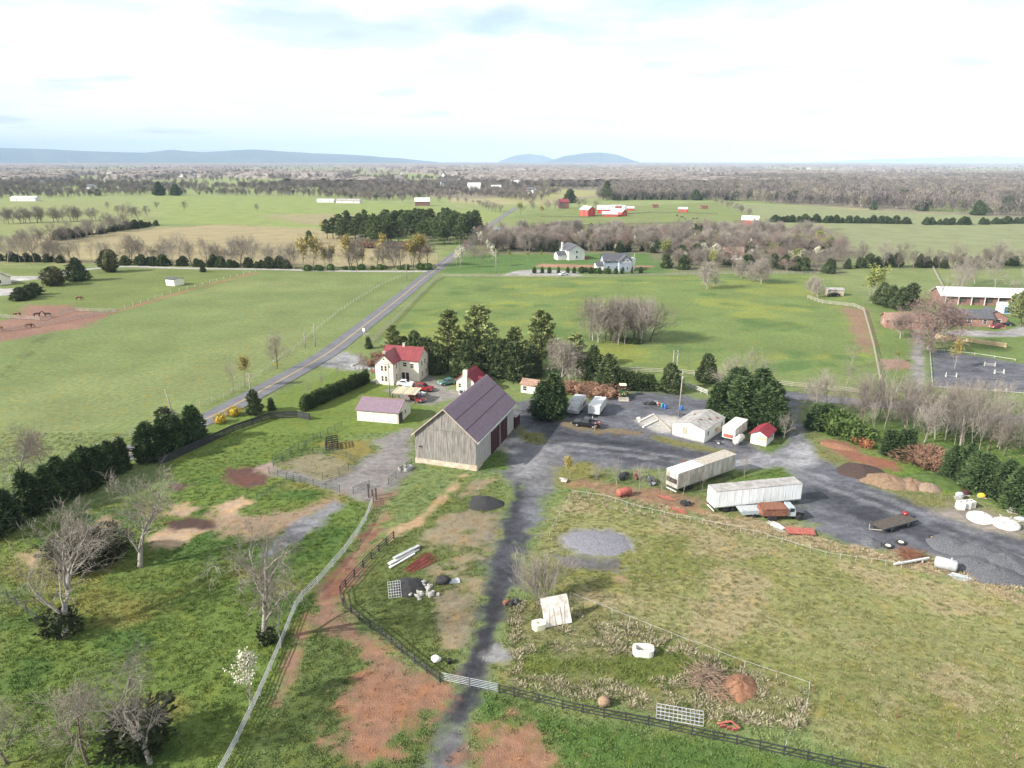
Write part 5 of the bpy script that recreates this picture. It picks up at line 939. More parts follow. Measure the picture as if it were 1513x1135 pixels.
# ------------------------------------------------------------------ heaps, rubble, scrap
def heap(name, label, uv, r, h, m, seed=0, cat='heap', group=None, sx=1.0, rz=0.0):
    R = np.random.default_rng(seed); n, k = 26, 9; V = [(0,0,h)]; F = []
    for i in range(1, k+1):
        q = i/k
        for j in range(n):
            a = j*2*PI/n; e = 1+.22*(vnoise(np.array([math.cos(a)*2+seed*3.1]), np.array([math.sin(a)*2+5.0]), seed)[0]-.5)*2
            z = h*(1-q**1.5)*(1+.35*(vnoise(np.array([q*4+math.cos(a)*3]), np.array([math.sin(a)*3+seed]), seed+2)[0]-.5)) if i < k else -.12
            V.append((r*sx*q*e*math.cos(a), r*q*e*math.sin(a), z))
    F += [(0, 1+j, 1+(j+1) % n) for j in range(n)]
    for i in range(k-1): F += [(1+i*n+j, 1+(i+1)*n+j, 1+(i+1)*n+(j+1) % n, 1+i*n+(j+1) % n) for j in range(n)]
    p = G(*uv); return tag(MB().add(V, F).build(name, M[m], None, True, (p.x, p.y, 0), rz), label, cat, group)
heap('coal_heap', 'round black heap of millings beside the lane below the barn', (716,743), 2.5, .95, 'coal', 1, sx=1.15)
for i, (u, v, r, h) in enumerate([(1402,806,2.9,1.0),(1446,818,3.2,1.2),(1484,832,3.0,1.1),(1436,836,2.8,1.0),(1470,850,2.8,1.0)]): heap('gravel_heap', 'pale grey gravel heap in the cluster at the yard end', (u, v), r, h, 'gravel_heap', 10+i, group='gravel heaps at the yard end', sx=1.2)
heap('gravel_heap', 'small pale gravel heap beside the black flatbed trailer', (1286,802), 1.6, .6, 'gravel_heap', 20); heap('gravel_heap', 'flat oval bed of grey gravel in the dry grass field', (882,801), 3.6, .35, 'pale_gravel', 21, sx=1.3)
heap('soil_heap', 'low reddish brown soil heap on the grassy bank', (1308,712), 3.0, 1.2, 'tan_heap', 22, sx=1.4, rz=-.4); heap('soil_heap', 'dark topsoil heap at the yard corner', (1272,697), 3.2, 1.0, 'dark_soil', 23, sx=1.3); heap('soil_heap', 'tan soil heap between the bank and the white tanks', (1346,716), 2.4, 1.0, 'tan_heap', 24); heap('soil_heap', 'dull brown soil heap next to the tan one', (1372,722), 2.0, .9, 'brush_wood', 25); heap('soil_heap', 'grassy earth berm along the cypress row', (1380,712), 3.0, 1.1, 'lush_bush', 28, sx=1.6, rz=-.4); heap('soil_heap', 'red earth streak heaped along the bank', (1240,660), 1.5, .5, 'soil_heap', 29, sx=2.6, rz=-.6)
heap('soil_heap', 'orange red earth mound beside the brush pile', (1092,1016), 2.1, .9, 'soil_heap', 26); heap('dark_heap', 'black tarpaulin covered heap behind the silver gate panel', (605,868), 2.0, .8, 'coal', 27, sx=1.3)
def sticks(name, label, uv, n, ln, m, seed, cat, spread=1.0, ang=None, r=.03, hgt_=.5, sx=1.6):
    R = random.Random(seed); p = G(*uv); mb = MB()
    for i in range(n):
        a = (ang if ang is not None else R.uniform(0, 6.28))+R.uniform(-.14,.14)*(1 if ang is not None else 3); L_ = ln*R.uniform(.6,1.1); c = Vector((R.gauss(0,spread*.5), R.gauss(0,spread*.5), 0)); z = max(.05, hgt_*R.random()*(1-min(1, c.length/(spread*1.4)))); el = R.uniform(-.08,.12) if ang is not None else R.uniform(-.3,.5)
        d = Vector((math.cos(a)*math.cos(el), math.sin(a)*math.cos(el), math.sin(el))); q = c+d*L_/2; q0 = c-d*L_/2; q0.z = max(.02, z-d.z*L_/2); q.z = max(.03, z+d.z*L_/2); mb.tube([tuple(q0), tuple(q)], [r*R.uniform(.6,1.2), r*.6], 4)
    return tag(mb.build(name, M[m], None, False, (p.x, p.y, 0)), label, cat, None)
sticks('pipe_pile', 'pile of rusty red steel pipes lying in the grass', (622,832), 46, 4.2, 'rust_red', 1, 'scrap', 1.1, R_(52), .05, .55)
for i, (u, v) in enumerate([(594,826),(601,820)]):
    p = G(u, v); t = tag(MB().boxc((0,0,.28+.2*i), (4.6,.45,.16), R_(52), 0, R_(3)).boxc((.1,-.55,.14), (4.4,.35,.14), R_(52)).build('gutter_length', M['white_wall' if i == 0 else 'galv'], None, False, (p.x, p.y, 0)), ['long white metal channel beside the rusty pipes', 'grey metal channel next to the white one'][i], 'scrap')
sticks('brush_pile', 'big tangled heap of cut brush and branches beside red earth', (1042,1004), 150, 3.2, 'brush_wood', 2, 'brush pile', 1.7, None, .035, 1.3); sticks('brush_pile', 'second lighter brush pile spilling toward the red mound', (1062,1024), 90, 2.4, 'hay', 3, 'brush pile', 1.3, None, .03, .9); sticks('brush_pile', 'russet heap of scrap branches at the yard edge', (1345,822), 110, 2.6, 'rust', 4, 'brush pile', 1.5, None, .03, .9); sticks('log_bundle', 'bundle of grey metal posts beside the dump truck', (1148,778), 34, 2.2, 'galv', 5, 'scrap', .7, R_(115), .05, .6); sticks('scrap_pile', 'light blue bundle of scrap beside the grey tank', (1418,853), 26, 1.8, 'truck_grey', 6, 'scrap', .6, R_(-30), .06, .4); sticks('rusty_harrow', 'rusty harrow tines lying before the trailers', (1003,755), 26, 2.2, 'rust_red', 7, 'implement', .8, R_(-28), .04, .35); sticks('rusty_harrow', 'thin red steel frame near the old trailers', (985,737), 14, 2.4, 'rust_red', 8, 'implement', .7, R_(-50), .035, .3)
R = random.Random(4)
p = G(630,875)
for i in range(16):
    q = tag(MB().blob((0,0,0), (R.uniform(.22,.5), R.uniform(.2,.45), R.uniform(.18,.34)), i, 7, 5, .3).build('boulder', M['stone'], None, False, (p.x+R.gauss(0,.9), p.y+R.gauss(0,.8), .12), R.random()*3), 'pale broken stone in the rubble beside the black heap', 'stone', 'rubble stones by the black heap')
p = G(655,862); tag(MB().blob((0,0,.45), (1.0,.7,.55), 9, 10, 6, .25, 0).build('tarpaulin_bundle', M['coal'], None, True, (p.x, p.y, 0)), 'dark bundled tarpaulin next to the grey sheet', 'bundle'); p = G(668,860); tag(MB().boxc((0,0,.08), (1.9,1.0,.06), .2).boxc((.2,.1,.14), (1.5,.7,.05), .5).build('metal_sheet', M['galv'], None, False, (p.x, p.y, 0)), 'flat grey metal sheets beside the dark bundle', 'sheet metal')
def grid_panel(name, label, uv, L_, H_, nx, nz, m, rz, tilt, z0=.05, r=.025, cat='gate'):
    p = G(*uv); t = thing(name, label, cat, (p.x, p.y, z0), rz); c, s = math.cos(tilt), math.sin(tilt)
    for i in range(nx+1): x = -L_/2+L_*i/nx; MB().tube([(x,0,0),(x,H_*c,H_*s)], r, 4).build('upright', M[m], t)
    for j in range(nz+1): k = H_*j/nz; MB().tube([(-L_/2,k*c,k*s),(L_/2,k*c,k*s)], r*1.2, 4).build('bar', M[m], t)
    return t
grid_panel('barred_gate', 'silver barred gate panel leaning on the black heap', (584,884), 1.5, 2.4, 5, 6, 'galv', R_(12), R_(20), .1); grid_panel('cattle_panel', 'long rusty edged cattle guard lying by the black fence', (1004,1068), 4.3, 1.5, 11, 4, 'steel', R_(-14), R_(16), .08, .045, 'cattle guard')
for i, (dx_, dy_) in enumerate([(-.5,.1),(.1,-.1),(.6,.2)]):
    p = G(755,894); tag(MB().lathe([(.28,-.42),(.3,-.4),(.29,0),(.3,.4),(.28,.42)], 14, (0,0,.32), 'x').build('oil_drum', M[['rust','rubber','dark_steel'][i]], None, True, (p.x+dx_, p.y+dy_, 0), .6+i*.4), ['rusty orange drum lying beside the black lane', 'black drum lying between two others by the lane', 'dull grey drum lying at the edge of the lane'][i], 'drum')
p = G(644,977); tag(MB().blob((0,0,.3), (.55,.42,.34), 5, 10, 6, .2, 0).build('feed_bag', M['plastic_white'], None, True, (p.x, p.y, 0)), 'crumpled white bag in the grass beside the lane', 'bag'); p = G(664,980); tag(MB().lathe([(.2,0),(.26,.45),(.24,.5),(.1,.46)], 12).build('bucket', M['black'], None, True, (p.x, p.y, 0)), 'small black bucket next to the white bag', 'bucket')
# leaning white panel and tubs
p = G(825,924); t = thing('propped_sheet', 'large white sheet panel propped up with dark timbers', 'panel', (p.x, p.y, 0), R_(18)); MB().boxc((0,.75,1.45), (3.2,.08,3.2), 0, R_(-32)).build('sheet', M['white_dirty'], t)
for x, rr in ((-.9,.25),(-.3,0),(.5,0),(.9,.2)): MB().boxc((x,.42,.95), (.12,.07,1.9), 0, R_(-32), rr).build('prop', M['wood_grey'], t)
def tub(name, label, uv, L_, W_, H_, m, rz, ring=.3, cat='tub'):
    p = G(*uv); n = 20; V = []; 
    for k, z in ((1.0,0),(1.03,H_),(1-ring,H_),(1-ring*1.15,H_*.25)): V += [(L_/2*k*math.copysign(abs(math.cos(a))**.6, math.cos(a)), W_/2*k*math.copysign(abs(math.sin(a))**.6, math.sin(a)), z) for a in [j*2*PI/n for j in range(n)]]
    F = [(i*n+j, i*n+(j+1) % n, (i+1)*n+(j+1) % n, (i+1)*n+j) for i in range(3) for j in range(n)]+[tuple(range(n))[::-1], tuple(range(3*n, 4*n))]
    return tag(MB().add(V, F).build(name, M[m], None, False, (p.x, p.y, -.02), rz), label, cat)
tub('fibreglass_tub', 'square cream tub with a hole beside the white panel', (796,928), 1.5, 1.2, .75, 'cream_plastic', .3, .62); tub('bathtub', 'open cream half tub lying in the tussocks', (950,966), 2.2, 1.4, .8, 'plastic_white', -.1, .25); tub('water_trough', 'oval grey water trough at the barn corner', (603,694), 1.7, .9, .6, 'galv', R_(60), .15); tub('water_trough', 'brown timber trough beside the oval grey one', (594,693), 1.6, .8, .5, 'wood_grey', R_(60), .15)
p = G(892,1043); tag(MB().blob((0,0,.5), (.62,.55,.55), 8, 10, 7, .12, 0).build('hay_bale', M['hay'], None, True, (p.x, p.y, 0)), 'weathered brown hay bale beside the black fence', 'bale')
p = G(1076,1076); t = thing('plough', 'small red plough frame lying in the tussocks', 'implement', (p.x, p.y, 0), R_(-20)); MB().tube([(-1,0,.2),(.2,.3,.6),(1.0,.1,.25)], .1, 6).build('beam', M['rust_red'], t); [MB().boxc((x,-.2,.22), (.5,.12,.45), .4, .3).build('blade', M['rust_red'], t) for x in (-.5,.1,.6)]
# tanks and drums on the right
def hcyl(name, label, uv, L_, r, m, rz, legs=True):
    p = G(*uv); t = thing(name, label, 'tank', (p.x, p.y, 0), rz); MB().lathe([(r*.3,-L_/2),(r*.85,-L_/2+.08),(r,-L_/2+.25),(r,L_/2-.25),(r*.85,L_/2-.08),(r*.3,L_/2)], 18, (0,0,r+.1), 'x').build('shell', M[m], t, True); [MB().box(x-.08,-r*.7,-.03,x+.08,r*.7,.35).build('cradle', M['rust'], t) for x in (-L_*.3,L_*.3)]; MB().lathe([(.08,0),(.08,.3),(.05,.34)], 8, (L_*.2,0,2*r+.06)).build('filler', M[m], t); return t
hcyl('fuel_tank', 'dull grey horizontal tank at the yard edge', (1396,842), 2.6, .75, 'galv', R_(-32)); hcyl('fuel_tank', 'faded red drum tank lying among the saplings', (922,733), 2.4, .62, 'rust_red', R_(25))
p = G(1346,834); tag(MB().boxc((0,0,.5), (5.2,.2,.2), R_(12), 0, R_(-3)).boxc((-1.6,0,.2), (.15,.15,.5)).boxc((1.6,.3,.2), (.15,.15,.5)).build('steel_beam', M['metal_white'], None, False, (p.x, p.y, 0)), 'long white steel beam propped over the scrap branches', 'beam')
for i, (u, v) in enumerate([(1418,752),(1426,751),(1433,750)]):
    p = G(u, v); t = thing('water_tank', 'white cube water tank in the row near the cypress row', 'tank', (p.x, p.y, 0), R_(-10+i*12), 'white cube tanks'); MB().box(-.5,-.5,.14,.5,.5,1.15).build('tank', M['plastic_white'], t); MB().box(-.55,-.55,-.02,.55,.55,.14).build('pallet', M['wood_grey'], t); MB().lathe([(.12,0),(.12,.08)], 10, (0,0,1.14)).build('cap', M['black'], t)
for nm, lb, ct, u, v, m, sz in [('scrap_bundle','grey wrapped bundle behind the white cube tanks','bundle',1417,737,'tarp_grey',(1.3,1.1,1.1)),('scrap_bundle','dark red crate behind the white cube tanks','crate',1426,731,'maroon',(1.2,1.0,.8)),('fuel_can','yellow plastic drum at the foot of the cypresses','drum',1450,735,'yellow',(1.2,.8,.7)),('stone_pallet','pallet of grey stone blocks under the cypress row','pallet',1497,757,'stone',(1.5,1.1,1.0)),('blue_sheet','pale blue folded sheet beside the stone pallet','sheet',1510,769,'truck_grey',(2.0,1.0,.5))]:
    p = G(u, v); t = thing(nm, lb, ct, (p.x, p.y, 0), R_(-20)); MB().blob((0,0,sz[2]/2), (sz[0]/2,sz[1]/2,sz[2]/2+.05), u, 12, 6, .1, 0).build('load', M[m], t); MB().box(-sz[0]/2,-sz[1]/2,-.02,sz[0]/2,sz[1]/2,.10).build('base', M['wood_grey'], t)
for i, (u, v) in enumerate([(1448,768),(1486,777)]):
    p = G(u, v); t = thing('tank_lid', ['clean white domed tank half lying near the cube tanks', 'stained white domed tank half with ribs'][i], 'tank half', (p.x, p.y, 0), R_(-25)); MB().lathe([(1.75,0),(1.8,.25),(1.7,.55),(1.2,.85),(.5,1.0),(.1,1.02)], 24).build('dome', M['plastic_white' if i == 0 else 'white_dirty'], t, True); MB().lathe([(.3,.95),(.3,1.2),(.2,1.25)], 12).build('manhole', M['plastic_white'], t)
    if i: [MB().boxc((math.cos(a)*.95, math.sin(a)*.95, .86), (.12,1.2,.1), a+PI/2, -.35).build('rib', M['wood_grey'], t) for a in [k*PI/3 for k in range(6)]]
for i, (u, v) in enumerate([(1312,808),(1331,803),(1379,797)]):
    p = G(u, v); t = thing('tyre', ['black tyre with pale rim lying flat by the flatbed trailer', 'second tyre tilted beside the flatbed trailer', 'small tyre with orange rim on the dark gravel'][i], 'tyre', (p.x, p.y, .02), i*1.1); MB().lathe([(.35,0),(.62,.02),(.68,.12),(.62,.24),(.35,.22)], 20).build('tread', M['rubber'], t, True); MB().lathe([(.22,.05),(.36,.06),(.38,.20),(.33,.25)], 18).build('rim', M['cream_plastic' if i < 2 else 'yellow'], t)
p = G(1182,788); t = thing('red_deck', 'flat red steel deck resting beside the grey posts', 'scrap', (p.x, p.y, 0), R_(-8)); MB().box(-1.9,-.85,.3,1.9,.85,.42).build('plate', M['rust_red'], t); [MB().box(x-.05,-.85,.05,x+.05,.85,.30).build('bearer', M['rust'], t) for x in (-1.5,0,1.5)]; MB().tube([(1.7,-.8,.42),(1.7,-.8,.8),(1.7,.8,.8),(1.7,.8,.42)], .04, 5).build('headboard', M['rust_red'], t)
# junk in the yard
for i, (u, v, m) in enumerate([(978,602,'teal'),(983,604,'blue'),(1007,606,'blue')]): p = G(u, v); tag(MB().lathe([(.28,0),(.3,.03),(.29,.45),(.3,.85),(.28,.88),(.05,.86)], 14).build('barrel', M[m], None, True, (p.x, p.y, 0)), ['teal barrel beside the yard utility pole', 'blue barrel next to the teal barrel', 'blue barrel across the utility pole from the others'][i], 'barrel')
for i, (u, v, m, sz, lb, nm, ct) in enumerate([(964,598,'black',(2.2,1.0,.7),'black scrap heap in the yard junk line','scrap_heap','scrap'),(974,600,'rust_red',(1.0,.8,.9),'small red engine block in the yard junk line','engine_block','machine'),(954,597,'dark_steel',(1.8,.9,.6),'dark scrap machine at the junk line end nearest the tractor','scrap_machine','machine'),(943,620,'white_dirty',(.9,.8,.5),'white bag of rubble at the slab corner','rubble_bag','bag'),(921,706,'black',(2.8,1.5,1.0),'black wrapped machine under the young trees','wrapped_machine','machine'),(962,714,'dark_steel',(2.6,1.4,1.0),'dark engine scrap behind the young trees','engine_scrap','scrap'),(940,708,'rust',(1.0,.8,1.6),'rusty upright furnace between dark scrap','furnace','machine'),(832,711,'wood_grey',(1.8,1.0,.6),'stack of grey timber at the yard corner','timber_stack','timber'),(1060,655,'dark_steel',(1.8,.9,.6),'dark quad bike wreck before the storage trailer','machine_wreck','machine'),(1012,746,'rubber',(1.7,1.2,.7),'low pile of black tyres before the trailers','tyre_pile','tyres'),(1010,689,'rust',(.7,.6,1.3),'rusty brown stove behind the grey trailer','stove','stove')]):
    p = G(u, v); t = thing(nm, lb, ct, (p.x, p.y, 0), .3*i); rr = random.Random(i); MB().blob((0,0,sz[2]*.4), (sz[0]/2,sz[1]/2,sz[2]*.55), i, 11, 6, .28, 0).build('bulk', M[m], t)
    for k in range(4): MB().boxc((rr.uniform(-.4,.4)*sz[0], rr.uniform(-.4,.4)*sz[1], sz[2]*rr.uniform(.3,.8)), (rr.uniform(.2,.6), rr.uniform(.2,.5), rr.uniform(.15,.5)), rr.random()*3, rr.uniform(-.4,.4)).build('piece', M[m if k % 2 else 'steel'], t)
for i, (u0, v0, u1, v1) in enumerate([(944,624,966,613),(950,632,975,620),(966,614,992,638)]): a, b2 = G(u0, v0), G(u1, v1); d = b2-a; tag(MB().boxc((0,0,.12), (d.length,.3,.22), math.atan2(d.y, d.x)).boxc((.3,.35,.08), (d.length*.7,.2,.16), math.atan2(d.y, d.x)+.04).build('timber_beam', M['white_dirty' if i < 2 else 'wood_grey'], None, False, ((a.x+b2.x)/2, (a.y+b2.y)/2, .02)), ['long pale beam on the left of the concrete slab', 'second pale beam across the concrete slab', 'grey beam slanting over the concrete slab'][i], 'beam')
# ------------------------------------------------------------------ people and animals, grown from a skeleton
def skin(name, V, E, Rd, m, parent=None, lv=2):
    me = bpy.data.meshes.new(name); me.from_pydata(V, E, []); me.materials.append(M[m]); me.update(); o = mobj(name, me, parent); sk = o.modifiers.new('skin', 'SKIN'); sk.use_smooth_shade = True
    for d, r in zip(me.skin_vertices[0].data, Rd): d.radius = (r, r) if not isinstance(r, tuple) else r; d.use_root = False
    me.skin_vertices[0].data[0].use_root = True; s = o.modifiers.new('sub', 'SUBSURF'); s.levels = s.render_levels = lv; return o
def person(label, uv, rz, top, legs, arm):
    p = G(*uv); t = thing('person', label, 'person', (p.x, p.y, 0), rz)
    V = [(0,0,.95),(0,0,1.2),(0,0,1.42),(0,0,1.52),(0,.02,1.62),(0,.02,1.74)]; E = [(i,i+1) for i in range(5)]; Rd = [.14,.13,.12,.05,.09,.075]
    for s in (-1,1):
        k = len(V); V += [(s*.19,0,1.43),(s*.25,.02+arm*.1,1.17),(s*.2,.16+arm,1.02),(s*.17,.2+arm,.97)]; E += [(2,k),(k,k+1),(k+1,k+2),(k+2,k+3)]; Rd += [.06,.048,.038,.035]
        k = len(V); V += [(s*.1,0,.88),(s*.11,.02,.48),(s*.12,-.02,.08),(s*.12,.12,.04)]; E += [(0,k),(k,k+1),(k+1,k+2),(k+2,k+3)]; Rd += [.095,.065,.045,.04]
    b_ = skin('body', V, E, Rd, 'skin', t)
    Vj = [V[0],V[1],V[2]]; Ej = [(0,1),(1,2)]; Rj = [.165,.155,.145]
    for s in (0,1): k = len(Vj); b0 = 6+s*8; Vj += [V[b0],V[b0+1],V[b0+2]]; Ej += [(2,k),(k,k+1),(k+1,k+2)]; Rj += [.075,.062,.05]
    skin('jacket', Vj, Ej, Rj, top, t); Vt = [(0,0,.93)]; Et = []; Rt = [.155]
    for s in (0,1): k = len(Vt); b0 = 10+s*8; Vt += [V[b0],V[b0+1],V[b0+2]]; Et += [(0,k),(k,k+1),(k+1,k+2)]; Rt += [.11,.08,.062]
    skin('trousers', Vt, Et, Rt, legs, t); MB().blob((0,.0,1.73), (.105,.115,.09), 2, 10, 6, .05, 1.66).build('hair', M['hair_dark'], t, True)
person('person in dark jacket and tan trousers standing by the black pickup', (879.5,636), R_(200), 'cloth_dark', 'cloth_tan', 0); person('person in dark red top standing behind the one in tan trousers', (885,634), R_(160), 'cloth_red', 'cloth_dark', .05)
def horse_proto(m, graze):
    hd = [(.95,0,1.35),(1.25,0,1.72),(1.45,0,1.85),(1.75,0,1.62)] if not graze else [(.95,0,1.2),(1.3,0,.85),(1.45,0,.55),(1.62,0,.25)]
    V = [(0,0,1.12),(.45,0,1.12),(.75,0,1.2)]+hd+[(-.45,0,1.16),(-.75,0,1.2),(-.95,0,1.12),(-1.02,0,.6)]; E = [(0,1),(1,2),(2,3),(3,4),(4,5),(5,6),(0,7),(7,8),(8,9),(9,10)]; Rd = [.31,.32,.27,.19,.13,.12,.075,.30,.27,.07,.05]
    for x, k0, kn in ((.62,2,1),(-.68,8,-1)):
        for s in (-1,1): k = len(V); V += [(x,s*.17,.85),(x+(.02 if kn > 0 else .1),s*.17,.5 if kn > 0 else .62),(x-(.0 if kn > 0 else .08),s*.17,.28 if kn > 0 else .42),(x,s*.17,.04)]; E += [(k0,k),(k,k+1),(k+1,k+2),(k+2,k+3)]; Rd += [.13 if kn > 0 else .15,.075,.05,.055]
    return V, E, Rd
HV = [horse_proto('b', False), horse_proto('b', True)]; HM = {}
def horse(label, uv, rz, m, graze, group=None, k=1.0):
    p = G(*uv); key = (m, graze); t = thing('horse', label, 'horse', (p.x, p.y, 0), rz, group, k)
    if key not in HM: HM[key] = skin('body', *HV[int(graze)], m, t, 1)
    else: c = HM[key].copy(); col.objects.link(c); c.parent = t
    z = 1.55 if not graze else 1.0; MB().boxc((1.12,0,z), (.5,.06,.22), 0, 0, R_(-48) if not graze else R_(48)).build('mane', M['hair_dark'], t)
horse('chestnut horse grazing on the green beyond the red paddock', (117,444), .1, 'horse_bay', True, k=1.15)
for i, (u, v, a, g) in enumerate([(27,468,3.0,True),(55,469,.2,False),(71,469,3.3,False),(43,485,.1,True),(1,489,2.8,True)]): horse('bay horse standing in the red earth paddock', (u, v), a, 'horse_dark' if i in (1,2) else 'horse_bay', g, 'horses in the red paddock', 1.15)
for i, (u, v) in enumerate([(1007,322.5),(1012,325),(1025,325),(1030,324.5),(1000,320)]): horse('dark horse grazing in the far red farm field', (u, v), i*1.3, 'horse_dark', True, 'horses at the red farm', 1.3)
# ------------------------------------------------------------------ neighbouring and distant buildings
def house(name, label, cat, uv, rz, L_, W_, ev, rd, wm, rm, wins=2, group=None, porch=False, fm='white_wall'):
    p = G(*uv); B = Bld(name, label, cat, (p.x, p.y), R_(rz), group); B.gable(-L_/2, L_/2, -W_/2, W_/2, ev, rd, 'x', wm, rm, .4, .18)
    for z in ([.9, 3.6] if ev > 4.5 else [.9]):
        for i in range(wins): B.win('y-', -W_/2, -L_/2+L_*(i+.5)/wins, z, 1.0, 1.3, fm=fm)
        B.win('x+', L_/2, 0, z, .9, 1.2, fm=fm); B.win('x-', -L_/2, 0, z, .9, 1.2, fm=fm)
    return B
B = house('house', 'white gabled house on the lawn beside the far wood', 'house', (845,382), -72, 13, 9, 5.0, 7.8, 'white_wall', 'shingle_dark', 3); B.gable(-2.0, 3.5, -9.5, -4.6, 2.6, 4.2, 'y', 'white_wall', 'shingle_dark', .3); B.box('chimney', 'white_wall', -2.2, -5.4, -.1, -1.2, -4.6, 8.6); B.box('deck', 'rust', 2.0, 4.55, -.1, 6.0, 7.5, 1.2)
B = house('house', 'blue grey gabled house with white trim and dormer', 'house', (909,398), 5, 13, 8, 4.6, 7.6, 'blue_siding', 'shingle_dark', 3); B.gable(.2, 6.0, -7.5, -3.8, 4.6, 7.4, 'y', 'blue_siding', 'shingle_dark', .35); B.gable(-10, -6.5, -3.5, 2, 2.6, 3.8, 'x', 'white_wall', 'shingle_dark', .35); B.box('side_wing', 'white_wall', 6.5, -1, -.1, 9.5, 4, 5.2); [B.win('y-', -7.5, q, z, .8, 1.2, fm='white_wall') for q, z in ((2.2,4.4),(4.0,4.4),(2.2,.9),(4.0,.9))]; B.box('barge', 'white_wall', .1, -7.56, 4.4, 6.1, -7.5, 4.6)
B = house('house', 'red brick bungalow with dark roof beside the lane', 'house', (1425,478), -14, 13, 7.5, 2.7, 4.6, 'brick_red', 'shingle_dark', 3); B.gable(4.5, 11.5, -1, 6, 2.7, 4.7, 'y', 'brick_red', 'shingle_dark', .35); B.win('y-', -1.0, 9, .9, 1.6, 1.1); B.box('porch', 'brick_red', 6.5, -5.5, -.1, 10, -1.05, .35); B.box('shutter', 'black', -3.0, -3.80, .9, -2.6, -3.75, 2.2)
B = house('house', 'low brick wing half hidden behind the pink tree', 'house', (1340,483), -14, 14, 7, 2.6, 4.2, 'brick_red', 'shingle_brown', 3)
p = G(1456,448); B = Bld('stable', 'long stable with a white metal roof and red brown wall', 'stable', (p.x, p.y), R_(-9)); B.gable(-17, 17, -4.5, 4.5, 3.4, 5.6, 'x', 'brick_far', 'metal_white', .8, .15); [B.box('stall_opening', 'wood_dark', -15.5+i*4.4, -4.56, .9, -13.0+i*4.4, -4.50, 2.6) for i in range(7)]; [B.box('post', 'white_wall', -16+i*4.4, -5.2, -.1, -15.8+i*4.4, -5.0, 3.0) for i in range(8)]
p = G(1484,462); B = Bld('storage_container', 'white storage hut with a bright blue door', 'container', (p.x, p.y), R_(-12)); B.box('body', 'white_wall', -2.2, -1.8, 0, 2.2, 1.8, 3.0); B.box('door', 'blue', -.9, -1.86, .2, 1.3, -1.80, 2.4); MB().prism([(-2.0,3.0),(2.0,3.0),(0,3.7)], -2.3, 2.3, 'x').build('roof', M['white_wall'], B.o)
p = G(1232,436); B = Bld('field_shed', 'small pale field shed near the bare shrubby tree', 'shed', (p.x, p.y), R_(-6)); B.gable(-3, 3, -2, 2, 2.2, 2.8, 'x', 'limewash', 'grey_roof', .2); B.door('y-', -2, -1.5, .9, 1.8)
p = G(259,421); B = Bld('run_in_shed', 'pale run in shed with a dark roof in the horse pasture', 'shed', (p.x, p.y), R_(-28)); B.gable(-2.6, 2.6, -2.4, 2.4, 2.6, 3.2, 'x', 'cream_trim', 'shingle_dark', .25, .12); B.door('x+', 2.6, 0, 1.2, 1.9)
house('stable', 'cream stable with dark blue roof at the horse drive', 'stable', (-8,419), -38, 14, 8, 3.0, 5.4, 'cream_trim', 'shingle_dark', 4)
for i, (u, v, rz, L_, W_, ev, rd, wm, rm, lb, nm, ct) in enumerate([(868,319,-55,12,9,6,9,'red_barn','metal_white','tall red barn with pale roof edge on the far farm','barn','barn'),(895,315,-6,17,10,4,7.5,'red_barn','metal_white','white roofed red barn at the back of the far farm','barn','barn'),(914,319,-40,13,9,4,6.5,'red_barn','metal_white','red gabled barn beside the silo of the far farm','barn','barn'),(901,320,-8,14,6,2.5,4.5,'red_barn','metal_white','low white roofed red shed in front of the far barns','shed','shed'),(930,311,-6,9,5,2.5,4,'red_barn','metal_white','little red shed beyond the far silo','shed','shed'),(911,308,-6,11,5,2.5,4,'red_barn','grey_roof','grey roofed red shed behind the far farm','shed','shed'),(1009,313,-20,9,5,3,4.4,'red_barn','metal_white','lone red shed with white roof in the far field','shed','shed'),(1108,332,-20,13,9,4,7,'red_barn','metal_white','red barn with broad white roof at the wood edge','barn','barn'),(968,307,0,6,4,3,4,'rust','rust','tiny rusty hut standing alone in the far field','hut','hut'),(1040,309,0,7,4,3,4,'rust','rust','tiny rusty hut at the end of the far field','hut','hut'),(832,308,10,11,8,7,10,'brick_far','red_roof','red brick farmhouse among bare trees at the far farm','house','house'),(624,304,10,17,10,5,9,'brick_far','metal_white','distant red brick house with white roof past the plantation','house','house'),(780,285,5,14,8,5,8,'red_barn','red_roof','faint red barn on the bright distant slope','barn','barn'),(516,300,-8,30,9,3,5,'white_wall','grey_roof','long low grey shed left of the distant brick house','shed','shed'),(482,299,-8,22,6,2.5,4,'white_wall','metal_white','long pale shed row in the distant field','shed','shed'),(38,297,-4,34,10,4,6,'white_wall','metal_white','long white roofed shed beyond the pale fields','shed','shed'),(545,351,5,9,7,4,6.4,'cream','grey_roof','cream house glimpsed among the plantation pines','house','house'),(740,347,20,10,7,3,5,'white_wall','blue_siding','blue roofed cottage hidden in the wood by the road','house','house'),(778,356,30,9,6,3,4.6,'red_barn','metal_white','red shed hidden in the wood behind the far lawn','shed','shed'),(1082,382,-10,10,8,3,6,'white_dirty','shingle_brown','pale cottage hidden among trees at the meadow top','house','house')]):
    house(nm, lb, ct, (u, v), rz, L_, W_, ev, rd, wm, rm, 2)
p = G(922,316); t = thing('silo', 'short white domed silo beside the far red barns', 'silo', (p.x, p.y, 0)); MB().lathe([(2.4,-.1),(2.4,6)], 18).build('wall', M['metal_white'], t, True); MB().lathe([(2.45,6),(2.1,7.2),(1.2,8.0),(.1,8.3)], 18).build('dome', M['metal_white'], t, True)
R = random.Random(21)
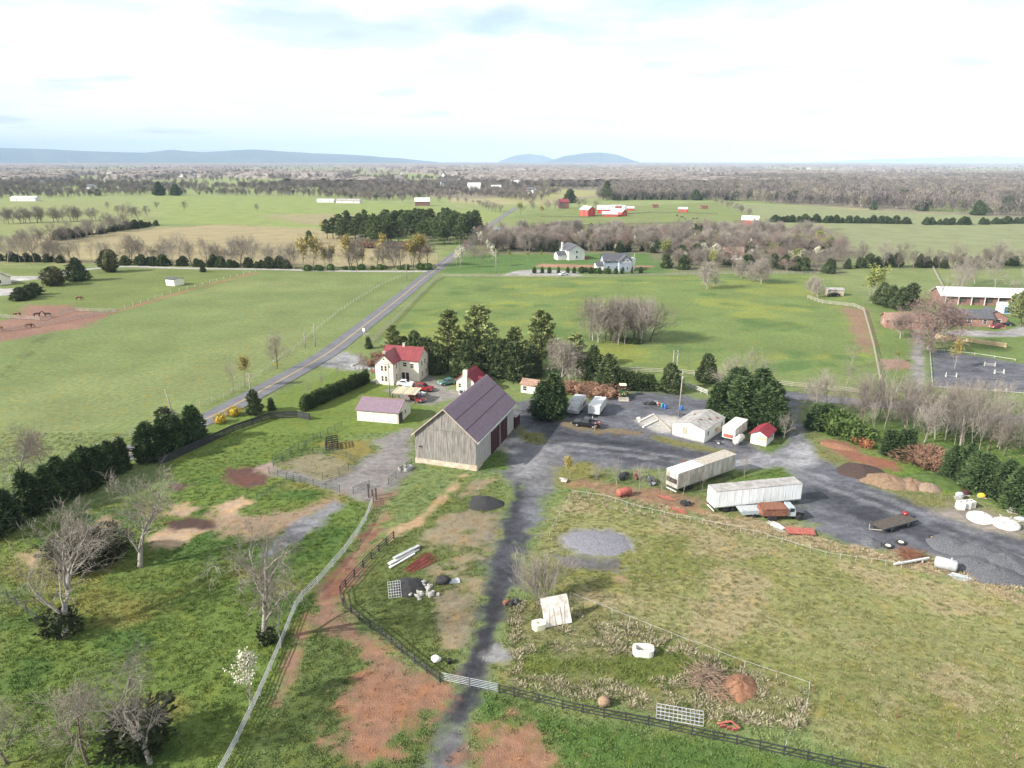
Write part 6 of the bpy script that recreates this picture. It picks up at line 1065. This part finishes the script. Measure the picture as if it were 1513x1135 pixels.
for i in range(34):
    u = R.choice([R.uniform(0, 470), R.uniform(480, 800), R.uniform(900, 1500)]); v = R.uniform(256, 286) if u < 800 else R.uniform(250, 262); p = G(u, v); s = R.uniform(.9, 1.6)
    B = Bld('distant_house', 'tiny pale house among the distant trees', 'house', (p.x, p.y), R.uniform(-.8, .8), 'tiny far houses'); B.gable(-7*s, 7*s, -4.5*s, 4.5*s, 5*s, 8*s, 'x', 'white_wall', R.choice(['shingle_dark','grey_roof','metal_white']), .4, .3)
# ------------------------------------------------------------------ fences, gates, poles
mat('fence_black', (.030,.030,.034), .8, .3, 2); mat('fence_green', (.045,.075,.060), .7, .3, 2); mat('fence_wood', (.33,.30,.26), .9, .35, 2); mat('fence_tan', (.50,.38,.23), .85, .25, 2); mat('fence_white', (.42,.42,.40), .6, .2, 2); mat('pole_wood', (.30,.27,.235), .9, .3, 1.5)
UM = {}
def ubox(m):
    if m not in UM: UM[m] = MB().box(0,-.5,-.5,1,.5,.5).mesh('rail_'+m, M[m])
    return UM[m]
def upost(m, sides=0):
    if (m, 'p') not in UM: UM[(m, 'p')] = MB().box(-.5,-.5,0,.5,.5,1).mesh('post_'+m, M[m])
    return UM[(m, 'p')]
def fence(name, label, px, step, ph, pw, rails, rw, m, rm=None, group=None, world=False, jit=.03, cat='fence', pm=None):
    P = [Vector((*q, 0)) for q in px] if world else [G(*q) for q in px]; t = thing(name, label, cat, (P[0].x, P[0].y, 0), 0, group); pts = []; rr = random.Random(len(px)+int(step*10)); rm = rm or m
    for a, b2 in zip(P[:-1], P[1:]):
        k = max(1, round((b2-a).length/step)); pts += [a.lerp(b2, i/k) for i in range(k)]
    pts.append(P[-1])
    for i, p in enumerate(pts):
        o = mobj('post', upost(m), t, (p.x-P[0].x, p.y-P[0].y, -.1), rr.uniform(0,.1)); o.scale = (pw, pw, ph+.1+rr.uniform(-jit, jit)); o.rotation_euler = (rr.uniform(-jit,jit), rr.uniform(-jit,jit), math.atan2((pts[min(i+1,len(pts)-1)]-pts[max(i-1,0)]).y, (pts[min(i+1,len(pts)-1)]-pts[max(i-1,0)]).x))
    for a, b2 in zip(pts[:-1], pts[1:]):
        d = b2-a; an = math.atan2(d.y, d.x); off = Vector((-math.sin(an), math.cos(an), 0))*-(pw/2+rw[0]/2)*.98
        for z in rails:
            o = mobj('rail', ubox(rm), t, (a.x-P[0].x+off.x, a.y-P[0].y+off.y, z+rr.uniform(-jit,jit)*.6), an); o.scale = (d.length, rw[0], rw[1])
    return t
def pens(name, label, px, **k): return fence(name, label, px, 2.2, 1.25, .07, (.25,.6,.95,1.2), (.03,.045), 'fence_green', **k)
fence('board_fence', 'black board fence following the dirt track down to the gate', [(582,796),(549,826),(524,853),(511,868),(503,878),(507,896),(531,917),(564,940),(594,965),(613,980),(631,994),(650,1008)], 2.1, 1.1, .13, (1.02,.62,.25), (.035,.11), 'fence_black')
fence('board_fence', 'black board fence along the front tussock strip', [(738,1024),(760,1029),(831,1047),(892,1060),(958,1072),(1022,1087),(1088,1100),(1158,1116),(1229,1132),(1400,1166)], 2.3, 1.05, .13, (1.0,.6,.25), (.035,.10), 'fence_black')
a, b2 = G(652,1006), G(736,1023); d = b2-a
for k, lab in ((0,'silver barred field gate closing the black lane, plain silver leaf'), (1,'silver barred field gate closing the black lane, blue tinged leaf')):
    p = a+d*(k*.5+.01); t = thing('field_gate', lab, 'gate', (p.x, p.y, 0), math.atan2(d.y, d.x)); Lg = d.length*.48
    for z in (.2,.4,.6,.8,1.0): MB().tube([(0,0,z),(Lg,0,z)], .028, 5).build('bar', M['steel' if k == 0 else 'truck_grey'], t)
    for x in (.02, Lg*.33, Lg*.66, Lg-.02): MB().box(x-.03,-.03,-.05,x+.03,.03,1.04).build('upright', M['steel'], t)
fence('black_fence', 'long black plank fence behind the cypress hedges', [(236,688),(304,657),(345,638),(400,619),(440,617),(458,621)], 2.2, 1.45, .14, (.2,.5,.8,1.1,1.35), (.04,.24), 'fence_black')
fence('pipe_fence', 'silver pipe rail fence running down the paddock side', [(552,742),(541,770),(528,792),(510,817),(492,838),(470,864),(447,886),(437,902),(415,958),(385,1028),(352,1098),(325,1150)], 3.0, 1.15, .10, (.25,.5,.75,1.0), (.04,.07), 'galv')
pens('corral_fence', 'dark green corral panels ringing the round pen', [(404,689),(430,676),(463,671),(492,671),(512,676),(525,685),(515,694),(501,702),(477,709)]); fence('corral_chute', 'dark wooden loading chute on the back of the round pen', [(482,667),(500,664),(499,655),(483,658),(482,667)], 1.2, 1.7, .14, (.4,.8,1.2,1.55), (.05,.2), 'wood_dark', cat='chute')
pens('corral_fence', 'corral panel line along the front of the round pen', [(398,700),(424,709),(444,713),(463,718),(482,722),(502,727)]); pens('corral_fence', 'corral panels climbing the lawn from pen to garage', [(404,687),(430,670),(463,653),(505,631)]); pens('corral_fence', 'short corral panels on the lower left of the pen', [(380,740),(400,729),(415,722),(434,712)]); pens('corral_fence', 'pen gate panel between pen line and pipe fence', [(522,730),(546,720)]); pens('corral_fence', 'rail beside the water troughs at the barn', [(574,717),(585,706),(608,687)])
for i, (u, v, h) in enumerate([(545,735,2.4),(551,742,2.2),(556,738,2.0)]): p = G(u, v); o = tag(mobj('gate_post', upost('wood_dark'), None, (p.x, p.y, -.1)), 'stout dark gate post where pipe fence meets the pen', 'post', 'gate posts by the pen'); o.scale = (.22,.22,h)
fence('wire_fence', 'wire fence on wooden posts along the far road verge', [(-40,735),(16,712),(98,683),(169,655),(238,624),(331,588),(396,546),(440,512),(500,462),(560,424),(600,406)], 3.6, 1.25, .11, (.5,.8,1.1), (.015,.02), 'fence_wood', 'galv'); fence('board_fence', 'pale plank fence on the near road verge by the meadow', [(548,508),(580,478),(610,446),(640,417),(654,409)], 3.0, 1.3, .12, (.4,.8,1.2), (.04,.12), 'fence_wood')
fence('board_fence', 'weathered plank fence along the top of the meadow', [(654,409),(760,410),(850,411),(1000,407),(1110,405),(1210,405)], 4.0, 1.3, .13, (.4,.8,1.2), (.04,.12), 'fence_wood'); fence('board_fence', 'grey plank fence dividing yard and meadow', [(700,541),(850,548),(940,550),(1005,553),(1090,562),(1170,572),(1300,585)], 3.2, 1.3, .13, (.4,.8,1.2), (.04,.12), 'fence_wood')
fence('tape_fence', 'leaning white tape fence along the top of the dry field', [(812,792),(846,731),(892,738),(945,755),(1038,775),(1113,791),(1219,823),(1332,840)], 2.0, .85, .04, (.8,), (.012,.035), 'fence_white', jit=.14); fence('tape_fence', 'white tape fence between dry field and tussock strip', [(842,883),(880,898),(930,919),(1025,957),(1100,986),(1196,1019),(1192,1048),(1160,1105)], 2.6, .85, .04, (.8,), (.012,.035), 'fence_white', jit=.12)
fence('post_row', 'row of rusty steel posts beside the white tape fence', [(862,905),(889,914),(920,924),(950,937),(983,948),(1018,959),(1052,973),(1090,985),(1202,1024),(1243,1040),(1280,1048),(1324,1062),(1414,1096),(1500,1125)], 4.0, 1.5, .05, (), (.01,.01), 'rust', jit=.06); fence('post_row', 'row of rusty posts along the upper edge of the dry field', [(1260,822),(1333,836),(1370,846),(1430,860),(1480,874)], 3.2, 1.4, .05, (), (.01,.01), 'rust', jit=.06)
fence('board_fence', 'bleached fence bounding the bare earth paddock', [(1193,441),(1215,449),(1262,454),(1276,460),(1290,510),(1300,562)], 3.0, 1.4, .14, (.4,.8,1.25), (.04,.14), 'fence_wood'); fence('board_fence', 'new tan board fence behind the riding arena', [(1382,500),(1430,506),(1486,514)], 2.4, 1.4, .14, (.3,.6,.9,1.2), (.05,.26), 'fence_tan'); fence('board_fence', 'pale fence crossing the field beside the long stable', [(1378,396),(1400,440)], 4.0, 1.4, .14, (.4,.8,1.2), (.05,.14), 'fence_wood'); fence('arena_rail', 'low white rail along the far side of the riding arena', [(1374,517),(1440,524),(1500,533)], 4.0, .5, .12, (.4,), (.07,.10), 'fence_white'); fence('arena_rail', 'low white rail on the near side of the riding arena', [(1378,573),(1440,577),(1513,583)], 4.0, .5, .12, (.4,), (.07,.10), 'fence_white'); fence('arena_rail', 'low white rail at the lane side of the riding arena', [(1374,518),(1378,572)], 4.0, .5, .12, (.4,), (.07,.10), 'fence_white')
fence('rail_fence', 'white rail fence beside the two utility poles', [(1000,570),(1018,574),(1045,584)], 2.2, 1.3, .14, (.5,.85,1.2), (.06,.16), 'fence_white'); fence('paddock_fence', 'plank fence round the red earth paddock', [(172,462),(133,461),(110,460),(89,466),(60,474),(0,470)], 4.0, 1.3, .13, (.4,.8,1.2), (.04,.12), 'fence_wood'); fence('paddock_fence', 'plank fence along the near side of the red paddock', [(0,492),(60,482),(100,474),(172,462)], 4.0, 1.3, .13, (.4,.8,1.2), (.04,.12), 'fence_wood'); fence('post_row', 'line of small pale posts along the red dirt path', [(172,460),(240,437),(310,418),(378,401)], 5.0, 1.1, .12, (.9,), (.02,.03), 'fence_white'); fence('field_gate', 'grey pipe gate and rail at the paddock corner', [(0,878),(25,893),(57,920)], 2.4, 1.3, .10, (.3,.55,.8,1.05,1.25), (.022,.028), 'dark_steel', cat='gate')
fence('board_fence', 'dark plank fence across the far red farm field', [(790,336),(900,333),(1000,331),(1110,336)], 9.0, 1.4, .2, (.6,1.2), (.06,.2), 'wood_dark'); fence('board_fence', 'dark plank fence before the far red barns', [(800,321),(860,322),(960,315),(1060,317)], 9.0, 1.4, .2, (.6,1.2), (.06,.2), 'wood_dark')
def pole(label, uv, h, lean=0.0, arm=False, name='utility_pole', r=.14):
    p = G(*uv); t = thing(name, label, 'pole', (p.x, p.y, 0), .4); MB().tube([(0,0,-.2),(lean,0,h)], [r, r*.7], 8).build('shaft', M['pole_wood'], t, True)
    if arm: MB().boxc((lean*.9,0,h*.93), (1.8,.1,.12)).build('crossarm', M['pole_wood'], t); MB().lathe([(.16,0),(.18,.1),(.18,.5),(.1,.58)], 10, (.28,0,h*.82)).build('transformer', M['galv'], t)
    return t
pole('tall utility pole beside the white mobile building', (1003,614), 9.6, .2, True); pole('bare one of the paired utility poles behind the round cedar', (993,561), 7.2); pole('one of the paired utility poles carrying a grey transformer', (999,562), 7.4, 0, True); pole('pale leaning pole on the wire fence beside a dark bush', (258,618), 6.2, -1.0, False, 'leaning_pole'); pole('short pole on the wire fence opposite the driveway', (451,514), 4.4); pole('tall pole on the wire fence opposite the driveway', (466,512), 6.6); pole('slim pole rising before the cream farmhouse', (576,587), 8.2, 0, True); pole('pole at the roadside by the pointed cedar', (371,587), 5.4, 0, True)
for lb, u, v, h in [('utility pole on the far pasture corner',601,414,10.5),('utility pole at the farm lane junction',646,400,8),('utility pole on the lawn before the far wood',733,407,12),('utility pole beside the blue grey house',936,407,10),('utility pole right of the road junction',676,386,8)]: pole(lb, (u, v), h, r=.18)
p = G(538,497); t = thing('road_sign', 'white sign board on a post at the farm entrance', 'sign', (p.x, p.y, 0), -.5); MB().box(-.05,-.05,-.1,.05,.05,1.9).build('post', M['fence_white'], t); MB().box(-.4,-.09,1.5,.4,-.05,2.5).build('board', M['plastic_white'], t)
p = G(543,500); t = thing('mailbox', 'white mailbox on a white arm beside the entrance sign', 'mailbox', (p.x, p.y, 0), .4); MB().box(-.06,-.06,-.1,.06,.06,1.2).build('post', M['fence_white'], t); MB().box(-.5,-.14,1.2,.5,.14,1.5).build('box', M['fence_white'], t); p = G(406,541); t = thing('mailbox', 'yellow and white mailbox post on the wire fence', 'mailbox', (p.x, p.y, 0), .4); MB().box(-.07,-.07,-.1,.07,.07,1.1).build('post', M['yellow'], t); MB().box(-.25,-.15,1.1,.25,.15,1.45).build('box', M['plastic_white'], t)
p = G(547,541)
for i in range(26): a = i*2*PI/26; tag(MB().blob((0,0,.12), (.42,.35,.28), i, 7, 5, .25).build('border_stone', M['stone'], None, False, (p.x+4.6*math.cos(a), p.y+3.2*math.sin(a), 0)), 'grey stone in the ring edging the garden bed', 'stone', 'stones round the garden bed')
def jump(label, uv, rz, nb):
    p = G(*uv); t = thing('horse_jump', label, 'jump', (p.x, p.y, 0), rz, None, .75)
    for x in (-1.6, 1.6): MB().prism([(-.4,0),(.4,0),(.08,1.5),(-.08,1.5)], x-.07, x+.07, 'x').build('wing', M['fence_white'], t)
    for k in range(nb): MB().tube([(-1.55,0,.3+k*.3),(1.55,0,.3+k*.3)], .06, 6).build('pole', M['fence_white'], t)
jump('white jump with tall wings on the dark arena', (1405,557), -.1, 1); jump('white jump at the far side of the arena', (1462,541), -.2, 3); jump('low two pole white jump on the arena', (1476,552), .1, 2); jump('white jump stored beside the side road', (1388,589), -.3, 3); jump('second stored jump on the grass by the arena', (1478,580), -.05, 3); jump('small white jump beside the gravel lane', (1331,579), .3, 3)
# ------------------------------------------------------------------ grass: one mass
gm, n, l, b = nmat('grass_blade'); a = n.new('ShaderNodeAttribute'); a.attribute_type = 'INSTANCER'; a.attribute_name = 'tintc'; l.new(a.outputs['Color'], b.inputs['Base Color']); b.inputs['Roughness'].default_value = .85; b.inputs['Specular IOR Level'].default_value = .15
def tuft(seed, nb, Ln, Wd, sp):
    R = np.random.default_rng(seed); az = R.random(nb)*2*PI; e = .35+R.random(nb)*.75
    P = np.stack([np.cos(az)*sp*R.random(nb), np.sin(az)*sp*R.random(nb), np.full(nb, -.02)], 1); D = np.stack([np.cos(az)*np.cos(e), np.sin(az)*np.cos(e), np.sin(e)], 1)
    V, F = sprays(P, D, Ln*(.6+.6*R.random(nb)), Wd, R); return npmesh('grass_tuft', V, F, gm)
TF = [tuft(i, 22, .34, .05, .20) for i in range(4)]; TG = [tuft(10+i, 14, .20, .07, .25) for i in range(3)]
def grass(name, label, n_, seed, protos, keep, scale, tint, yr=(40, 128)):
    R = np.random.default_rng(seed); y = np.sqrt(R.uniform(yr[0]**2, yr[1]**2, n_)); x = R.uniform(-.80, .80, n_)*(y+6); Cg, g_, tl, sd = ground_eval(x, y); pr = keep(x, y, Cg, g_, tl); k = R.random(n_) < pr
    for kk, P, c, soft, nz, gg, t2, s2, *rest in WP[:0]: pass
    rd = sd_line(x, y, ROAD) < 3.6; k &= ~rd; x, y, Cg, tl = x[k], y[k], Cg[k], tl[k]; m = len(x)
    o = scatter(name, label, 'grass', np.stack([x, y, np.zeros(m)], 1), np.stack([scale(R, tl, m)]*3, 1)*np.stack([np.ones(m), np.ones(m), R.uniform(.7,1.3,m)], 1), protos, seed)
    T = tint(R, Cg, m); at = o.data.attributes.new('tintc', 'FLOAT_COLOR', 'POINT'); at.data.foreach_set('color', np.concatenate([T, np.ones((m, 1))], 1).astype(np.float32).ravel()); return o
def dry_t(R, C_, m):
    q = R.random((m, 1)); a_ = C_*R.uniform(1.05, 1.6, (m, 1)); return np.where(q < .15, np.array((.33,.285,.175))*R.uniform(.7,1.15,(m,1)), np.where(q < .40, np.array((.135,.150,.05))*R.uniform(.8,1.2,(m,1)), a_))
grass('rough_grass', 'coarse pale tussock grass over the dry field', 110000, 1, TF, lambda x, y, C_, g, t: np.clip((t-.35)*1.6, 0, 1)*(g < .35)*np.clip(.55+fbm(x*.35, y*.35, 61, 3)*.6, 0, 1), lambda R, t, m: R.uniform(.45, .9, m)*(.5+.5*t), dry_t)
ST = GP([(750,888),(850,890),(950,929),(1100,989),(1194,1024),(1192,1080),(1000,1058),(760,1016)]); ST2 = GP([(770,965),(1000,968),(1050,978),(1000,1004),(770,1002)])
grass('tussock_grass', 'big pale tussocks between the tape fence and black fence', 90000, 2, TF, lambda x, y, C_, g, t: (sd_poly(x, y, ST) < 0)*(sd_poly(x, y, ST2) > 0)*sstep(.36, .56, fbm(x*.5, y*.5, 71, 2))*.95, lambda R, t, m: R.uniform(.9, 1.6, m), lambda R, C_, m: np.where(R.random((m,1)) < .72, np.array((.36,.32,.22))*R.uniform(.65,1.15,(m,1)), np.array((.10,.13,.04))*R.uniform(.8,1.2,(m,1))))
EDGE = GP([(840,738),(1000,770),(1160,800),(1300,826),(1420,858),(1513,884),(1513,874),(1430,850),(1240,806),(1050,764),(940,742),(850,728)])
grass('verge_grass', 'straw coloured tussocks along the upper edge of the dry field', 60000, 3, TF, lambda x, y, C_, g, t: (sd_poly(x, y, EDGE) < .6)*(g < .6)*.55, lambda R, t, m: R.uniform(.8, 1.4, m), lambda R, C_, m: np.array((.37,.31,.20))*R.uniform(.6,1.15,(m,1)))
grass('meadow_grass', 'short green grass of the paddocks', 120000, 4, TG, lambda x, y, C_, g, t: (g < .2)*(t < .62)*(C_[:, 1] > C_[:, 0]*.98)*np.clip(1.5-y/100, .15, .9)*.8+.05*(g > .1)*(g < .75), lambda R, t, m: R.uniform(.5, 1.3, m), lambda R, C_, m: C_*R.uniform(1.0, 1.45, (m, 1)))

# loose stones and clods on worn ground
SV = [(1,0,0),(0,1,0),(-1,0,0),(0,-1,0),(.1,.1,.8),(0,0,-.4)]; SF = [(0,1,4),(1,2,4),(2,3,4),(3,0,4),(1,0,5),(2,1,5),(3,2,5),(0,3,5)]
PB = [npmesh('pebble', np.array(SV)*np.random.default_rng(i).uniform(.6, 1.3, (6, 1)), np.array(SF), gm) for i in range(4)]
grass('loose_stones', 'loose stones and clods strewn over yard, lane and dirt track', 70000, 6, PB, lambda x, y, C_, g, t: np.clip((g-.12)*1.2, 0, .75)*np.clip(1.6-y/90, .12, 1), lambda R, t, m: .03+.09*R.random(m)**3, lambda R, C_, m: C_*R.uniform(.5, 1.9, (m, 1))+.012)['category'] = 'stones'
